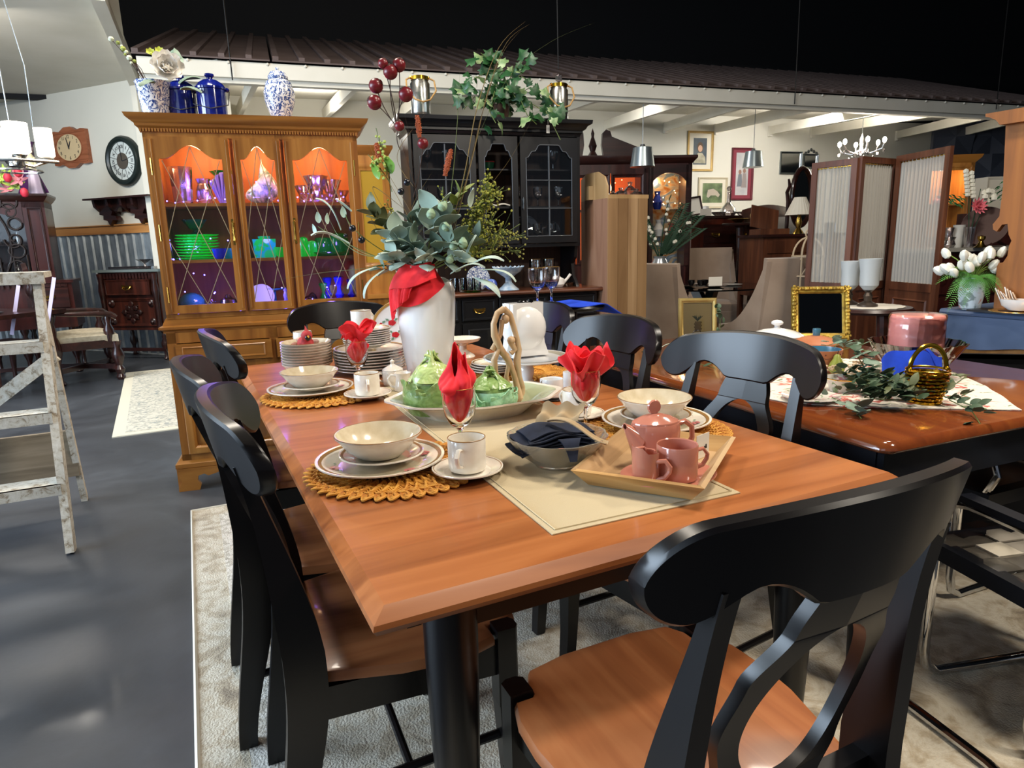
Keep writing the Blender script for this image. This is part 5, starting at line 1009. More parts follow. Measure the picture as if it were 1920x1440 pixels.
# ================================================================ things on the second table
def s2(px, py, dz=0): return at(px, py, TZ+dz)
fr = noisy('floral_print_cloth', [(.0, '#ded6c8')], (1, 1, 1), rough=.9); v = coords(fr, (1, 1, 1)); n = nd(fr, 'ShaderNodeTexNoise', Scale=15, Detail=3, Distortion=1.5); ln(fr, v, n.inputs['Vector'])
ln(fr, ramp(fr, n.outputs['Fac'], [(.34, '#6a7a58'), (.39, '#ddd4c6'), (.57, '#e0d8ca'), (.62, '#c87868'), (.66, '#b85048'), (.72, '#ded6c8')]), bsdf(fr)['Base Color'])
cs_ = [s2(1915, 771), s2(1778, 697), s2(1470, 690), s2(1480, 757)]; ctr = sum(cs_, Vector())/4
out = [s2(*p) for p in ((1915, 771), (1700, 766), (1545, 764), (1400, 742), (1330, 700), (1450, 668), (1650, 690), (1790, 697), (1850, 725))]
def runner2(u, v):
    lo = [s2(*p) for p in ((1380, 738), (1480, 757), (1600, 765), (1760, 768), (1916, 771))]; hi = [s2(*p) for p in ((1430, 660), (1530, 668), (1650, 680), (1780, 697), (1850, 726))]
    t = u*4; k = min(3, int(t)); f = t-k; a = lo[k].lerp(lo[k+1], f); b_ = hi[k].lerp(hi[k+1], f); p = a.lerp(b_, v); p.z = TZ+.004+.002*sin(u*30)*sin(v*9); return p-ctr
solo('floral_runner', MB().sheet(runner2, 40, 10, .0025), fr, 'white cotton runner printed with coral flowers on the second table', 'runner', ctr, ang=60)
# framed pineapple picture
q = s2(1308, 642); pf = thing('framed_picture', 'small gold framed pineapple print leaning at the far left of the second table', 'picture', q, radians(-8))
w_, h_ = .185, .215
tilt = Matrix.Rotation(radians(-14), 4, 'X')
def tob(name, mb, m, par, a=-14, **k): return ob(name, mb, m, par, (0, 0, .004), (radians(a), 0, 0), **k)
pw_ = [(0, .012), (0, 0), (.006, -.010), (.014, -.010), (.020, -.004), (.024, -.003), (.024, .012)]
tob('frame', MB().frame(-w_/2, 0, w_/2, h_, .024, .012, 0, pw_), noisy('gilt_wood', [(.3, '#8a7038'), (.7, '#c0a868')], (9, 9, 9), rough=.35, metal=.5), pf)
tob('print', MB().b2((-w_/2+.02, .002, .02), (w_/2-.02, .006, h_-.02)), mat('print_paper', '#d8b878', .6), pf)
pin = MB(); [pin.lathe([(.0055, 0), (0, .002)], 6, (0, 0, 0), Matrix.Translation((x, .0015, z)) @ Matrix.Rotation(radians(90), 4, 'X')) for x, z in [(-.012+.008*i+(.004 if j % 2 else 0), .055+.008*j) for j in range(6) for i in range(4)]]
tob('printed_pineapple', pin, mat('print_gold', '#8a6a2c', .6), pf)
b = MB(); [b.add([(.0, .0012, .10), (.006*s+.02*s*abs(k)/2, .0012, .118+.004*k), (.002+.03*s*(abs(k)+1)/4, .0012, .135-.004*abs(k)), (.0, .0012, .112)], [(0, 1, 2, 3)]) for s in (-1, 1) for k in (0, 1, 2)]; tob('printed_leaves', b, mat('print_olive', '#5f5f2c', .6), pf)
tob('glass', MB().b2((-w_/2+.02, -.001, .02), (w_/2-.02, 0, h_-.02)), M['pane'], pf)
q = s2(1318, 652); pn = thing('pineapple_ornament', 'openwork bronze pineapple ornament in front of the framed print', 'ornament', q, 0)
brz = mat('bronze', '#8a744c', .3, .9)
ob('body', MB().sph((0, 0, .035), .034, 20, (1.1, 1, .95)), mat('bronze_dark', '#4a3c26', .4, .8), pn)
b = MB()
for s in (-1, 1):
    for k in range(8): b.tube([(.0385*sin(pi*t)*cos(2*pi*k/8+s*t*2.4), .0355*sin(pi*t)*sin(2*pi*k/8+s*t*2.4), .035-.034*cos(pi*t)) for t in [i/12 for i in range(13)]], .0018, 5)
ob('lattice', b, brz, pn); ob('stem_ring', MB().tube([(-.03+.022*cos(t), 0, .06+.022*sin(t)) for t in [pi*2*i/16 for i in range(16)]], .002, 5, closed=True), M['black'], pn)
random.seed(5)
def sprig(pts, n, key, sc, label, stem=.0015, jit=.02, thick=1.0, up=.3, name='leaf_sprig', solo_=True, par=None):
    t = par or thing(name, label, 'greenery', pts[0]); o0 = Vector(t.location)
    P = [Vector(p)-o0 for p in pts]; ob('stem', MB().tube(P, stem, 5), M['gstem'], t)
    for i in range(n):
        f = i/n*(len(P)-1); k = min(int(f), len(P)-2); p = P[k].lerp(P[k+1], f-k); d = (P[k+1]-P[k]).normalized()
        s = -1 if i % 2 else 1; side = d.cross(Vector((0, 0, 1))).normalized()*s
        putleaf(random.choice(key), p+Vector((random.gauss(0, jit), random.gauss(0, jit), abs(random.gauss(0, jit*.8)))), d*.5+side*random.uniform(.4, 1.2)+Vector((0, -.2, random.uniform(-.1, up*2.2))), t, random.uniform(-.6, .6), sc*random.uniform(.7, 1.1))
    return t
LF['gar'] = leafmesh(.042, .030, noisy('garland_green', [(.3, '#2c4430'), (.7, '#52684c')], (12, 12, 12), rough=.6), 'leaf', .85); LF['gar2'] = leafmesh(.045, .018, noisy('garland_olive', [(.3, '#4a5434'), (.7, '#6f7650')], (12, 12, 12), rough=.6), 'leaf', 1.0)
LF['grey'] = leafmesh(.036, .032, noisy('garland_grey', [(.3, '#5a7260'), (.7, '#7f9886')], (12, 12, 12), rough=.6), 'leaf', .8); LF['round'] = leafmesh(.042, .042, M['eucd'], 'leaf', .75)
# left greenery by the ornament
sprig([s2(1280, 655, .01), s2(1330, 650, .03), s2(1380, 655, .01)], 16, ['gar', 'gar2'], .9, 'low green leaf sprig around the bronze pineapple ornament')
sprig([s2(1352, 655, .0), atY(1350, 600, s2(1352, 655).y), atY(1345, 575, s2(1352, 655).y)], 14, ['gar'], .7, 'upright leafy sprig at the right edge of the small gold frame', jit=.006)
sprig([s2(1210, 668, .01), s2(1270, 672, .015), s2(1340, 690, .01)], 12, ['gar', 'gar2', 'pale'], .9, 'sparse leaf sprig on the table edge behind the middle right chair')
# main garland
g = thing('eucalyptus_garland', 'long eucalyptus garland winding between the dishes of the second table', 'garland', s2(1640, 700))
for pts, n, key, sc in [([s2(1600, 655, .14), s2(1615, 680, .10), s2(1630, 705, .05), s2(1660, 735, .03)], 34, ['grey', 'gar', 'round'], 1.1),
    ([s2(1560, 705, .02), s2(1620, 715, .04), s2(1680, 715, .06), s2(1730, 722, .05)], 70, ['gar', 'gar2'], 1.1), ([s2(1590, 735, .03), s2(1640, 735, .05), s2(1700, 735, .05)], 60, ['gar', 'gar2'], 1.1),
    ([s2(1620, 745, .03), s2(1660, 750, .03), s2(1710, 750, .03)], 46, ['gar', 'gar2', 'gar2'], 1.1), ([s2(1560, 745, .02), s2(1600, 765, .01), s2(1615, 785, .005)], 8, ['round'], 1.1),
    ([s2(1700, 735, .04), s2(1760, 740, .03), s2(1810, 755, .015)], 22, ['gar', 'gar2'], .9), ([s2(1780, 750, .03), s2(1822, 770, .01), s2(1838, 795, .0)], 11, ['gar'], .9), ([s2(1760, 735, .04), s2(1795, 718, .04), s2(1812, 705, .04)], 9, ['gar2'], .9),
    ([s2(1545, 650, .05), s2(1575, 640, .12), s2(1565, 650, .19)], 10, ['grey'], .9), ([s2(1565, 660, .05), s2(1600, 650, .10), s2(1630, 660, .09)], 14, ['grey', 'gar2'], .9)]:
    sprig(pts, n, key, sc, '', par=g, jit=.016)
# white lidded dish
q = s2(1455, 648); t = thing('lidded_dish', 'white lidded serving dish with mushroom knob behind the terracotta pots', 'dish', q, 0)
ob('base', MB().lathe([(.06, 0), (.08, .005), (.115, .04), (.12, .05), (.11, .05), (0, .04)], 40), M['white'], t); ob('lid', MB().lathe([(.115, .05), (.10, .062), (.06, .075), (.02, .082), (.012, .086), (.012, .094), (.026, .102), (.027, .110), (.018, .118), (0, .121)], 40), M['white'], t)
# carved wooden shape
cw_ = noisy('carved_brown_wood', [(.35, '#4a2412'), (.5, '#94592c'), (.7, '#b87a44')], (22, 22, 22), rough=.3, bst=.5, coat=.4)
q = s2(1440, 668); solo('carved_gourd', MB().sheet(lambda u, v: (.075*(2*u-1)+0, (.035*sin(pi*u)**.6+.001)*cos(2*pi*v), .030+(.022*sin(pi*u)**.6+.001)*sin(2*pi*v)+.055*(1-u)**1.3), 22, 20), cw_, 'glossy carved brown wooden gourd leaning beside the white lidded dish', 'ornament', (q.x, q.y, TZ+.002), radians(-20), ang=60)
ter = noisy('terracotta', [(.3, '#a5623f'), (.7, '#bb7a54')], (9, 9, 9), rough=.5); tb_ = mat('teal_glaze', '#3f6f86', .2, coat=.4)
q = s2(1528, 668); t = thing('terracotta_casserole', 'terracotta casserole with flat lid and blue knob', 'pot', q, 0)
ob('pot', MB().lathe([(.055, 0), (.065, .005), (.078, .05), (.075, .055), (0, .05)], 36), ter, t); ob('lid', MB().lathe([(.092, .055), (.092, .062), (.06, .078), (.02, .088), (0, .09)], 36), ter, t); ob('knob', MB().lathe([(.012, .085), (.014, .09), (.016, .112), (.015, .118), (0, .118)], 20), tb_, t)
q = s2(1537, 700); t = thing('terracotta_bowl', 'terracotta bowl with blue glazed inside and dotted rim', 'bowl', q, 0)
ob('bowl', MB().lathe([(.035, 0), (.04, .003), (.052, .040), (.066, .062), (.072, .092), (.068, .092)], 40), ter, t); ob('glazed_inside', MB().lathe([(.068, .092), (.060, .062), (.04, .02), (0, .015)], 40), tb_, t)
b = MB(); [b.sph((.0705*cos(a), .0705*sin(a), .078), .003, 6) for a in [2*pi*i/14 for i in range(14)]]; b.tube([(.0665*cos(a), .0665*sin(a), .066+.003*sin(12*a)) for a in [2*pi*i/96 for i in range(96)]], .0010, 4, closed=True); ob('painted_band', b, mat('dark_brown_slip', '#5a2c20', .6), t)
q = s2(1567, 708, .0); t = thing('pear', 'green ceramic pear leaning against the terracotta bowl', 'pear', (q.x, q.y, TZ+.012), radians(20))
ob('fruit', MB().lathe([(0, 0), (.014, .002), (.026, .014), (.028, .026), (.022, .042), (.013, .056), (.011, .066), (.006, .072), (0, .073)], 24), noisy('pear_green', [(.3, '#7a8232'), (.7, '#9aa04a')], (30, 30, 30), rough=.35), t); ob('stem', MB().tube([(0, 0, .07), (.003, 0, .085)], .0015, 5), M['stem'], t)
q = s2(1583, 735); t = thing('gilt_dish', 'white porcelain dish with gold scalloped rim and pink roses under the garland', 'dish', q, 0)
por = mat('porcelain_rose', '#dcd6cc', .15, coat=.5); v = coords(por, (1, 1, 1)); n = nd(por, 'ShaderNodeTexNoise', Scale=26, Detail=2, Distortion=1); ln(por, v, n.inputs['Vector']); ln(por, ramp(por, n.outputs['Fac'], [(.36, '#7f9a70'), (.41, '#dcd6cc'), (.60, '#dcd6cc'), (.66, '#c88a94')]), bsdf(por)['Base Color'])
ob('bowl', MB().lathe([(.035, 0), (.045, .004), (.052, .03), (.066, .048), (.063, .048), (.045, .025), (0, .015)], 48, wob=lambda a, r, z: 1+(.04*cos(8*a) if z > .02 else 0)), por, t); ob('gold_rim', MB().tube([(.0655*(1+.04*cos(8*a))*cos(a), .0655*(1+.04*cos(8*a))*sin(a), .0485) for a in [2*pi*i/96 for i in range(96)]], .0016, 5, closed=True), M['gold'], t)
solo('dessert_plate', MB().lathe([(.05, 0), (.055, .003), (.085, .010), (.084, .013), (.05, .006), (0, .005)], 40), por, 'porcelain plate with small roses at the near end of the floral runner', 'plate', s2(1520, 748, .006))
# ornate gold framed mirror
q = s2(1555, 645, .0); mf = thing('gold_framed_mirror', 'ornate gold framed mirror leaning back behind the terracotta pots', 'mirror', (q.x, q.y+.09, TZ+.002), radians(-12))
gw = noisy('gilt_carving', [(.3, '#6f5a22'), (.6, '#b09038'), (.8, '#d8bc68')], (30, 30, 30), rough=.35, metal=.6, bst=.4)
mw, mh = .262, .262; tob('frame', MB().frame(-mw/2, 0, mw/2, mh, .036, .03, 0, [(0, .012), (0, -.006), (.006, -.016), (.014, -.018), (.020, -.010), (.028, -.008), (.034, -.001), (.036, .012)]), gw, mf, -18)
b = MB()
for i in range(60):
    f = i/60*4; k = int(f); t_ = f-k; x, z = [(-mw/2+mw*t_, .012), (mw/2-.012, mh*t_), (mw/2-mw*t_, mh-.012), (-mw/2+.012, mh-mh*t_)][k]; b.sph((x, -.017, z), .0065+.002*(i % 3), 6, (1.3, .7, 1))
for x in (-mw/2+.018, mw/2-.018):
    for z in (.018, mh-.018):
        for k in range(6): b.sph((x+.014*cos(k), -.020, z+.014*sin(k)), .007, 6)
tob('carved_ornament', b, gw, mf, -18); tob('mirror_glass', MB().b2((-mw/2+.03, .0, .03), (mw/2-.03, .003, mh-.03)), mat('mirror', '#c8ccd0', .02, 1), mf, -18)
# pink cake in a glass bowl
q = s2(1712, 705); ck = thing('cake_bowl', 'large fluted glass bowl with flaring scalloped sides holding the pink candle', 'bowl', q, 0)
cgl = thin('cut_glass', '#e6e2e0', .80, .06)
ob('bowl', MB().lathe([(.055, 0), (.065, .006), (.090, .03), (.125, .08), (.150, .125), (.147, .125), (.121, .08), (.086, .032), (0, .014)], 120, wob=lambda a, r, z: 1+.03*cos(20*a)*(z/.125)+.03*cos(8*a)*(z/.125)), cgl, ck, ang=8)
pkc = noisy('pink_wax', [(.3, '#d8877c'), (.7, '#e89c90')], (4, 4, 4), rough=.55); cl = thing('pink_candle', 'wide pink pillar candle wrapped in clear film, above the blue napkin', 'candle', (q.x-.004, q.y, TZ+.045), 0, None, (1.10, 1.10, 1.46))
ob('wax', MB().lathe([(.072, 0), (.078, .004), (.078, .110), (.073, .118), (.06, .1185), (0, .118)], 48), pkc, cl); film = thin('cling_film', '#ffffff', .97, .12)
ob('film', MB().lathe([(.080+.0005*sin(z*300), z) for z in [i*.004 for i in range(30)]]+[(.076, .121), (.05, .1215), (0, .1215)], 60, wob=lambda a, r, z: 1+.010*sin(7*a+z*90)+.006*sin(23*a)), film, cl, ang=8)
q = s2(1700, 722); solo('blue_napkin', MB().sheet(lambda u, v: ((u-.5)*.17, -.03*v+.012*sin(u*7), .060+.060*(1-v)*(.45+.55*sin(pi*u)**.6)-.07*v+.004*sin(u*11+v*4)), 30, 14, .003).sheet(lambda u, v: (.04+.07*u, .01-.012*v, .125-.03*u-.05*v*(u)+.008*sin(u*6)), 12, 8, .003), blue, 'bright royal blue napkin bunched in front of the pink candle', 'napkin', (q.x-.004, q.y, TZ+.0), radians(-5), ang=60)
# gold basket
q = s2(1733, 757); bk = thing('gold_basket', 'shiny gold woven basket with tall round handle at the right', 'basket', (q.x, q.y, TZ+.005), 0); G_ = M['gold']
b = MB()
for j in range(9):
    z = .004+.0105*j; R_ = .038+.016*(j/8)**.8
    b.tube([((R_+.0022*cos(12*a+pi*j))*cos(a), (R_+.0022*cos(12*a+pi*j))*sin(a), z) for a in [2*pi*i/72 for i in range(72)]], .0042, 6, closed=True)
ob('woven_wall', b, G_, bk); ob('basket_floor', MB().lathe([(.044, 0), (.046, .003), (0, .004)], 30), G_, bk); ob('liner', MB().lathe([(.034, .002), (.050, .092)], 30), mat('dark_gold', '#7a5c20', .3, 1), bk)
ob('rim', MB().tube([(.056*cos(a), .056*sin(a), .098) for a in [2*pi*i/40 for i in range(40)]], .0035, 8, closed=True), G_, bk)
ob('handle', MB().tube([(.054*cos(a), .0, .098+.072*sin(a)) for a in [pi*i/20 for i in range(21)]], .0045, 8, flat=1.6), G_, bk)
for x in (-.054, .054): ob('handle_rivet', MB().sph((x, -.006, .100), .007, 8), G_, bk)
for k, (px, py) in enumerate([(1560, 700), (1610, 690), (1600, 700)]):
    q = s2(px, py, .02); b = MB(); [b.sph((random.gauss(0, .013), random.gauss(0, .010), random.gauss(.02, .008)), .007, 6, (1, 1, .6)) for i in range(16)]
    solo('dried_flower', b, mat('dried_cream', '#c0a888', .9), ['cream dried blossom beside the ceramic pear', 'cream dried blossom cluster behind the gold basket garland', 'cream dried blossom cluster in the middle of the garland'][k], 'flower', q, group='dried blossoms in the garland')
solo('white_stick', MB().tube([s2(1706, 751, .008)-s2(1706, 751), s2(1745, 757, .008)-s2(1706, 751)], .003, 6), M['white'], 'short white stick lying in front of the gold basket', 'stick', s2(1706, 751))
# ================================================================ black hutch with ivy
HA = radians(18); HP = (-.86, 4.62); BKF = noisy('black_distressed_paint', [(.3, '#08090b'), (.7, '#12141a')], (3, 3, 3), rough=.35, coat=.2); edgegr = mat('worn_grey_edge', '#4c525a', .5)
hu = thing('black_hutch', 'tall black hutch with arched glass doors and brown counter top', 'hutch', (HP[0], HP[1], 0), HA)
def hw_(s, t, z): return Vector((HP[0]+cos(HA)*s-sin(HA)*t, HP[1]+sin(HA)*s+cos(HA)*t, z))
ob('base_case', MB().b2((.15, .03, .08), (1.62, .48, .895)), BKF, hu); ob('plinth', MB().b2((.14, .01, .0), (1.63, .49, .10)), BKF, hu)
ob('counter_top', MB().b2((.11, -.01, .895), (1.665, .49, .925)).tube([(.11, -.01, .91), (1.665, -.01, .91)], .015, 8), wood('counter_wood', '#3a1c10', '#5c3220', '#75462c', 'x', .3, .4), hu)
bail = MB().tube([(-.035, 0, 0), (-.030, -.012, -.018), (0, -.016, -.026), (.030, -.012, -.018), (.035, 0, 0)], .003, 6).box((-.035, 0, 0), (.018, .006, .022)).box((.035, 0, 0), (.018, .006, .022)).box((0, .002, -.003), (.05, .003, .02)).mesh('pull', M['brass'])
for x0, x1 in ((.17, .52), (.545, .80), (.825, 1.20), (1.225, 1.60)):
    d = ob('drawer', MB().b2((x0, .012, .72), (x1, .035, .875)).frame(x0, .72, x1, .875, .02, .01, .012, [(0, 0), (.004, -.006), (.016, -.006), (.02, 0)]), BKF, hu); ob('pull', bail, None, d, ((x0+x1)/2, .004, .80))
    d = ob('door', MB().b2((x0, .012, .13), (x1, .035, .70)).frame(x0+.04, .17, x1-.04, .66, .03, .01, .012, [(0, 0), (.008, -.008), (.03, 0)]), BKF, hu)
U0 = .14
ob('side_panel', MB().b2((.24, U0, 1.24), (.262, .48, 2.06)), BKF, hu); ob('side_panel', MB().b2((1.51, U0, 1.24), (1.532, .48, 2.06)), BKF, hu)
ob('back_panel', MB().b2((.24, .465, .925), (1.53, .48, 2.06)), wood('hutch_back', '#2a1a14', '#3d271c', '#4c3224', 'z', .5, 0), hu); ob('case_floor', MB().b2((.24, U0, 1.235), (1.532, .47, 1.26)), BKF, hu); ob('shelf', MB().b2((.26, U0+.03, 1.52), (1.51, .465, 1.535)), BKF, hu); ob('shelf', MB().b2((.26, U0+.03, 1.79), (1.51, .465, 1.80)), BKF, hu)
def hrows(x0, x1, y0, y1, rows):
    vs = []
    for o_, z in rows: vs += [(x0-o_, y1, z), (x0-o_, y0-o_, z), (x1+o_, y0-o_, z), (x1+o_, y1, z)]
    n = len(rows); return MB().add(vs, [(i*4+k, i*4+k+1, i*4+5+k, i*4+4+k) for i in range(n-1) for k in range(3)]+[(3, 2, 1, 0), ((n-1)*4, (n-1)*4+1, (n-1)*4+2, (n-1)*4+3)])
ob('cornice', hrows(.24, 1.532, U0, .48, [(0, 2.03), (.008, 2.05), (.018, 2.055), (.018, 2.07), (.035, 2.08), (.045, 2.10), (.072, 2.115), (.075, 2.14)]), BKF, hu)
for s in (.262, 1.51): ob('scroll_bracket', MB().prism([(U0+.02, 1.24), (U0+.04, 1.15), (U0+.10, 1.10), (U0+.07, 1.0), (U0+.02, .96), (U0+.0, .925), (.46, .925), (.46, 1.24)], s-.012, s+.012, 'x'), BKF, hu)
def hdoor(x0, x1, z0=1.265, z1=2.02, glassy=True, rows=3):
    st = .045; gx0, gx1, gz0 = x0+st, x1-st, z0+.05; y = U0-.004; N = 30; b = MB().b2((x0, y-.02, z0), (gx0, y, z1)).b2((gx1, y-.02, z0), (x1, y, z1)).b2((gx0, y-.02, z0), (gx1, y, gz0))
    def ar(t): a = abs(t-.5)*2; return z1-.055 if a < .42 else (z1-.055-.045*sm(.42, .62, a) if a < .7 else z1-.10-.045*sm(.72, .95, a))
    vs = []
    for i in range(N+1): t = i/N; x = gx0+(gx1-gx0)*t; vs += [(x, y-.02, ar(t)), (x, y-.02, z1), (x, y, z1), (x, y, ar(t))]
    b.add(vs, [(i*4+k, i*4+(k+1) % 4, i*4+4+(k+1) % 4, i*4+4+k) for i in range(N) for k in range(4)])
    d = ob('door', b, BKF, hu, ang=30)
    ob('edge_bead', MB().tube([(gx0, y-.021, gz0)]+[(gx0+(gx1-gx0)*i/N, y-.021, ar(i/N)) for i in range(N+1)]+[(gx1, y-.021, gz0), (gx0, y-.021, gz0)], .003, 5), edgegr, d)
    if glassy:
        ob('glass_pane', MB().add([(gx0, y-.008, gz0), (gx1, y-.008, gz0)]+[(gx1-(gx1-gx0)*i/N, y-.008, ar(1-i/N)) for i in range(N+1)], [tuple(range(N+3))]), M['pane'], d)
        xm = (gx0+gx1)/2; ob('muntin', MB().b2((xm-.004, y-.018, gz0), (xm+.004, y-.006, z1-.06)), edgegr, d)
        for k in range(1, rows): z = gz0+(z1-.10-gz0)*k/rows; ob('muntin', MB().b2((gx0, y-.018, z-.003), (gx1, y-.006, z+.003)), edgegr, d)
    return d
hdoor(.27, .715); hdoor(1.05, 1.50); hdoor(.735, 1.03, glassy=False)
ob('door_latch', MB().lathe([(0, -.05), (.008, -.03), (.004, 0), (.008, .03), (0, .05)], 8, (1.066, U0-.035, 1.55)), M['steel'], hu)
wg = M['tglass']; gobp = [(r*.9, z*.9) for r, z in gprof]; sgm = MB().lathe(gobp, 18).mesh('glassware', wg)
for k, (s, z) in enumerate([(1.13, 1.26), (1.24, 1.26), (1.36, 1.26), (1.12, 1.535), (1.25, 1.535), (1.42, 1.535), (1.16, 1.80), (1.38, 1.80), (.36, 1.535), (.5, 1.535), (.62, 1.535), (.4, 1.80), (.55, 1.80), (.45, 1.26), (.6, 1.26)]):
    o = ob('wine_glass', sgm, None, None, hw_(s, .30, z+.002)); tag(o, 'clear wine glass '+['at the left of the bottom right', 'in the middle of the bottom right', 'at the right of the bottom right', 'at the left of the middle right', 'in the middle of the middle right', 'at the right of the middle right', 'at the left of the top right', 'at the right of the top right', 'at the left of the middle left', 'in the middle of the middle left', 'at the right of the middle left', 'at the left of the top left', 'at the right of the top left', 'at the left of the bottom left', 'at the right of the bottom left'][k]+' hutch shelf', 'glass', 'wine glasses inside the black hutch')
for k, (s, y, z, r) in enumerate([(1.18, .40, 1.262, .11), (1.38, .40, 1.262, .09)]): solo('glass_plate', MB().lathe([(r*.6, 0), (r, .012), (r*.98, .015), (0, .004)], 28, (0, 0, 0), Matrix.Translation((0, 0, r)) @ Matrix.Rotation(radians(80), 4, 'X')), wg, ['larger', 'smaller'][k]+' clear glass plate standing in the lower right of the hutch', 'plate', hw_(s, y, z), HA)
t = thing('teacup', 'dark green teacup with red rim on the open middle shelf of the black hutch', 'cup', hw_(.86, .30, 1.802), HA); ob('body', MB().lathe([(.025, 0), (.04, .02), (.048, .06), (.044, .06), (0, .01)], 20), mat('bottle_green', '#1c4a34', .3), t); ob('rim', MB().tube([(.047*cos(a), .047*sin(a), .06) for a in [2*pi*i/20 for i in range(20)]], .004, 5, closed=True), mat('dull_red', '#8a2a2a', .4), t)
t = thing('open_book', 'open pale book lying on the middle shelf of the black hutch', 'book', hw_(.88, .25, 1.536), HA); ob('pages', MB().sheet(lambda u, v: ((u-.5)*.22, (v-.5)*.12, .012+.012*abs(sin(2*pi*u))), 16, 2, .01), M['paper'], t)
# on the counter
CZ2 = .928
def cnt(px, py, t=.12): 
    d = ray(px, py); tt = (CZ2-EYE)/d.z; return EYEV+d*tt
blt = noisy('pale_blue_ceramic', [(.4, '#8fa9c4'), (.6, '#c2d0dc')], (16, 16, 16), rough=.25, coat=.4)
def hs(s, t=.14): return hw_(s, t, CZ2)
t = thing('lattice_compote', 'pale blue lattice compote on flared foot on the hutch counter', 'compote', hs(.93, .10), HA)
ob('foot', MB().lathe([(.085, 0), (.080, .006), (.05, .03), (.026, .055), (.024, .085), (.04, .10), (0, .10)], 8), blt, t, ang=50)
b = MB().lathe([(.04, .10), (.095, .135), (.115, .165)], 40)
for s in (-1, 1):
    for k in range(20): b.tube([((.042+.076*u)*cos(2*pi*k/20+s*u*.8), (.042+.076*u)*sin(2*pi*k/20+s*u*.8), .10+.068*u+.004) for u in (0, .25, .5, .75, 1)], .004, 5)
ob('lattice_bowl', b, blt, t)
solo('blue_glass_ball', MB().sph((0, 0, .045), .045, 20, (1, 1, .95)), noisy('cobalt_art_glass', [(.4, '#142a9c'), (.6, '#8aa4e0')], (12, 12, 12), rough=.05, coat=1, dist=2), 'cobalt blue glass ball on the hutch counter left of the compote', 'ball', hs(.79, .08))
solo('print_plate', MB().lathe([(.06, 0), (.09, .010), (.088, .013), (0, .003)], 30, (0, 0, 0), Matrix.Translation((0, 0, .09)) @ Matrix.Rotation(radians(76), 4, 'X')), bw, 'blue floral plate standing behind the blue glass ball', 'plate', hs(.73, .22), HA)
for k in range(4): solo('tumbler', MB().lathe([(.022, 0), (.025, .004), (.030, .095), (.028, .095), (.022, .008), (0, .008)], 20), wg, ['first', 'second', 'third', 'fourth'][k]+' clear tumbler from the left in the row on the hutch counter', 'tumbler', hs(.52+.062*k, .16), group='row of tumblers on the hutch counter')
t = thing('green_tray', 'green glass dish with orange edge in front of the tumblers', 'dish', hs(.64, .06)); ob('dish', MB().lathe([(.05, 0), (.08, .012), (.085, .018), (0, .006)], 28), M['gglass'], t)
for k, s in enumerate((1.18, 1.30)):
    t = goblet(hs(s, .22 if k else .20), ['left of the two empty stemmed glasses standing on the hutch counter', 'right of the two empty stemmed glasses standing on the hutch counter'][k], 'stemmed glasses on the hutch counter', wg, (1.15, 1.15, 1.3))
t = thing('white_teapot', 'small white teapot with upturned spout on the hutch counter', 'teapot', hs(1.36, .16), HA); ob('body', MB().lathe([(.03, 0), (.045, .02), (.042, .06), (.015, .075), (0, .085)], 24), M['white'], t); ob('spout', MB().tube([(.035, 0, .03), (.07, 0, .06), (.095, -.01, .095)], [.014, .010, .012], 8), M['white'], t)
t = thing('glass_ashtray', 'clear cut glass dish at the right end of the hutch counter', 'dish', hs(1.45, .18)); ob('dish', MB().lathe([(.03, 0), (.055, .03), (.05, .03), (0, .01)], 24, wob=fl(12, .03)), wg, t)
# ivy, lanterns, crystal, tag on top
TOPZ = 2.142
iv = thing('ivy_plant', 'trailing green ivy plant spreading over the top of the black hutch', 'plant', hw_(.93, .2, TOPZ), HA)
def ivyleaf():
    o_ = [(0, 0), (.018, -.006), (.034, .004), (.026, .018), (.042, .030), (.022, .034), (.014, .046), (0, .066), (-.014, .046), (-.022, .034), (-.042, .030), (-.026, .018), (-.034, .004), (-.018, -.006)]
    return MB().add([(x, y, -.010*abs(x)/.04-.004*(y/.06)**2) for x, y in o_]+[(0, .025, .004)], [(i, (i+1) % 14, 14) for i in range(14)]).mesh('leaf', M['ivy'])
ivm = ivyleaf(); ivp = ivyleaf(); ivp.materials[0] = noisy('ivy_pale_edge', [(.3, '#3d6a38'), (.7, '#a8b888')], (20, 20, 20), rough=.4)
random.seed(21)
ob('pot', MB().lathe([(.06, 0), (.075, .10), (.07, .10), (0, .08)], 20), M['stem'], iv)
vines = [[(0, 0, .1), (-.12, -.06, .30), (-.26, -.08, .22), (-.34, -.10, .04)], [(0, 0, .1), (-.05, -.05, .36), (-.15, -.08, .42)], [(0, 0, .1), (.10, -.04, .34), (.22, -.06, .38)], [(0, 0, .1), (.22, -.06, .22), (.36, -.10, .10), (.44, -.16, -.04)], [(0, 0, .1), (.08, -.15, .18), (.14, -.20, .0), (.20, -.22, -.06)], [(0, 0, .1), (-.08, -.15, .16), (-.14, -.20, .02), (-.10, -.22, -.06)], [(0, 0, .1), (.16, -.12, .12), (.30, -.18, .02), (.38, -.22, -.16)], [(0, 0, .1), (-.2, -.05, .14), (-.30, -.14, .04)], [(0, 0, .1), (.0, -.12, .26), (.06, -.18, .12)]]
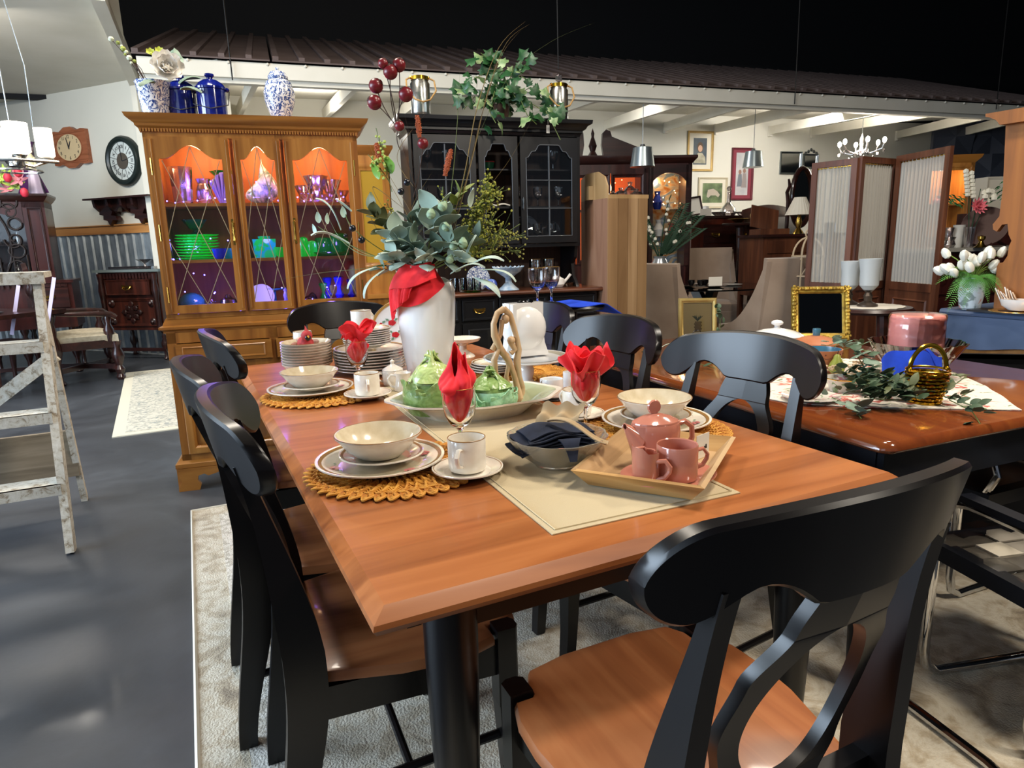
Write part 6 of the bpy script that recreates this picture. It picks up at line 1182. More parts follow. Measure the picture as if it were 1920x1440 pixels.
for vn in vines:
    P = [Vector(p) for p in vn]; P = [Vector((p.x, p.y, p.z if p.z > .02 or p.y < -.18 else .03)) for p in P]; ob('vine', MB().tube(P, .003, 5), M['gstem'], iv)
    for i in range(15):
        f = .15+i/15*(len(P)-1.16); k = min(int(f), len(P)-2); p = P[k].lerp(P[k+1], f-k)+Vector((random.gauss(0, .045), random.gauss(-.02, .03), random.gauss(0, .04)))
        if p.z < .02 and p.y > -.19: p.z = .03
        o = ob('leaf', ivp if random.random() < .22 else ivm, None, iv, p); o.rotation_euler = (radians(random.uniform(20, 110)), radians(random.uniform(-50, 50)), radians(random.uniform(-60, 60))); o.scale = (random.uniform(.8, 1.5),)*3
solo('paper_tag', MB().b2((-.012, 0, -.055), (.012, .001, 0)).tube([(0, 0, 0), (0, 0, .03)], .0008, 4), M['paper'], 'white paper tag hanging from the ivy over the hutch cornice', 'tag', hw_(1.24, .04, 2.09), HA)
def lantern(s, label, top=False):
    t = thing('glass_lantern', label, 'lantern', hw_(s, .12, TOPZ), HA, 'rope handled glass lanterns')
    ob('cylinder', MB().lathe([(.062, 0), (.066, .01), (.066, .20), (.056, .215), (.056, .235), (.053, .235), (.053, .215), (.062, .20), (.062, .012), (0, .01)], 28), M['tglass2'], t)
    ob('gold_collar', MB().lathe([(.060, .222), (.060, .245), (.055, .245)], 28), M['gold'], t); ob('rope_handle', MB().tube([(-.062, 0, .24), (-.095, -.02, .22), (-.10, -.05, .15), (-.05, -.08, .085), (.0, -.09, .07), (.05, -.08, .085), (.10, -.05, .15), (.095, -.02, .22), (.062, 0, .24)], .006, 8), M['rope'], t)
    ob('greenery', MB().tube([(0, 0, .01), (.01, 0, .08), (-.01, 0, .15)], .012, 6), M['eucd'], t)
    for x in (-.06, .06): ob('gold_ring', MB().sph((x, 0, .24), .012, 8), M['gold'], t)
    if top: ob('crystal_stopper', MB().sph((0, 0, .285), .030, 6), M['aglass'], t, ang=1)
lantern(.34, 'rope handled glass lantern on the left of the black hutch, behind the berries'); lantern(1.36, 'rope handled glass lantern with crystal stopper on the right of the black hutch', True)
# oak hutch sliver between the two
sl = atY(706, 300, 4.9); t = thing('oak_hutch', 'narrow view of an oak hutch between the honey cabinet and the black hutch', 'hutch', (sl.x-.52, sl.y+.1, 0), radians(17))
ob('case', MB().b2((0, .1, .9), (.60, .5, 1.98)).b2((0, 0, 0), (.62, .5, .88)), M['honey'], t); ob('cornice', hrows(0, .60, .1, .5, [(0, 1.94), (.03, 1.99), (.03, 2.01)]), M['honeyx'], t)
ob('door', MB().frame(.33, 1.1, .59, 1.88, .05, .02, .1), M['honey'], t); ob('door', MB().frame(.02, 1.1, .31, 1.88, .05, .02, .1), M['honey'], t); ob('pane', MB().b2((.38, .095, 1.15), (.54, .098, 1.83)), mat('amber_glass', '#a8842c', .2), t); ob('counter', MB().b2((-.01, -.02, .88), (.63, .5, .91)), M['honeyx'], t)
# tall brown cabinet seen from behind
ply = wood('plywood_back', '#7a5540', '#8f6a54', '#9c7860', 'z', .7, 0, .4); oak2 = wood('oak_panel', '#8f7048', '#a98a60', '#bb9c72', 'z', .5, .05, .35)
c0 = atY(1138, 500, 5.05); cl_ = atY(1090, 500, 5.45); cr_ = atY(1211, 500, 5.20); 
tb2 = thing('tall_cabinet', 'plain light brown cabinet seen from its side and back right of the black hutch', 'cabinet', (c0.x, c0.y, 0)); L_ = Vector((cl_.x-c0.x, cl_.y-c0.y, 0)); R_ = Vector((cr_.x-c0.x, cr_.y-c0.y, 0)); Q_ = L_+R_
ob('carcass', MB().prism([(0, 0), (R_.x, R_.y), (Q_.x, Q_.y), (L_.x, L_.y)], 0, 1.575), ply, tb2)
nv = Vector((R_.y, -R_.x, 0)).normalized()*.012
for k in range(4):
    a = R_*(k/4+.004); b_ = R_*((k+1)/4-.004); ob('stave', MB().prism([(a.x, a.y), (a.x+nv.x, a.y+nv.y), (b_.x+nv.x, b_.y+nv.y), (b_.x, b_.y)], 0, 1.572), wood('oak_stave', *[('#7a5c3c', '#937350', '#a3835f'), ('#705234', '#876846', '#977855'), ('#806243', '#9a7b58', '#aa8b67'), ('#765839', '#8e6f4c', '#9f805c')][k], 'z', .5, .05, .35), tb2)
ob('top_edge', MB().prism([(R_.x*1.02+nv.x, R_.y*1.02+nv.y), (nv.x, nv.y), (0, 0), (R_.x, R_.y)], 1.572, 1.60), oak2, tb2)
ob('gallery_side', MB().add([tuple(p) for p in []], []).prism([(0, 1.575), (L_.length, 1.575), (L_.length, 1.74), (L_.length*.8, 1.775), (L_.length*.35, 1.775), (L_.length*.1, 1.73), (0, 1.66)], -.012, 0, 'y'), oak2, tb2, None, (0, 0, atan2(L_.y, L_.x)))
cq = c0+R_*.55+L_*.3
for k, (dx, h) in enumerate([(-.06, .06), (.0, .08), (.07, .12), (.12, .07)]): solo('crystal_piece', MB().lathe([(.03, 0), (.05, h*.5), (.03, h*.7), (.012, h*.8), (.02, h), (0, h*1.05)], 10), M['aglass'], ['low crystal dish at the left on the tall brown cabinet', 'crystal jar second on the tall brown cabinet', 'tallest crystal jar with silver top on the tall brown cabinet', 'small crystal jar at the right edge of the tall brown cabinet'][k], 'crystal', (cq.x+dx, cq.y, 1.577), ang=10)
solo('cardboard_box', MB().box((0, 0, .05), (.10, .08, .10)), mat('cardboard', '#a8906a', .8), 'small cardboard box on the back corner of the tall brown cabinet', 'box', (c0.x+L_.x*.5, c0.y+L_.y*.5+.05, 1.577), .3)
# ================================================================ beige dining group
bg_ = M['beige']
def wing(px, Y, rz, label, s=1.0):
    p = atY(px, 600, Y); t = thing('upholstered_chair', label, 'chair', (p.x, p.y, 0), rz, 'beige upholstered chairs at the glass table', s)
    ob('backrest', MB().sheet(lambda u, v: ((u-.5)*.56, -.27-.10*v-.04*(1-(2*u-1)**2), .14+.94*v), 10, 12, .07), bg_, t)
    ob('seat', MB().sheet(lambda u, v: ((u-.5)*.50, -.26+.54*v, .46+.03*(1-(2*u-1)**4)*(1-(2*v-1)**4)), 10, 10, .12), bg_, t); ob('seat_rail', MB().b2((-.26, -.26, .16), (.26, .27, .38)), bg_, t)
    for sx in (-1, 1):
        pr = []; 
        top_ = [(-.36+.62*q, .46+.60*(1-q)**2.3) for q in [i/12 for i in range(13)]]
        ob('side_wing', MB().prism([(-.27, .16), (.27, .16), (.27, .46)]+[(y, z) for y, z in reversed(top_)]+[(-.38, 1.06)], sx*.24, sx*.29, 'x'), bg_, t)
        for sy in (-.22, .22): ob('leg', MB().lathe([(.014, 0), (.022, .17)], 8, (sx*.22, sy, 0)), M['dark'], t)
wing(1430, 6.2, radians(18), 'beige upholstered chair at the right of the glass table, its back to us'); wing(1268, 6.1, radians(-52), 'beige upholstered chair at the left of the glass table beside the tall brown cabinet', .98)
wing(1336, 8.3, radians(175), 'beige upholstered chair on the far side of the glass table, left', 1.06); wing(1440, 8.1, radians(160), 'beige upholstered chair on the far side of the glass table, right', 1.06)
gt = atY(1325, 560, 7.0); t = thing('glass_table', 'round glass topped table between the beige upholstered chairs', 'table', (gt.x, gt.y, 0))
ob('glass_top', MB().lathe([(.66, .768), (.67, .775), (.66, .782), (0, .782)], 56).lathe([(.66, .768), (0, .768)], 56), thin('green_tint_glass', '#cfe0d8', .75), t); ob('pedestal', MB().beam((-.2, -.2, 0), (.1, .1, .765), .09, .09).beam((.2, -.2, 0), (-.1, .1, .765), .09, .09), M['steel'], t)
TG = .784
for k, (dx, dy, r, m) in enumerate([(-.25, -.1, .10, M['black']), (0, -.25, .10, M['black']), (.25, -.05, .10, M['white']), (.0, .2, .10, M['white'])]): solo('dinner_plate', MB().lathe([(r*.6, 0), (r, .012), (0, .006)], 28), m, ['black plate at the left of the glass table', 'black plate at the near side of the glass table', 'white plate at the right of the glass table', 'white plate at the far side of the glass table'][k], 'plate', (gt.x+dx, gt.y+dy, TG))
for k, (dx, dy) in enumerate([(-.2, -.12), (-.12, -.18), (-.06, -.12)]): solo('dark_cup', MB().lathe([(.02, 0), (.035, .03), (.036, .055), (.032, .055), (0, .01)], 16), M['black'], ['leftmost', 'middle', 'rightmost'][k]+' glossy black cup of the three on the glass table', 'cup', (gt.x+dx, gt.y+dy, TG+.014), group='black cups on the glass table')
solo('sign_card', MB().b2((-.07, 0, 0), (.07, .004, .09)), M['paper'], 'white folded sign card standing on the glass table', 'card', (gt.x-.0, gt.y-.28, TG+.014), .1)
q = atY(1237, 485, 6.9); fv = thing('flower_vase', 'silver grey bulb vase with white blossom branches and dark fern', 'vase', (q.x, q.y, TG), 0, None, 1.35)
ob('vase', MB().lathe([(.05, 0), (.085, .03), (.095, .08), (.075, .16), (.045, .22), (.05, .235), (.04, .235), (.03, .2), (0, .1)], 28), noisy('hammered_silver', [(.4, '#8d949c'), (.6, '#c2c8ce')], (3, 3, 26), rough=.25, metal=.7), fv)
fern = mat('dark_fern', '#21402c', .7); blw = mat('white_blossom', '#d8d6c8', .7)
for k in range(14):
    a = random.uniform(-1.2, 1.2); h = random.uniform(.30, .62); e_ = (sin(a)*h*.85, -.05+random.uniform(-.08, .08), .22+cos(a)*h*.75); ob('stem', MB().tube(curve3((0, 0, .2), (e_[0]*.4, 0, .22+h*.6), e_), .004, 4), fern, fv)
    if k % 2:
        for j in range(6): f = .4+.1*j; ob('blossom', MB().sph((e_[0]*f+random.gauss(0, .012), e_[1], .2+(e_[2]-.2)*f+random.gauss(0, .012)), .014, 6), blw, fv)
    else:
        b = MB()
        for j in range(22):
            f = .2+.8*j/22; cpt = Vector((e_[0]*f, e_[1]*f, .2+(e_[2]-.2)*f)); b.add([cpt, cpt+Vector((.045, -.01, .02)), cpt+Vector((.012, 0, .018))], [(0, 1, 2)]).add([cpt, cpt+Vector((-.045, -.01, .02)), cpt+Vector((-.012, 0, .018))], [(0, 1, 2)])
        tag(ob('fern_needles', b, fern, fv), kind='stuff')
# ================================================================ dark curio cabinets behind
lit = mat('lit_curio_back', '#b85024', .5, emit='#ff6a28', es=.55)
cpz = atY(1090, 300, 8.1); t = thing('pediment_cabinet', 'tall mahogany curio cabinet with broken pediment and orange lit doors', 'cabinet', (cpz.x-.53, cpz.y, 0), radians(6)); DK, DX = M['dark'], M['darkx']
ob('case', MB().b2((0, .4, 0), (1.35, .45, 2.2)).b2((0, 0, 0), (.05, .45, 2.2)).b2((1.30, 0, 0), (1.35, .45, 2.2)).b2((0, 0, 0), (1.35, .45, 1.0)).b2((0, 0, 2.05), (1.35, .45, 2.2)), DK, t)
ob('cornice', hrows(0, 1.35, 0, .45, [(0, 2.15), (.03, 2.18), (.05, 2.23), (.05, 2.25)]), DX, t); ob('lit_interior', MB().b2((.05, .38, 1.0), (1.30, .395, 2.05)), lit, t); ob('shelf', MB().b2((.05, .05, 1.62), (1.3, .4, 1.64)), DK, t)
for x0 in (.05, .47, .89): d = ob('door', MB().frame(x0, 1.0, x0+.41, 2.05, .05, .03, 0), DK, t); ob('pane', MB().b2((x0+.05, -.004, 1.05), (x0+.36, 0, 2.0)), M['pane'], d)
for s, x0 in ((1, -.03), (-1, 1.38)): ob('pediment_scroll', MB().prism([(x0, 2.25), (x0+s*.58, 2.25), (x0+s*.60, 2.37), (x0+s*.59, 2.50), (x0+s*.55, 2.54), (x0+s*.50, 2.52), (x0+s*.48, 2.46), (x0, 2.28)], -.02, .04, 'y'), DX, t)
ob('finial', MB().lathe([(.06, 2.25), (.03, 2.30), (.05, 2.36), (.03, 2.42), (.015, 2.46), (.02, 2.50), (0, 2.56)], 14, (.675, .0, 0)), DX, t)
fairy = mat('fairy_bulb', '#ffd0a0', .5, emit='#ffc080', es=9); fbm = MB().sph((0, 0, 0), .007, 6).mesh('fairy_light', fairy)
for k in range(22): ob('fairy_light', fbm, None, t, (.62+random.random()*.6, .25, 1.7+random.random()*.3))
cpz = atY(1222, 300, 8.3); t = thing('arched_curio', 'dark curio cabinet with arched glass door full of lit ornaments', 'cabinet', (cpz.x-.06, cpz.y, 0), radians(4))
ob('case', MB().b2((0, .36, 0), (.56, .40, 2.2)).b2((0, 0, 0), (.05, .4, 2.2)).b2((.51, 0, 0), (.56, .4, 2.2)).b2((0, 0, 2.12), (.56, .4, 2.2)).b2((0, 0, 0), (.56, .4, .95)), DK, t); ob('cornice', hrows(0, .56, 0, .4, [(0, 2.16), (.05, 2.22), (.05, 2.25)]), DX, t)
ar = lambda f: 1.86+.19*sqrt(max(0, 1-(2*f-1)**2)); N = 20; vs = []
for i in range(N+1): f = i/N; x = .05+.46*f; vs += [(x, -.02, ar(f)), (x, -.02, 2.14), (x, 0, 2.14), (x, 0, ar(f))]
ob('arched_door', MB().add(vs, [(i*4+k, i*4+(k+1) % 4, i*4+4+(k+1) % 4, i*4+4+k) for i in range(N) for k in range(4)]).b2((.03, -.02, .95), (.08, 0, 2.14)).b2((.48, -.02, .95), (.53, 0, 2.14)), DX, t)
cur = noisy('curio_mirror_glow', [(.35, '#c47a34'), (.5, '#d8c6a0'), (.6, '#6f8fb0'), (.75, '#e0e4e8')], (6, 6, 9), rough=.2, metal=.5, dist=1); ob('mirror_back', MB().b2((.05, .345, .95), (.51, .36, 2.12)), cur, t); ob('glass_shelf', MB().b2((.05, .05, 1.62), (.51, .35, 1.63)), M['tglass'], t); ob('glass_shelf', MB().b2((.05, .05, 1.30), (.51, .35, 1.31)), M['tglass'], t)  # orange, blue and pale blotches paint the lit glow into the back panel
for k in range(16): ob('fairy_light', fbm, None, t, (.08+random.random()*.4, .15, 1.66+random.random()*.32))
spot('curio_lamp', (cpz.x+.2, cpz.y+.1, 2.0), 5, (1, .62, .3), .03); spot('curio_lamp', (cpz.x-.6, cpz.y+.1, 1.9), 5, (1, .5, .2), .03)
for k, (x, z, m, h) in enumerate([(.18, 1.632, 'cobalt_jar', .22), (.36, 1.312, 'red_jar', .15), (.20, 1.312, 'white_jar', .2)]):
    solo('ornament_jar', MB().lathe([(.04, 0), (.07, h*.4), (.03, h*.8), (.04, h), (0, h*.95)], 16), mat(m, {'cobalt_jar': '#1c2f80', 'red_jar': '#8a3034', 'white_jar': '#c8ccd0'}[m], .15, coat=.5), ['cobalt jar on the top shelf of the arched curio', 'dark red jar on the lower shelf of the arched curio', 'white jar on the lower shelf of the arched curio'][k], 'jar', (cpz.x-.06+x, cpz.y+.2, z))
# ================================================================ back wall pictures and far furniture
def wb(px, py): return onp(px, py, BP, BA)
def wpic(px0, py0, px1, py1, name, label, cat, fw, fm, build, d=.03, group=None):
    a, b_ = wb(px0, py1), wb(px1, py0); w = sqrt((b_.x-a.x)**2+(b_.y-a.y)**2); h = b_.z-a.z; n = Vector((sin(BA), -cos(BA), 0))
    t = thing(name, label, cat, (a.x+n.x*.004, a.y+n.y*.004, a.z), BA, group); ob('frame', MB().frame(0, 0, w, h, fw, d, -.001), fm, t); build(t, w, h, fw); return t
def disc(x, z, rx, rz, y=-.008, n=20): return MB().add([(x, y, z)]+[(x+rx*cos(2*pi*i/n), y, z+rz*sin(2*pi*i/n)) for i in range(n)], [(0, i+1, (i+1) % n+1) for i in range(n)])
def pane_(t, w, h, fw, m, name='canvas', y=-.004): return ob(name, MB().b2((fw*.9, y, fw*.9), (w-fw*.9, y+.003, h-fw*.9)), m, t)
def portrait(t, w, h, fw):
    pane_(t, w, h, fw, mat('ivory_mount', '#cfc8b4', .8)); mx = .24*w; ob('painting', MB().b2((mx, -.007, mx*.9), (w-mx, -.004, h-mx*.9)), noisy('dusky_blue_paint', [(.3, '#3a444c'), (.7, '#5a6266')], (4, 4, 4), rough=.7), t)
    ob('painted_dress', MB().prism([(w*.27, h*.20), (w*.73, h*.20), (w*.70, h*.36), (w*.58, h*.46), (w*.42, h*.46), (w*.30, h*.36)], -.009, -.007, 'y'), noisy('pale_dress_paint', [(.3, '#8a8570'), (.7, '#b5ae96')], (9, 9, 9), rough=.7), t)
    ob('painted_hair', disc(w*.5, h*.60, w*.12, h*.13, -.0085), mat('hair_paint', '#5a4634', .7), t); ob('painted_face', disc(w*.5, h*.57, w*.085, h*.085, -.0095), mat('face_paint', '#c09a80', .7), t)
def figures(t, w, h, fw):
    pane_(t, w, h, fw, mat('burgundy_mount', '#7a2f3c', .7)); mx = .22*w; ob('print', MB().b2((mx, -.007, mx*.8), (w-mx, -.004, h-mx*.8)), noisy('grey_print', [(.3, '#9a9a9c'), (.7, '#b8b6b4')], (5, 5, 5), rough=.7), t)
    for k, (x, z, s) in enumerate([(.40, .26, 1.0), (.60, .24, 1.15)]):
        ob('printed_figure', MB().prism([(w*(x-.12), h*z), (w*(x+.12), h*z), (w*(x+.08), h*(z+.24*s)), (w*(x-.06), h*(z+.24*s))], -.010, -.007, 'y'), mat('print_tone', ['#6a6e74', '#8a807c'][k], .7), t)
        ob('printed_head', disc(w*x, h*(z+.28*s), w*.07, h*.045, -.0105), mat('print_skin', '#8a6a5c', .7), t)
def landscape(t, w, h, fw):
    pane_(t, w, h, fw, mat('ivory_mount', '#cfc8b4', .8)); mx = .16*w; ob('painting', MB().b2((mx, -.007, mx), (w-mx, -.004, h-mx)), noisy('meadow_paint', [(.35, '#3c4a34'), (.6, '#66764e'), (.8, '#8a8a78')], (6, 6, 6), rough=.7), t)
    ob('painted_animal', MB().add([], []).prism([(w*.30, h*.38), (w*.34, h*.60), (w*.52, h*.64), (w*.66, h*.56), (w*.76, h*.44), (w*.70, h*.36), (w*.62, h*.42), (w*.44, h*.42), (w*.36, h*.34)], -.009, -.007, 'y'), mat('pale_animal_paint', '#a89c8c', .7), t)
giltw = noisy('gilt_wood_far', [(.3, '#8f7238'), (.7, '#b0935a')], (3, 3, 3), rough=.4, metal=.3); mirm = mat('mirror_far', '#c2c6c8', .08, 1)
wpic(1287, 247, 1337, 321, 'portrait_painting', 'gold framed portrait of a seated girl in a pale dress on the back wall', 'picture', .035, giltw, portrait)
wpic(1368, 278, 1413, 375, 'framed_print', 'tall print of two figures in burgundy mount and frame on the back wall', 'picture', .03, mat('burgundy_frame', '#5c2028', .4), figures)
wpic(1307, 333, 1363, 391, 'landscape_painting', 'wide ivory mounted meadow painting with a pale animal on the back wall', 'picture', .03, mat('ivory_frame', '#b8ac90', .5), landscape)
wpic(1460, 285, 1503, 327, 'wall_mirror', 'silver framed rectangular mirror at the left of the pair above the oval mirror', 'mirror', .03, M['steel'], lambda t, w, h, fw: pane_(t, w, h, fw, mirm, 'mirror_glass'), group='mirrors on the back wall')
def crestm(t, w, h, fw):
    pane_(t, w, h, fw, mirm, 'mirror_glass'); b = MB(); [b.sph((w/2+x, -.015, h+z), .03, 8, (1, .5, 1)) for x, z in ((0, .07), (-.06, .04), (.06, .04), (-.12, .01), (.12, .01))]; ob('crest', b, M['steel'], t)
wpic(1504, 289, 1533, 316, 'wall_mirror', 'small silver crested mirror just left of the folding screen', 'mirror', .03, M['steel'], crestm, group='mirrors on the back wall')
# pendants
def ceilz(p): t_ = -sin(EA)*(p.x-EP[0])+cos(EA)*(p.y-EP[1]); return 2.84+.44*t_/TD+.012
shd = mat('galvanised_shade', '#9aa6ac', .3, .8)
for k, (px, py, Y) in enumerate([(1205, 277, 7.62), (1413, 284, 9.2)]):
    p = atY(px, py, Y); t = thing('pendant_lamp', ['galvanised bucket pendant lamp hanging left of the portrait painting', 'galvanised bucket pendant lamp hanging in front of the burgundy print'][k], 'lamp', (p.x, p.y, p.z-.20), 0, 'galvanised pendant lamps', 1.18)
    ob('shade', MB().lathe([(.105, 0), (.115, .0), (.088, .17), (0, .175)], 24, wob=fl(12, .01)), shd, t); ob('shade_lining', MB().lathe([(.10, .002), (.083, .165), (0, .168)], 24), mat('white_lining', '#d8d6d0', .6), t); ob('cord', MB().tube([(0, 0, .17), (0, 0, (ceilz(p)-p.z+.20)/1.18)], .004, 5), M['steel'], t); ob('cap', MB().lathe([(.03, .17), (.02, .20), (0, .20)], 12), M['steel'], t)
# chest of drawers with things on it
cq = atY(1297, 410, 9.0); ctop = atY(1350, 404, 9.0).z; t = thing('chest_of_drawers', 'dark mahogany chest of drawers against the back wall below the pictures', 'chest', (cq.x, cq.y, 0), radians(14))
DK, DX = M['dark'], M['darkx']
ob('case', MB().b2((0, 0, .1), (.95, .5, ctop-.03)), wood('red_mahogany', '#2a0f0c', '#43190f', '#5c2416', 'z', .3, .3, .5), t); ob('top', MB().b2((-.03, -.03, ctop-.03), (.98, .52, ctop)), DX, t)
for k in range(5): z = .18+k*(ctop-.28)/5; d = ob('drawer', MB().b2((.18, -.015, z), (.93, .01, z+(ctop-.34)/5)), DX, t); [ob('pull', bail, None, d, (x, -.018, z+.12), None, sc=1.4) for x in (.35, .76)]
for x in (.03, .9): ob('leg', MB().b2((x, .0, 0), (x+.06, .06, .1)), DX, t)
def cst_(s, y, z=0): return Vector((cq.x+cos(radians(14))*s-sin(radians(14))*y, cq.y+sin(radians(14))*s+cos(radians(14))*y, ctop+z))
fr_ = thing('photo_frame', 'small dark framed certificate leaning on the chest of drawers', 'frame', cst_(.05, .15), radians(10)); ob('frame', MB().frame(0, 0, .20, .25, .02, .02), DX, fr_, None, (radians(-12), radians(-8), 0)); ob('paper', MB().b2((.015, -.002, .015), (.185, 0, .235)), M['paper'], fr_, None, (radians(-12), radians(-8), 0))
solo('white_candle', MB().lathe([(.04, 0), (.04, .13), (0, .14)], 16), M['white'], 'thick white candle on the chest of drawers', 'candle', cst_(.27, .12, .001))
solo('sign_card', MB().b2((0, 0, 0), (.16, .004, .09)), M['paper'], 'white sign card at the front of the chest of drawers', 'card', cst_(.12, .0, .001), radians(8))
t = thing('glass_decanter', 'tall clear glass decanter on the chest of drawers', 'decanter', cst_(.66, .2, .001)); ob('body', MB().lathe([(.08, 0), (.11, .04), (.10, .10), (.03, .18), (.022, .28), (.035, .32)], 20), M['aglass'], t); ob('stopper', MB().sph((0, 0, .36), .035, 8), M['aglass'], t)
for k, s in enumerate((.45, .82)): solo('glass_bowl', MB().lathe([(.04, 0), (.10, .05), (.095, .05), (0, .01)], 18, wob=fl(9, .05)), M['aglass'], ['cut glass bowl left of the decanter', 'cut glass bowl right of the decanter'][k], 'bowl', cst_(s, .1, .001))
q = atY(1388, 418, 8.72); t = thing('pedestal_stand', 'dark turned pedestal stand with brass dish in front of the chest of drawers', 'stand', (q.x, q.y, 0)); zq = q.z
ob('top', MB().lathe([(.22, zq-.03), (.23, zq-.01), (.22, zq), (0, zq)], 30), DX, t); ob('column', MB().lathe([(.06, .1), (.03, .3), (.045, .7), (.028, 1.0), (.05, zq-.06), (.08, zq-.03), (0, zq-.03)], 16), DX, t)
for a in (0, 2.1, 4.2): ob('foot', MB().tube([(0, 0, .14), (.14*cos(a), .14*sin(a), .09), (.22*cos(a), .22*sin(a), .015)], [.03, .022, .018], 8), DX, t)
solo('brass_dish', MB().lathe([(.03, 0), (.10, .04), (.14, .05), (.13, .055), (0, .02)], 20, wob=fl(6, .08)), M['brass'], 'ruffled brass dish on the dark pedestal stand', 'dish', (q.x-.02, q.y, zq+.001))
t = thing('bust_figurine', 'small pale golden bust figurine right of the brass dish', 'figurine', (q.x+.16, q.y, zq+.001)); ob('base', MB().lathe([(.03, 0), (.02, .03), (.012, .05), (0, .05)], 12), mat('cream_plaster', '#d0c0a0', .6), t); ob('head', MB().sph((0, 0, .085), .04, 12, (1, .9, 1.15)), mat('golden_plaster', '#c0a468', .7, sss=0), t); ob('nose', MB().sph((0, -.037, .08), .01, 6), mat('golden_plaster', '#c0a468', .7), t)
# desk / vanity with lamp, oval mirror, trunk lid
q = atY(1432, 440, 7.3); zd = q.z; t = thing('writing_desk', 'brown wooden desk with dark top in front of the oval mirror', 'desk', (q.x, q.y, 0), radians(10))
ob('case', MB().b2((0, 0, .62), (.95, .5, zd-.03)), M['walnut'], t); ob('top', MB().b2((-.03, -.03, zd-.03), (.98, .52, zd)), DX, t)
for x in (.0, .9): [ob('leg', MB().b2((x, y, 0), (x+.05, y+.05, .62)), M['walnut'], t) for y in (0, .45)]
for x in (.05, .5): ob('drawer', MB().b2((x, -.012, zd-.20), (x+.40, .01, zd-.07)), M['walnut'], t)
t = thing('writing_slope', 'brown lidded box with raised slanting lid on the desk', 'box', (q.x+.02, q.y+.15, zd+.001), radians(8)); ob('box', MB().b2((0, 0, 0), (.34, .25, .06)), M['walnut'], t); ob('lid', MB().box((0, 0, .13), (.34, .012, .26)), M['walnut'], t, (.17, .25, .06), (radians(-18), radians(12), 0))
lq = Vector((q.x+.42, q.y+.12, zd+.001)); t = thing('table_lamp', 'table lamp with pleated white shade and figurine base on the desk', 'lamp', lq)
ob('base', MB().lathe([(.06, 0), (.05, .02), (.02, .06), (.035, .12), (.02, .18), (.012, .28), (0, .28)], 16), M['brass'], t); ob('shade', MB().lathe([(.145, .20), (.06, .385), (.058, .385), (.143, .20)], 48, wob=fl(24, .02)), mat('pleated_white', '#d8d2c4', .8), t)
solo('figurine', MB().lathe([(.035, 0), (.04, .02), (.02, .08), (.028, .12), (.018, .15), (0, .18)], 12), M['white'], 'small white figurine beside the table lamp', 'figurine', (q.x+.60, q.y+.12, zd+.001))
solo('photo_frame', MB().frame(0, 0, .14, .11, .015, .01).b2((.01, 0, .01), (.13, .002, .10)), M['steel'], 'small silver frame lying back on the desk right of the lamp', 'frame', (q.x+.68, q.y+.08, zd+.001), .2)
oq = atY(1503, 370, 8.1); t = thing('oval_mirror', 'dark framed oval standing mirror behind the table lamp', 'mirror', (oq.x, oq.y, oq.z), radians(35))
ob('frame', MB().tube([(.20*cos(a), 0, .33*sin(a)) for a in [2*pi*i/40 for i in range(40)]], .028, 8, closed=True), DX, t); ob('mirror_glass', disc(0, 0, .20, .33, 0, 40), mirm, t); ob('post', MB().tube([(-.27, 0, -oq.z), (-.27, 0, -.05), (-.30, 0, .05), (-.25, 0, .12), (-.28, 0, .20)], [.025, .022, .02, .02, .012], 8), DX, t); ob('post', MB().tube([(.27, 0, -oq.z), (.27, 0, .2)], [.025, .015], 8), DX, t); ob('cross_bar', MB().b2((-.29, -.03, -oq.z), (.29, .03, -oq.z+.08)), DX, t)
hq = atY(1452, 395, 8.7); t = thing('sleigh_headboard', 'dark curved headboard of a bed beside the chest of drawers', 'bed', (hq.x, hq.y, 0), radians(12)); ob('headboard', MB().sheet(lambda u, v: (-.30+.75*u, .25*(v**3), 1.0*v+.62+.06*sin(pi*u)), 10, 10, .05), DK, t); ob('pad', MB().sheet(lambda u, v: (-.15+.5*u, -.05+.2*v**3, .9+.62*v), 8, 8, .06), mat('grey_upholstery', '#8a8680', .8), t); ob('footing', MB().b2((-.30, 0, 0), (.45, .08, .65)), DK, t)
for k, (px, w) in enumerate(((1380, .22), (1406, .16))): q = atY(px, 471, 7.3); solo('pink_sign', MB().b2((-w/2, 0, 0), (w/2, .004, .10)), mat('pink_card', '#d8b4ac', .8), ['left pink price card above the back chairs', 'right pink price card above the back chairs'][k], 'card', (q.x, q.y+1.2, q.z), 0, 'pink price cards') if False else None
# rattan birdcage plant stand
rat = mat('rattan', '#b8a488', .7); q = atY(1512, 520, 5.9); t = thing('rattan_birdcage', 'pale rattan arched birdcage stand left of the folding screen', 'stand', (q.x, q.y, 0)); zt_ = atY(1512, 445, 5.9).z; r_ = .13
b = MB()
for a in (0, pi/4, pi/2, 3*pi/4): b.tube([(r_*cos(a)*cos(u), r_*sin(a)*cos(u), zt_-.16+.16*sin(u)) for u in [pi*i/14 for i in range(15)]], .008, 6)
for z in (.35, .62, zt_-.33, zt_-.16): b.tube([(r_*cos(2*pi*i/24), r_*sin(2*pi*i/24), z) for i in range(24)], .008, 6, closed=True)
for k in range(8): a = k*pi/4; b.tube([(r_*cos(a), r_*sin(a), 0), (r_*cos(a), r_*sin(a), zt_-.16)], .008, 6); b.tube([(r_*cos(a), r_*sin(a), zt_-.33), (r_*cos(a+pi/4), r_*sin(a+pi/4), zt_-.16)], .005, 5)
ob('cage', b, rat, t); ob('top_loop', MB().tube([(.03*cos(u), 0, zt_+.03+.035*sin(u)) for u in [2*pi*i/16 for i in range(16)]], .007, 6, closed=True), rat, t)
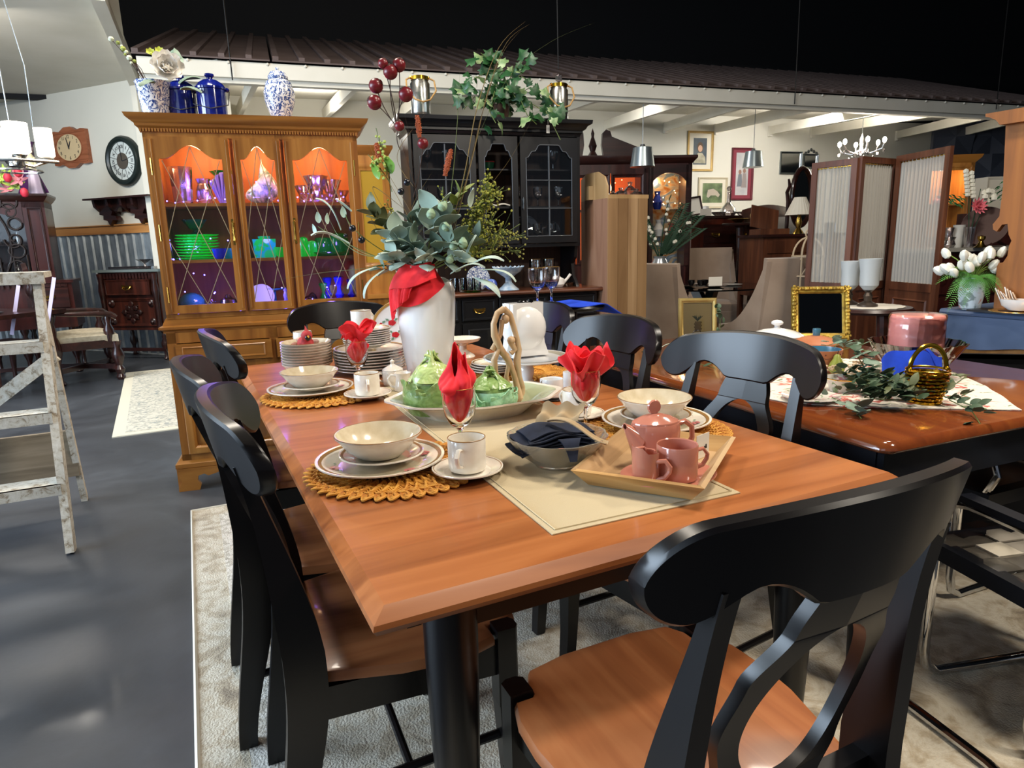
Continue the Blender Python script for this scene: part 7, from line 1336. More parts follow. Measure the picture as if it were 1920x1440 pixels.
# ================================================================ folding screen
sheer = mat('sheer_curtain', '#aeaaa2', .9); b_ = bsdf(sheer); b_['Alpha'].default_value = .66
def scr(pxa, pxb, pytop_a, Ya, Yb, par, z1):
    a = atY(pxa, pytop_a, Ya); bq = atY(pxb, pytop_a, Yb); w = sqrt((bq.x-a.x)**2+(bq.y-a.y)**2); an = atan2(bq.y-a.y, bq.x-a.x)
    inv = Vector((a.x, a.y, 0))-par.location; p = ob('panel_frame', MB().frame(0, .0, w, z1, .045, .028, .014, [(0, 0), (0, -.028), (.045, -.028), (.045, 0)]).b2((.04, -.014, .84), (w-.04, .014, .90)), M['walnut'], par, inv, (0, 0, an))
    ob('lower_panel', MB().b2((.04, -.006, .045), (w-.04, .006, .85)).frame(.09, .12, w-.09, .78, .02, .01, -.006, [(0, 0), (.01, -.008), (.02, 0)]), M['walnut'], p)
    ob('curtain', MB().sheet(lambda u, v: (.045+(w-.09)*u, .010*sin(u*w*150+2*sin(u*9))*(.6+.4*sin(pi*v)), .90+(z1-.945)*v), 110, 4), sheer, p, ang=60)
    for z in (.895, z1-.05): ob('curtain_rod', MB().tube([(.04, 0, z), (w-.04, 0, z)], .006, 6), M['brass'], p)
    return p
zz = atY(1780, 273, 4.75).z
fs_ = thing('folding_screen', 'three panel wooden folding screen with gathered sheer curtains', 'screen', (atY(1525, 400, 5.45).x, atY(1525, 400, 5.45).y, 0))
scr(1526, 1611, 287, 5.45, 5.15, fs_, zz-.02); scr(1615, 1682, 283, 5.15, 5.40, fs_, zz-.01); scr(1686, 1786, 275, 5.30, 4.75, fs_, zz)
# chandelier
q = atY(1615, 275, 9.7); t = thing('crystal_chandelier', 'small lit crystal chandelier hanging above the folding screen', 'chandelier', q, 0, None, 1.2); cr = M['aglass']
ob('stem', MB().lathe([(.01, -.10), (.03, -.05), (.015, 0), (.03, .08), (.012, .12), (0, .16)], 12), cr, t); ob('chain', MB().tube([(0, 0, .15), (0, 0, (ceilz(q)-q.z)/1.2)], .005, 5), M['steel'], t); bulb = mat('lit_bulb', '#fff4e0', .5, emit='#fff0d8', es=40)
for k in range(6):
    a = k*pi/3+.3; ob('arm', MB().tube([(0, 0, -.03), (.10*cos(a), .10*sin(a), -.08), (.22*cos(a), .22*sin(a), -.04), (.24*cos(a), .24*sin(a), .02)], .008, 6), cr, t)
    l = ob('bulb', MB().sph((.24*cos(a), .24*sin(a), .05), .022, 10, (1, 1, 1.5)), bulb, t); ob('drop', MB().sph((.24*cos(a), .24*sin(a), -.07), .015, 6, (1, 1, 1.8)), cr, t, ang=1); ob('drop', MB().sph((.13*cos(a), .13*sin(a), -.13), .013, 6, (1, 1, 1.8)), cr, t, ang=1)
spot('chandelier_light', (q.x, q.y, q.z-.02), 70, (1, .93, .82), .15)
# ================================================================ far right: lit curio, dresser, flowers
q = atY(1752, 300, 7.4); t = thing('oak_curio', 'tall honey oak curio cabinet lit inside, right of the folding screen', 'cabinet', (q.x-.1, q.y, 0), radians(-4)); H = M['honey']; z1 = atY(1810, 300, 7.4).z
ob('case', MB().b2((0, .36, 0), (.52, .4, z1)).b2((0, 0, 0), (.04, .4, z1)).b2((.48, 0, 0), (.52, .4, z1)).b2((0, 0, z1-.08), (.52, .4, z1)).b2((0, 0, 0), (.52, .4, .8)), H, t); ob('cornice', hrows(0, .52, 0, .4, [(0, z1-.03), (.04, z1+.02), (.05, z1+.05)]), M['honeyx'], t)
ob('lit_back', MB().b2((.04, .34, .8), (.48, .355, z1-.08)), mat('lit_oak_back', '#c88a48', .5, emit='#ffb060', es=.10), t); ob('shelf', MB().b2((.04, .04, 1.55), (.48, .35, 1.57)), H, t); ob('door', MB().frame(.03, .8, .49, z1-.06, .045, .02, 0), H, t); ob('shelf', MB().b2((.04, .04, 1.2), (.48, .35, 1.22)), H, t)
spot('curio_lamp', (q.x+.18, q.y+.12, z1-.15), 4, (1, .75, .45), .03)
solo('pink_ornament', MB().sph((0, 0, .03), .05, 10, (1, 1, .7)).sph((.02, 0, .07), .03, 8), mat('pink_ceramic', '#b0505c', .3), 'pink ornament on the shelf of the lit oak curio', 'ornament', (q.x+.17, q.y+.15, 1.571))
q = atY(1770, 466, 5.6); zd = q.z; dr = thing('grey_dresser', 'dark wooden dresser with pale grey top behind the tulips', 'dresser', (q.x-.25, q.y, 0), radians(8))
ob('case', MB().b2((0, 0, .06), (1.5, .5, zd-.03)), M['dark'], dr); ob('top', MB().b2((-.03, -.04, zd-.03), (1.53, .52, zd)), mat('grey_marble', '#8f8c84', .3), dr)
for x in (.05, .53, 1.01):
    for z in (.15, .45, .75): d = ob('drawer', MB().b2((x, -.015, z), (x+.44, .0, z+.27)), M['dark'], dr); ob('pull', bail, None, d, (x+.22, -.02, z+.15), None, sc=1.3)
def onr(px, dy=.15): p = atY(px, 466, 5.6+dy); return Vector((p.x, p.y, zd+.001))
for k, (px, r, h, m) in enumerate([(1776, .045, .17, M['aglass']), (1795, .05, .19, M['white']), (1778, .05, .09, M['aglass'])]): solo('glass_vase', MB().lathe([(r*.7, 0), (r, h*.3), (r*.75, h*.7), (r, h), (r*.9, h), (0, h*.1)], 20), [M['aglass'], mat('frosted_white', '#b8b8b4', .35), M['aglass']][k], ['clear glass vase at the left end of the grey dresser', 'frosted white vase on the grey dresser', 'small clear glass bowl at the left end of the grey dresser'][k], 'vase', onr(px, .1 if k == 2 else .28))
t = thing('gerbera_vase', 'cut glass vase with pink gerbera and white stocks on the grey dresser', 'vase', onr(1815)); ob('vase', MB().lathe([(.03, 0), (.038, .05), (.045, .17), (.04, .17), (.03, .01), (0, .01)], 20, wob=fl(10, .05)), M['aglass'], t)
def flw(n, R, c, m, par, loc, rot=(75, 0, 0), nm='flower_head'):
    f = ob(nm, MB().sph((0, 0, 0), R*.22, 8), m, par, loc, tuple(radians(q) for q in rot)); pmx = petal(R, R*.35, .25).mesh('petal', m)
    for r in range(c):
        for k in range(n): ob('petal', pmx, None, f, (0, 0, .004*r), (radians(12+22*r), 0, 2*pi*k/n+r*.3), sc=1-.2*r)
pg = mat('pink_gerbera', '#d8707c', .7); flw(12, .075, 3, pg, t, (.0, -.05, .33)); gst = fern
ob('stem', MB().tube([(0, 0, .05), (0, -.04, .32)], .004, 5).tube([(0, 0, .05), (-.05, 0, .5)], .004, 5).tube([(0, 0, .05), (.12, 0, .42)], .004, 5).tube([(0, 0, .05), (.05, 0, .48)], .003, 5), gst, t)
for k in range(14): ob('blossom', MB().sph((-.02-.045*(k % 2)-.003*k, -.02, .42+.022*k*.7), .024, 6), blw, t)
for k in range(8): ob('blossom', MB().sph((.11+.04*cos(k*2.4), -.02+.02*sin(k), .42+.04*sin(k*2.4)), .026, 6), blw, t)
for s in (-1, 1):
    b = MB()
    for j in range(40): f = j/40; cpt = Vector((s*(.06+.22*f), -.01, .35+.13*f*(1 if s > 0 else .4)+random.gauss(0, .03))); b.add([cpt, cpt+Vector((.05*s, 0, .03)), cpt+Vector((.02*s, 0, .025))], [(0, 1, 2)])
    tag(ob('fern_needles', b, mat('bright_fern', '#2a6a3c', .7), t), kind='stuff')
q = onr(1848, .2); t = thing('tilt_table', 'small dark tilt top table standing on the grey dresser', 'table', q, 0); ob('tilted_top', MB().lathe([(.17, 0), (.175, .008), (.17, .016), (0, .016)], 32).lathe([(.17, 0), (0, 0)], 32), mat('dull_mahogany', '#3a1a12', .6), t, (-.03, 0, .17), (radians(70), 0, radians(-35))); ob('post', MB().lathe([(.03, 0), (.018, .06), (.03, .12), (.015, .2), (0, .2)], 12, (.03, 0, .04)), DX, t)
for a in (0, 2.1, 4.2): ob('foot', MB().tube([(.03, 0, .06), (.03+.09*cos(a), .09*sin(a), .03), (.03+.14*cos(a), .14*sin(a), .008)], .010, 6), DX, t)
solo('brass_bell', MB().lathe([(.05, 0), (.03, .02), (.015, .05), (.03, .07), (.03, .09), (0, .10)], 16), M['brass'], 'small brass stand in front of the tilt top table', 'ornament', onr(1838, -.0))
solo('lantern_box', MB().b2((-.09, -.08, 0), (.09, .08, .32)).frame(-.09, 0, .09, .32, .02, .01, -.08), mat('pale_wood_box', '#b8b0a0', .6), 'pale square lantern behind the pink gerbera', 'lantern', onr(1842, .9)+Vector((0, 0, .305)))
solo('dark_stand', MB().b2((-.20, -.12, -zd), (.20, .12, .30)), M['dark'], 'tall dark stand carrying the pale lantern behind the gerbera', 'stand', onr(1842, .9))
# frosted candle holders on a round side table
q = atY(1628, 574, 4.1); zs = q.z; t = thing('round_side_table', 'dark round side table with pale runner behind the gold mirror', 'table', (q.x, q.y, 0)); ob('top', MB().lathe([(.24, zs-.035), (.255, zs-.02), (.24, zs-.003), (0, zs-.003)], 40), DX, t)
for a in (0.5, 2.6, 4.7): ob('leg', MB().tube([(.17*cos(a), .17*sin(a), zs-.03), (.20*cos(a), .20*sin(a), zs-.25), (.13*cos(a), .13*sin(a), .25), (.19*cos(a), .19*sin(a), .012)], [.035, .035, .018, .02], 10), DX, t)
solo('doily', MB().lathe([(.20, 0), (.20, .003), (0, .003)], 40, wob=fl(20, .03)), mat('lace', '#c4beb2', .9), 'pale lace mat on the dark round side table', 'doily', (q.x, q.y, zs-.001)); fro = mat('frosted_glass', '#c4c8c8', .45, trans=.25)
for k, (px, dy, s) in enumerate([(1590, .12, 1.0), (1626, -.03, 1.06)]):
    p = atY(px, 574, 4.1+dy); t = thing('hurricane_lamp', ['left frosted glass hurricane candle holder on the round side table', 'right frosted glass hurricane candle holder on the round side table'][k], 'candle holder', (p.x, p.y, zs+.003), 0, 'frosted hurricane candle holders', s)
    ob('pedestal', MB().lathe([(.055, 0), (.055, .01), (.02, .03), (.025, .06), (.015, .08), (.03, .095), (0, .095)], 20), mat('pewter', '#4a4038', .35, .6), t); ob('frosted_cup', MB().lathe([(.025, .09), (.05, .12), (.052, .20), (.062, .27), (.059, .27), (.048, .2), (0, .10)], 28), fro, t)
# blue counter with pine hutch side, tulips
bl = noisy('slate_blue_paint', [(.3, '#3c4c66'), (.7, '#4e6080')], (3, 3, 3), rough=.4); q0 = atY(1765, 578, 3.35); zc = q0.z; q1 = atY(1930, 600, 3.0)
an = atan2(q1.y-q0.y, q1.x-q0.x); sbd = thing('blue_sideboard', 'slate blue sideboard with tall pine hutch side and wooden front below', 'sideboard', (q0.x, q0.y, 0), an); L = 1.1
ob('counter', MB().b2((0, 0, zc-.03), (L, .48, zc)).tube([(0, 0, zc-.015), (L, 0, zc-.015)], .015, 8), bl, sbd); ob('case', MB().b2((.03, .03, .0), (L, .46, zc-.03)), M['honey'], sbd)
sk = [(0, zc-.03), (0, zc-.17)]+[(x, zc-.17-.018*sin((x)*11)-.02*x) for x in [.05+i*.05 for i in range(21)]]+[(1.1, zc-.03)]; ob('blue_apron', MB().prism(sk, .0, .03, 'y'), bl, sbd)
ob('plinth', MB().b2((.01, .01, 0), (L, .47, .12)), M['navyblk'], sbd)
pine = wood('pine', '#6e3f16', '#8f5620', '#a3682c', 'z', .65, 0, .5); h1 = atY(1880, 225, 3.1); zt_ = h1.z
hs_ = thing('pine_hutch_side', 'tall pine hutch with scroll cut side panel at the right edge', 'hutch', (atY(1893, 400, 3.18).x, atY(1893, 400, 3.18).y, zc+.001), an)
zz_ = lambda py: atY(1893, py, 3.18).z-zc; X_ = lambda px, py=400: (px-1893+.09*(py-400))*3.18/F
ob('side_panel', MB().prism([(X_(1884, 228), zz_(228)), (X_(1881, 350), zz_(350)), (X_(1876, 405), zz_(405)), (X_(1865, 420), zz_(420)), (X_(1866, 430), zz_(430)), (X_(1872, 434), zz_(434)), (X_(1881, 421), zz_(421)), (X_(1890, 420), zz_(420)), (X_(1892, 440), zz_(440)), (X_(1897, 452), zz_(452)), (X_(1893, 462), zz_(462)), (X_(1891, 480), zz_(480)), (X_(1884, 492), zz_(492)), (X_(1874, 494), zz_(494)), (X_(1870, 575), 0), (.6, 0), (.6, zz_(228))], 0, .03, 'y'), pine, hs_)
ob('back_board', MB().b2((0, .25, 0), (.6, .28, zz_(228))), pine, hs_); ob('cornice', MB().prism([(X_(1884, 232), zz_(232)), (X_(1878, 222), zz_(222)), (X_(1866, 214), zz_(214)), (X_(1860, 212), zz_(212)), (X_(1860, 206), zz_(206)), (.6, zz_(206)), (.6, zz_(232))], -.05, .30, 'y'), pine, hs_)
p = atY(1817, 585, 3.25); tv = thing('tulip_vase', 'pale blue vase of white tulips and green fern on the blue sideboard', 'vase', (p.x, p.y, zc+.001))
pv = mat('pale_blue_vase', '#b8c6d0', .2, coat=.4); v = coords(pv, (1, 1, 1)); n = nd(pv, 'ShaderNodeTexNoise', Scale=18, Detail=2, Distortion=1); ln(pv, v, n.inputs['Vector']); ln(pv, ramp(pv, n.outputs['Fac'], [(.40, '#7a8a8c'), (.46, '#bccad4'), (.60, '#bccad4'), (.68, '#b06a58')]), bsdf(pv)['Base Color'])
ob('vase', MB().lathe([(.035, 0), (.045, .01), (.056, .08), (.052, .13), (.042, .145), (.046, .155), (.04, .155), (0, .13)], 28), pv, tv)
tul = mat('white_tulip', '#dcdcd0', .5); tulm = MB().lathe([(0, -.024), (.014, -.018), (.020, 0), (.016, .02), (.006, .032), (0, .028)], 12, wob=fl(3, .10)).mesh('tulip_head', tul); random.seed(9)
for k in range(24):
    a = random.uniform(-1.25, 1.25); h = random.uniform(.10, .19); e_ = Vector((sin(a)*h*1.0, random.uniform(-.08, .06), .15+cos(a)*h*.75)); ob('stem', MB().tube(curve3((0, 0, .14), (e_.x*.4, e_.y*.5, .17+h*.4), e_, 6), .0025, 5), mat('tulip_stem', '#6f8c3c', .6) if k == 0 else ts_, tv) if k else globals().update(ts_=mat('tulip_stem', '#6f8c3c', .6))
    ob('tulip_head', tulm, None, tv, e_, (random.uniform(-.5, .5), a*.7, 0))
def frond(par, p0, p1, sag, m, n=26, w=.030):
    b = MB(); P = curve3(p0, ((Vector(p0)+Vector(p1))/2)+Vector((0, 0, sag)), p1, n); d = (P[-1]-P[0]).normalized(); sd = d.cross(Vector((0, -.6, .8))).normalized()
    for i, q in enumerate(P):
        f = i/n; ww = w*sin(pi*min(1, .12+f*.86))
        for s in (-1, 1): b.add([q, q+sd*s*ww+d*.012, q+sd*s*ww*.6+d*.010, q+d*.004], [(0, 1, 2, 3)])
    return tag(ob('fern_frond', b, m, par), kind='stuff')
fg = mat('fresh_fern', '#4f8a3c', .6)
for e in [(-.15, -.05, .06), (-.17, 0, .13), (-.10, -.10, .02), (.15, -.05, .04), (.19, 0, .13), (.12, -.10, .0), (.22, .0, .08), (0, -.12, .05), (-.06, -.12, .10), (.06, -.12, .10), (-.13, -.04, -.0)]: frond(tv, (0, -.02, .16), e, .07, fg)
p = atY(1850, 590, 3.15); solo('black_tray', MB().b2((-.07, -.06, 0), (.10, .06, .010)), M['black'], 'small black tray on the blue sideboard right of the tulips', 'tray', (p.x+.01, p.y, zc+.001), an)
p = atY(1905, 597, 3.05); solo('gold_rim_plate', MB().lathe([(.07, 0), (.11, .010), (.108, .013), (0, .004)], 40), M['grim'], 'gold rimmed plate under the white swan dish', 'plate', (p.x, p.y, zc+.001)); sw_ = thing('swan_dish', 'white porcelain swan dish with spread wings at the right edge', 'dish', (p.x, p.y, zc+.015), an)
ob('body', MB().lathe([(.03, 0), (.055, .02), (.065, .05), (.06, .05), (0, .02)], 24, (0, 0, 0), Matrix.Diagonal((1.2, .8, 1, 1))), M['white'], sw_)
for s in (-1, 1):
    for j in range(4): ob('wing_feather', MB().sheet(lambda u, v, j=j, s=s: (-.06-.02*u+.012*j, s*(.03+.01*u)+(v-.5)*.02, .045+.05*u*(1-.15*j)+.006*cos(v*3)), 6, 4, .003), mat('peach_porcelain', '#d8bca0', .3) if j % 2 else M['white'], sw_)
ob('neck', MB().tube([(.06, 0, .04), (.085, 0, .07), (.075, 0, .11), (.055, 0, .125), (.045, 0, .11)], [.014, .011, .009, .010, .005], 10), M['white'], sw_)
# dark bench band behind table two
p = atY(1800, 672, 2.62); solo('black_bench', MB().b2((0, 0, 0), (1.3, .12, p.z)).b2((0, 0, p.z-.02), (1.3, .14, p.z)), mat('matte_black', '#08090c', .85, spec=.2), 'low black bench just beyond the second table at the right', 'bench', (p.x, p.y, 0), radians(-16))
# ================================================================ left wall: clocks, shelf, chandelier
def wlp(px, py, off=0):
    n = Vector((sin(LA), -cos(LA), 0)); p0 = Vector((LP[0], LP[1], 0))+n*off; return onp(px, py, (p0.x, p0.y), LA)
oakc = wood('clock_oak', '#7a4426', '#96583a', '#a86a48', 'x', .45, .1, 1)
c = wlp(133, 277, .03); s_ = (wlp(165, 277, .03)-wlp(100, 277, .03)).length; w_ = s_/2; h_ = (wlp(133, 238, .03).z-wlp(133, 316, .03).z)/2
ck = thing('wall_clock', 'wooden wall clock with scalloped top and cream oval dial reading about two minutes to one', 'clock', c, LA)
o_ = [(-w_, h_*.82), (-w_*.75, h_*.86), (-w_*.5, h_*.80), (-w_*.2, h_*1.0), (w_*.2, h_*1.0), (w_*.5, h_*.80), (w_*.75, h_*.86), (w_, h_*.82), (w_, -h_*.82), (w_*.75, -h_*.86), (w_*.5, -h_*.80), (w_*.2, -h_*1.0), (-w_*.2, -h_*1.0), (-w_*.5, -h_*.80), (-w_*.75, -h_*.86), (-w_, -h_*.82)]
ob('case', MB().prism(o_, -.02, .028, 'y').b2((-w_*.95, -.028, h_*.70), (w_*.95, -.02, h_*.74)).b2((-w_*.95, -.028, -h_*.74), (w_*.95, -.02, -h_*.70)), oakc, ck)
ob('dial', disc(0, 0, w_*.72, h_*.66, -.024, 40), mat('cream_dial', '#cdb48a', .6), ck); ob('bezel', MB().tube([(w_*.73*cos(a), -.024, h_*.67*sin(a)) for a in [2*pi*i/40 for i in range(40)]], .006, 6, closed=True), oakc, ck)
for k in range(12): a = pi/2-(k+1)*pi/6; text(str(k+1), h_*.24, ck, (w_*.57*cos(a), -.026, h_*.52*sin(a)), (pi/2, 0, 0), M['ink'], name='numeral')
ob('hour_hand', MB().prism([(-.008, 0), (.008, 0), (.004, h_*.30), (0, h_*.36), (-.004, h_*.30)], -.030, -.027, 'y'), M['ink'], ck, None, (0, radians(30), 0)); ob('minute_hand', MB().prism([(-.008, -.02), (.008, -.02), (.004, h_*.46), (0, h_*.52), (-.004, h_*.46)], -.033, -.030, 'y'), M['ink'], ck, None, (0, radians(-14), 0))
c = wlp(232, 302, .03); R_ = (wlp(270, 302, .03)-wlp(194, 302, .03)).length/2*1.0; Rz = (wlp(232, 265, .03).z-wlp(232, 340, .03).z)/2; R_ = (R_+Rz)/2
ck = thing('wall_clock', 'round dark framed wall clock with white panel dial and bronze center', 'clock', c, LA)
rotM = Matrix.Rotation(radians(90), 4, 'X')
ob('frame', MB().lathe([(R_*.76, 0), (R_*.76, .03), (R_*.84, .045), (R_*.94, .04), (R_, .015), (R_, -.028)], 48, (0, 0, 0), rotM), mat('dark_green_black', '#1b2422', .35), ck)
ob('dial', disc(0, 0, R_*.78, R_*.78, -.012, 48), mat('white_dial', '#bfc6c2', .5), ck); ob('center_disc', disc(0, 0, R_*.33, R_*.33, -.020, 32), mat('bronze_disc', '#6a6258', .35, .5), ck); roman = ['I', 'II', 'III', 'IV', 'V', 'VI', 'VII', 'VIII', 'IX', 'X', 'XI', 'XII']
for k in range(12):
    a = pi/2-(k+.5)*pi/6; ob('divider', MB().add([(R_*.35*cos(a)-.003*sin(a), -.015, R_*.35*sin(a)+.003*cos(a)), (R_*.76*cos(a)-.003*sin(a), -.015, R_*.76*sin(a)+.003*cos(a)), (R_*.76*cos(a)+.003*sin(a), -.015, R_*.76*sin(a)-.003*cos(a)), (R_*.35*cos(a)+.003*sin(a), -.015, R_*.35*sin(a)-.003*cos(a))], [(0, 1, 2, 3)]), M['ink'], ck)
    a = pi/2-(k+1)*pi/6; text(roman[k], R_*.20, ck, (R_*.56*cos(a), -.016, R_*.56*sin(a)), (pi/2, -(a-pi/2) if True else 0, 0), M['ink'], name='numeral')
ob('hour_hand', MB().b2((-.004, -.026, 0), (.004, -.023, R_*.30)), M['ink'], ck, None, (0, radians(80), 0)); ob('minute_hand', MB().b2((-.003, -.029, 0), (.003, -.026, R_*.62)), M['ink'], ck, None, (0, radians(-4), 0))
# carved wall shelf
a = wlp(186, 375, .01); b_ = wlp(292, 375, .01); w_ = (b_-a).length; zt_ = a.z; sh = thing('carved_shelf', 'dark carved gothic wall shelf half hidden behind the honey cabinet', 'shelf', (a.x, a.y, zt_), LA); hh = a.z-wlp(222, 423, .01).z
ob('shelf_board', MB().b2((0, -.22, -.02), (w_+.15, 0, 0)), DX, sh)
for s, xo in ((0, 0), (1, w_*.56)):
    ob('carved_bracket', MB().prism([(xo+.02, -.02), (xo+.05, -hh*.4), (xo+.10, -hh*.42), (xo+.09, -hh*.58), (xo+.16, -hh*.62), (xo+.15, -hh*.78), (xo+.22, -hh*.82), (xo+.26, -hh), (xo+.32, -hh*.80), (xo+.40, -hh*.82), (xo+.38, -hh*.66), (xo+.30, -hh*.62), (xo+.34, -hh*.45), (xo+.42, -hh*.5), (xo+.46, -hh*.36), (xo+.60, -hh*.34), (xo+.62, -.02)], -.09, -.02, 'y'), DX, sh)
for x in (.10, .34, .58, .78): ob('rib', MB().prism([(0, -.02), (-.16, -.02), (-.15, -hh*.3), (-.06, -hh*.55), (0, -hh*.6)], x-.02, x+.02, 'x'), DX, sh)
ob('back_panel', MB().b2((.02, -.02, -hh*.5), (w_+.1, -.005, -.02)), M['dark'], sh)
# chandelier with three white shades
cq = atY(30, 300, 4.6); ch = thing('three_light_chandelier', 'brushed nickel chandelier with lit white glass cylinder shades at the left edge', 'chandelier', cq); k_ = 4.6/F
nick = mat('brushed_nickel', '#a8a6a2', .2, 1); lit_ = mat('lit_shade', '#ffffff', .4, emit='#fff2dc', es=5.5); dim_ = mat('opal_shade', '#f0ece4', .4, emit='#fff2dc', es=.9)
for (px, lm_, w) in ((-2, dim_, 34), (56, lit_, 38), (64, dim_, 29)):
    x = (px-30)*k_; dy = -.10 if px == 56 else .12; zb = (300-283)*k_*1.0+(.0 if px == 40 else -.035); hgt = .185
    ob('shade', MB().lathe([(w*.0015, zb), (w*.0018, zb+.01), (w*.00185, zb+hgt), (w*.00175, zb+hgt), (w*.0017, zb+.012), (0, zb+.008)], 28, (x, dy, 0)), lm_, ch); ob('cup', MB().lathe([(.03, zb-.035), (.04, zb-.01), (.02, zb), (0, zb)], 16, (x, dy, 0)), nick, ch)
    ob('arm', MB().tube([(0, 0, -.02), (x*.5, dy*.6, -.035), (x, dy, zb-.03)], .010, 8), nick, ch)
ob('arm', MB().tube([(-.25, .05, .01), (-.1, -.12, -.01), (.1, -.15, -.015), (.28, .0, -.02)], .012, 8), nick, ch); ob('hub', MB().lathe([(0, -.06), (.05, -.04), (.05, .0), (.015, .03), (0, .03)], 16), nick, ch)
ob('chain', MB().tube([(0, 0, .02), (-.02, .02, .8), (.0, .05, LT-cq.z)], .004, 6).tube([(.08, .1, .15), (.09, .1, .6), (.0, .05, LT-cq.z)], .003, 5), M['steel'], ch); ob('bottom_ring', MB().tube([(.14*cos(a), .14*sin(a), -.07) for a in [2*pi*i/24 for i in range(24)]], .006, 6, closed=True), nick, ch)
spot('chandelier_light', (cq.x+.05, cq.y-.3, cq.z+.1), 14, (1, .93, .82), .07)
# ================================================================ dark carved china cabinet far left
kq = atY(118, 600, 7.25); DA = radians(25); dc = thing('carved_cabinet', 'dark carved china cabinet with iron scroll grille door at the far left', 'cabinet', (kq.x-1.22*cos(DA), kq.y-1.22*sin(DA), 0), DA); zt_ = atY(90, 367, 7.25).z
ob('upper_case', MB().b2((.10, .40, 1.05), (1.22, .45, zt_)).b2((.10, .0, 1.05), (.14, .42, zt_)).b2((1.02, 0, 1.05), (1.22, .42, zt_)).b2((.10, 0, zt_-.12), (1.22, .42, zt_)).b2((.10, 0, 1.0), (1.22, .45, 1.05)), M['dark'], dc)
ob('cornice', hrows(.10, 1.22, 0, .45, [(0, zt_-.06), (.02, zt_-.04), (.05, zt_), (.05, zt_+.02)]), DX, dc); ob('pilaster_moulding', MB().frame(1.06, 1.10, 1.19, zt_-.12, .02, .02, 0), DX, dc)
b = MB(); r_ = .011
def ring(cx_, cz_, rx, rz): b.tube([(cx_+rx*cos(a), -.005, cz_+rz*sin(a)) for a in [2*pi*i/28 for i in range(28)]], r_, 6, closed=True)
zc_ = (1.08+zt_-.12)/2; ring(.58, zc_-.02, .15, .26); ring(.58, zc_-.02, .30, .44)
for x, z, r in ((.24, .40, .07), (.92, .40, .07), (.22, .18, .06), (.94, .18, .06), (.24, -.10, .07), (.92, -.10, .07), (.22, -.36, .06), (.94, -.36, .06), (.42, .44, .06), (.74, .44, .06), (.58, .48, .05), (.40, -.42, .06), (.76, -.42, .06)): ring(x, zc_+z, r, r)
for sx in (-1, 1):
    for zz2, s in ((.30, 1), (.02, -1), (-.28, 1)):
        b.tube([(.58+sx*(.33-.09*(1-t)*cos(t*9)*1.0), -.005, zc_+zz2+.10*(1-t)*sin(t*9)*s) for t in [i/24 for i in range(25)]], r_, 6)
    for x in (.18, .30, .42): b.tube([(.58+sx*x, -.005, 1.06), (.58+sx*x, -.005, zc_-.18+.1*x)], r_, 6)
ob('scroll_grille', b, mat('wrought_iron', '#2a2220', .4, .5), dc, ang=60); ob('arched_head', MB().prism([(.14, zt_-.12), (.14, zt_-.28), (.28, zt_-.20), (.45, zt_-.15), (.72, zt_-.15), (.90, zt_-.20), (1.02, zt_-.28), (1.02, zt_-.12)], -.01, .02, 'y'), M['dark'], dc); ob('glass_pane', MB().b2((.14, .02, 1.05), (1.02, .022, zt_-.12)), M['pane'], dc)
ob('shelf', MB().b2((.14, .05, 1.38), (1.02, .40, 1.39)), M['dark'], dc)
ob('lower_case', MB().b2((0, -.04, .50), (1.36, .48, 1.0)).b2((-.02, -.06, .98), (1.38, .5, 1.01)), M['dark'], dc)
for x0 in (.04, .94):
    d = ob('drawer', MB().b2((x0, -.065, .72), (x0+.38, -.03, .93)), M['walnut'] if 0 else DX, dc); ob('pull', bail, None, d, (x0+.19, -.075, .84), None, sc=1.4); ob('flutes', MB().add([], []).b2((x0, -.062, .94), (x0+.38, -.05, .97)), DX, dc)
fm_ = MB().box((0, 0, 0), (.018, .02, .035)).mesh('flute', DX)
for k in range(26): ob('flute', fm_, None, dc, (.05+k*.05, -.055, .955))
tl_ = lambda h, r: [(r*.7, 0), (r, .03*h), (r*.6, .08*h), (r*.55, .3*h), (r*1.15, .45*h), (r*1.2, .55*h), (r*.6, .68*h), (r*.75, .75*h), (r*.5, .85*h), (r, .95*h), (r, h), (0, h)]
for x in (.06, .50, .86, 1.30):
    for y in (.0, .42): ob('leg', MB().lathe(tl_(.5, .04), 14, (x, y, 0)), DX, dc)
ob('stretcher', MB().b2((.04, -.02, .06), (1.32, .02, .10)), DX, dc)
for k, (x, z, r, h, m) in enumerate([(.25, 1.39, .05, .16, 'g'), (.42, 1.39, .04, .20, 'g'), (.72, 1.39, .05, .14, 'g'), (.9, 1.39, .035, .2, 'g'), (.3, 1.052, .06, .12, 'g'), (.5, 1.052, .05, .2, 'g'), (.68, 1.052, .06, .16, 'g'), (.85, 1.052, .05, .19, 'g'), (.58, 1.39, .06, .22, 'p')]):
    p = Vector((kq.x-1.22*cos(DA), kq.y-1.22*sin(DA), 0))+Vector((cos(DA)*x-sin(DA)*.25, sin(DA)*x+cos(DA)*.25, z)); solo('crystal_piece' if m == 'g' else 'purple_vase', MB().lathe([(r*.7, 0), (r, h*.4), (r*.5, h*.7), (r, h), (r*.9, h), (0, h*.2)], 14), M['aglass'] if m == 'g' else mat('violet_glaze', '#4a3a6a', .2),
        ['short crystal vase at the left of the carved cabinet upper shelf', 'tall crystal vase left of center on the carved cabinet upper shelf', 'short crystal vase right of center on the carved cabinet upper shelf', 'slim crystal vase at the right of the carved cabinet upper shelf', 'low crystal piece at the left of the carved cabinet lower shelf', 'tall crystal piece in the middle of the carved cabinet lower shelf', 'crystal piece right of center on the carved cabinet lower shelf', 'crystal piece at the right of the carved cabinet lower shelf', 'violet vase behind the iron oval of the carved cabinet'][k], 'crystal' if m == 'g' else 'vase', p)
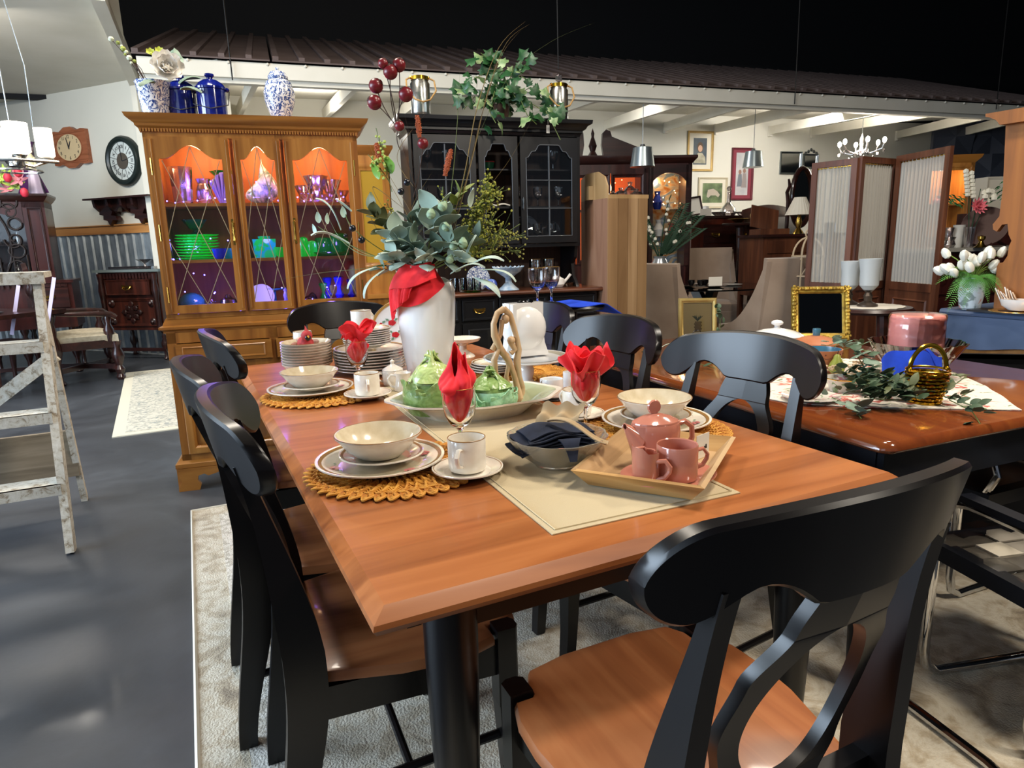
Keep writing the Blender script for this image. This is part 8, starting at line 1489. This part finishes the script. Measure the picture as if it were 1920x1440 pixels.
def dcp(px, py=367, y=.2): p = atY(px, py, 7.25+y); return Vector((p.x, p.y, zt_+.021))
# on top of it
p = dcp(62); t = thing('purple_vase', 'tall dark purple pointed glass vase lying against the figurine on the carved cabinet', 'vase', p, radians(-15)); vio = mat('violet_glass', '#46204e', .15, coat=.6)
ob('neck', MB().lathe([(.05, .30), (.035, .60), (.05, .64), (.045, .64), (.03, .60), (0, .3)], 14), vio, t, (-.02, 0, -.08), (0, radians(8), 0)); ob('flared_body', MB().sheet(lambda u, v: ((v-.5)*(.05+.36*u), .05*cos((v-.5)*3)*(1-u*.5), .36*(1-u)+.05*abs(v-.5)*u-.0), 10, 14, .015), vio, t)
p = dcp(80); t = thing('lady_figurine', 'pale porcelain lady figurine with lilac skirt on the carved cabinet', 'figurine', (p.x+.02, p.y-.12, p.z)); ob('skirt', MB().lathe([(.075, 0), (.06, .08), (.05, .18), (.032, .26), (0, .27)], 20, wob=fl(8, .06)), mat('lilac_porcelain', '#a89ab0', .3), t)
ob('torso', MB().lathe([(.03, .25), (.042, .32), (.035, .38), (.015, .41), (0, .41)], 16).tube([(-.035, 0, .37), (-.06, -.03, .30), (-.02, -.05, .27)], [.014, .011, .008], 8).tube([(.035, 0, .37), (.06, -.03, .30), (.02, -.05, .27)], [.014, .011, .008], 8), mat('cream_porcelain', '#c8c098', .3), t); ob('head', MB().sph((0, 0, .445), .030, 12, (1, 1, 1.15)).sph((0, -.030, .442), .006, 6), mat('skin_porcelain', '#c8a898', .3), t); ob('hair', MB().sph((0, .008, .458), .034, 12, (1.1, 1, .95)), mat('brown_porcelain', '#7a6a70', .4), t)
t = thing('silk_flowers', 'spray of green, pink and red silk flowers drooping over the carved cabinet', 'flowers', dcp(20, 367, -.05)); gl_, pk_, rd_ = mat('lime_silk', '#9ab050', .6), mat('pink_silk', '#c07880', .6), mat('red_silk', '#b02438', .6); km = 7.2/F
for (dx, dz, m, R) in ((-10, 0, gl_, .13), (5, 8, gl_, .12), (22, -8, gl_, .11), (-18, 22, pk_, .10), (30, 2, pk_, .11), (10, -14, pk_, .12)): flw(6, R, 1, m, t, (dx*km, -.08, dz*km+.12), (60+dz, dx, 0))
for (dx, dz) in ((20, 10), (45, -16), (40, 18), (-12, 12)): ob('bud', MB().sph((dx*km, -.16, dz*km+.09), .038, 10, (1, 1, 1.3)), rd_, t)
ob('stem', MB().tube([(-.3, 0, .15), (0, -.08, .12), (.3, -.15, .0)], .006, 5).tube([(-.1, -.1, .1), (.1, -.1, .28)], .004, 5), M['gstem'], t)
# ================================================================ side cabinet with crystal tray
sq = atY(205, 605, 8.15); SA = radians(-10); sd_ = thing('side_cabinet', 'small carved dark cabinet with fluted frieze and rosette door', 'cabinet', (sq.x-.02, sq.y-.05, 0), SA); W_ = .80; z1 = atY(240, 505, 8.1).z; z0 = atY(240, 618, 8.1).z
red = wood('red_carved_mahogany', '#241009', '#3a1a12', '#52261a', 'z', .3, .3, .6)
ob('case', MB().b2((0, 0, z0), (W_, .42, z1-.03)), red, sd_); ob('top', MB().b2((-.04, -.04, z1-.03), (W_+.04, .45, z1)), mat('glass_top', '#7d8a88', .08, .3), sd_)
for k in range(17): ob('flute', fm_, None, sd_, (.06+k*.043, -.012, z1-.075), None, sc=1.6)
d = ob('drawer', MB().b2((.10, -.03, z1-.30), (W_-.10, .0, z1-.12)).frame(.10, z1-.30, W_-.10, z1-.12, .02, .01, -.03), red, sd_); ob('pull', bail, None, d, (W_/2, -.045, z1-.20), None, sc=1.5)
d = ob('door', MB().frame(.08, z0+.05, W_-.08, z1-.34, .035, .02, 0), red, sd_); cx_, cz_ = W_/2, (z0+z1-.29)/2
b = MB()
for k in range(8): a = k*pi/4; R_ = .10 if k % 2 == 0 else .07; b.sph((cx_+R_*cos(a), -.015, cz_+R_*sin(a)), .035, 8, (1, .5, 1)); b.tube([(cx_, -.012, cz_), (cx_+(R_+.045)*cos(a), -.012, cz_+(R_+.045)*sin(a))], [.02, .006], 6)
ob('carved_rosette', b, DX, d)
for x, z in ((.13, z0+.10), (W_-.13, z0+.10), (.13, z1-.40), (W_-.13, z1-.40)): ob('corner_fan', MB().sph((x, -.01, z), .05, 8, (1, .4, 1)).sph((x, -.02, z), .025, 8), DX, d)
for x in (.04, W_-.04):
    ob('corner_post', MB().lathe([(.035, z0), (.025, z0+.1), (.03, (z0+z1)/2), (.045, z1-.25), (.03, z1-.15), (.04, z1-.05), (0, z1-.04)], 12, (x, -.02, 0)), DX, sd_)
    for y in (.02, .38): ob('leg', MB().lathe(tl_(z0+.01, .035), 12, (x, y, 0)), DX, sd_)
ob('stretcher', MB().b2((.02, .0, .10), (W_-.02, .03, .14)), DX, sd_)
tp_ = Vector((sq.x+.40, sq.y-.12+.2, z1+.001)); t = thing('mirror_tray', 'clear glass tray with upright candle dish on the small carved cabinet', 'tray', tp_, SA); ob('tray', MB().b2((-.30, -.13, 0), (.28, .13, .01)), M['aglass'], t); ob('tray_rim', MB().frame(-.30, -.13, .28, .13, .02, .02), M['aglass'], t, (0, 0, .01), (-pi/2, 0, 0)); ob('candle_dish', MB().lathe([(.03, 0), (.012, .03), (.012, .05), (.09, .10), (.085, .10), (0, .055)], 20, (.10, 0, .012), wob=fl(5, .08)), M['aglass'], t)
# ================================================================ carved arm chair with cream seat
aq = at(165, 715, 0); bq = at(228, 690, 0); AA = atan2(bq.y-aq.y, bq.x-aq.x); 
ac = thing('carved_armchair', 'carved dark armchair with cream fabric seat in front of the small carved cabinet', 'chair', (-4.42, 6.80, 0), radians(-52)); cs2 = noisy('cream_damask', [(.3, '#9c9078'), (.7, '#b8ac94')], (30, 30, 30), rough=.9)
ob('seat', MB().sheet(lambda u, v: ((u-.5)*(.58+.10*v), -.27+.56*v, .47+.045*(1-(2*u-1)**4)*(1-(2*v-1)**4)), 12, 12, .07), cs2, ac); ob('seat_rail', MB().b2((-.31, -.27, .34), (.31, .29, .42)), DX, ac)
for x in (-.29, .29): ob('leg', MB().lathe([(.03, 0), (.045, .03), (.03, .06), (.05, .11), (.03, .15), (.055, .22), (.06, .27), (.035, .33), (.05, .40), (0, .42)], 14, (x, .27, 0)), DX, ac); ob('leg', MB().beam((x*.93, -.27, .0), (x*.93, -.25, .42), .05, .05), DX, ac)
ob('stretcher', MB().beam((-.28, .25, .14), (0, 0, .14), .035, .05).beam((.28, .25, .14), (0, 0, .14), .035, .05).beam((0, 0, .14), (-.27, -.26, .14), .035, .05).beam((0, 0, .14), (.27, -.26, .14), .035, .05), DX, ac)
for x in (-.27, .27):
    b = MB().tube([(x, -.26+.02*cos(i*1.2), .42+i*.03+0) if 0 else (x+.012*cos(i*1.1), -.27-.10*(i/20)+.012*sin(i*1.1), .42+.62*i/20) for i in range(21)], .022, 8); ob('twisted_post', b, DX, ac)
    ob('armrest', MB().tube([(x, -.30, .72), (x*1.12, -.10, .70), (x*1.15, .12, .69), (x*1.12, .26, .67), (x*1.12, .30, .64)], [.018, .022, .026, .030, .026], 10), DX, ac); ob('arm_support', MB().lathe([(.025, .40), (.045, .47), (.05, .52), (.025, .58), (.035, .63), (.02, .68), (0, .68)], 12, (x*1.1, .22, 0)), DX, ac)
ob('crest_rail', MB().sheet(lambda u, v: ((u-.5)*.66, -.37-.03*v, 1.02+.12*v*(1+.5*sin(pi*u))), 14, 4, .04), DX, ac); ob('back_panel', MB().b2((-.16, -.345, .60), (.16, -.325, 1.03)).frame(-.18, .56, .18, 1.04, .03, .02, -.33), DX, ac)
for k, (x, z) in enumerate(((-.22, .86), (.20, .86))): solo('ribbon_tag', MB().b2((-.018, 0, -.42), (.018, .002, .05)), mat('lilac_ribbon', '#b4a8c4', .6), ['left lilac ribbon hanging from the carved armchair back', 'right lilac ribbon hanging from the carved armchair back'][k], 'ribbon', [atY(112, 525, 6.05), atY(91, 505, 6.3)][0] if k == 0 and False else [atY(33, 545, 6.3), atY(100, 530, 6.3)][k], radians(8), 'lilac ribbons on the carved chairs', rot=(radians(-8), radians(12), 0))
# dark table and chairs at the left edge, seen behind the ladder
tq = atY(-10, 560, 6.2); tt_ = thing('carved_dining_table', 'dark carved table with silver tray behind the white ladder', 'table', (tq.x-.2, tq.y, 0), radians(-15)); ob('top', MB().b2((-.5, -.4, .72), (.55, .45, .76)), DX, tt_)
for x in (-.4, .45):
    for y in (-.3, .35): ob('leg', MB().lathe(tl_(.72, .05), 14, (x, y, 0)), DX, tt_)
t = thing('silver_tray', 'silver covered tray on the dark carved table', 'tray', (tq.x-.05, tq.y-.15, .761)); ob('tray', MB().lathe([(.14, 0), (.18, .01), (.17, .014), (0, .006)], 30), M['steel'], t); ob('cover', MB().lathe([(.12, .008), (.11, .06), (.05, .10), (.01, .11), (.015, .13), (0, .14)], 24), M['steel'], t)
q = at(10, 745, 0); t = thing('cabriole_chair', 'dark cabriole legged chair partly behind the white ladder', 'chair', (q.x-.15, q.y+.25, 0), radians(-20), None); ob('seat', MB().b2((-.24, -.22, .42), (.24, .24, .48)), mat('dark_leather', '#2a211e', .4), t)
for x in (-.21, .21):
    for y in (-.2, .22): ob('leg', MB().tube([(x, y, .43), (x*1.12, y*1.12, .33), (x, y, .14), (x*1.08, y*1.08, .015)], [.035, .032, .018, .026], 10), M['dark'], t)
ob('back', MB().frame(-.22, .48, .22, .98, .05, .03, -.2), M['dark'], t)
# ================================================================ white chippy stepladder
lf = at(143, 1033, 0); lb = at(175, 935, 0); LD = (lb-lf); lad = thing('stepladder', 'old wooden stepladder with chipped white paint at the left edge', 'ladder', (lf.x, lf.y, 0), atan2(LD.y, LD.x)-pi/2); D_ = LD.length
chip = mat('chipped_white_paint', '#c8c4b8', .75); v = coords(chip, (3, 3, 3)); n = nd(chip, 'ShaderNodeTexNoise', Scale=9, Detail=9, Roughness=.75, Distortion=.6); ln(chip, v, n.inputs['Vector']); ln(chip, ramp(chip, n.outputs['Fac'], [(.33, '#6a5c4c'), (.42, '#a0937f'), (.47, '#c0baac'), (.65, '#d6d2c8')]), bsdf(chip)['Base Color']); bump(chip, n.outputs['Fac'], .6, .006)
H_ = 1.195; WL = .52; FL, BL = .0, D_
def fr_l(z): return D_*.44*(z/H_)
for x in (-.018, -WL): ob('front_rail', MB().beam((x, 0, 0), (x-.0, fr_l(H_), H_-.02), .032, .075), chip, lad); ob('rear_rail', MB().beam((x-.02, D_, 0), (x-.02, D_*.56, H_-.03), .028, .042), chip, lad)
for z in (.30, .60, .90): ob('step', MB().b2((-WL, fr_l(z)-.05, z-.022), (-.02, fr_l(z)+.09, z)).b2((-WL, fr_l(z)-.052, z-.045), (-.02, fr_l(z)-.030, z)), chip, lad)
ob('top_cap', MB().b2((-WL-.05, fr_l(H_)-.06, H_-.025), (.015, D_*.56+.06, H_)).b2((-WL-.05, fr_l(H_)-.07, H_-.05), (.015, fr_l(H_)-.05, H_)), chip, lad)
brd = wood('bare_board', '#5c5040', '#7a6c58', '#8e806c', 'x', .8, 0, 1.2); ob('rear_board', MB().b2((-WL, D_*.90-.012, .16), (-.03, D_*.90+.012, .40)), brd, lad); ob('brace', MB().beam((-.03, D_*.72, .80), (-WL, D_*.82, .44), .02, .06), chip, lad)
ob('brace', MB().beam((-.02, fr_l(.92), .92), (-.03, D_*.66, .86), .012, .03), chip, lad)
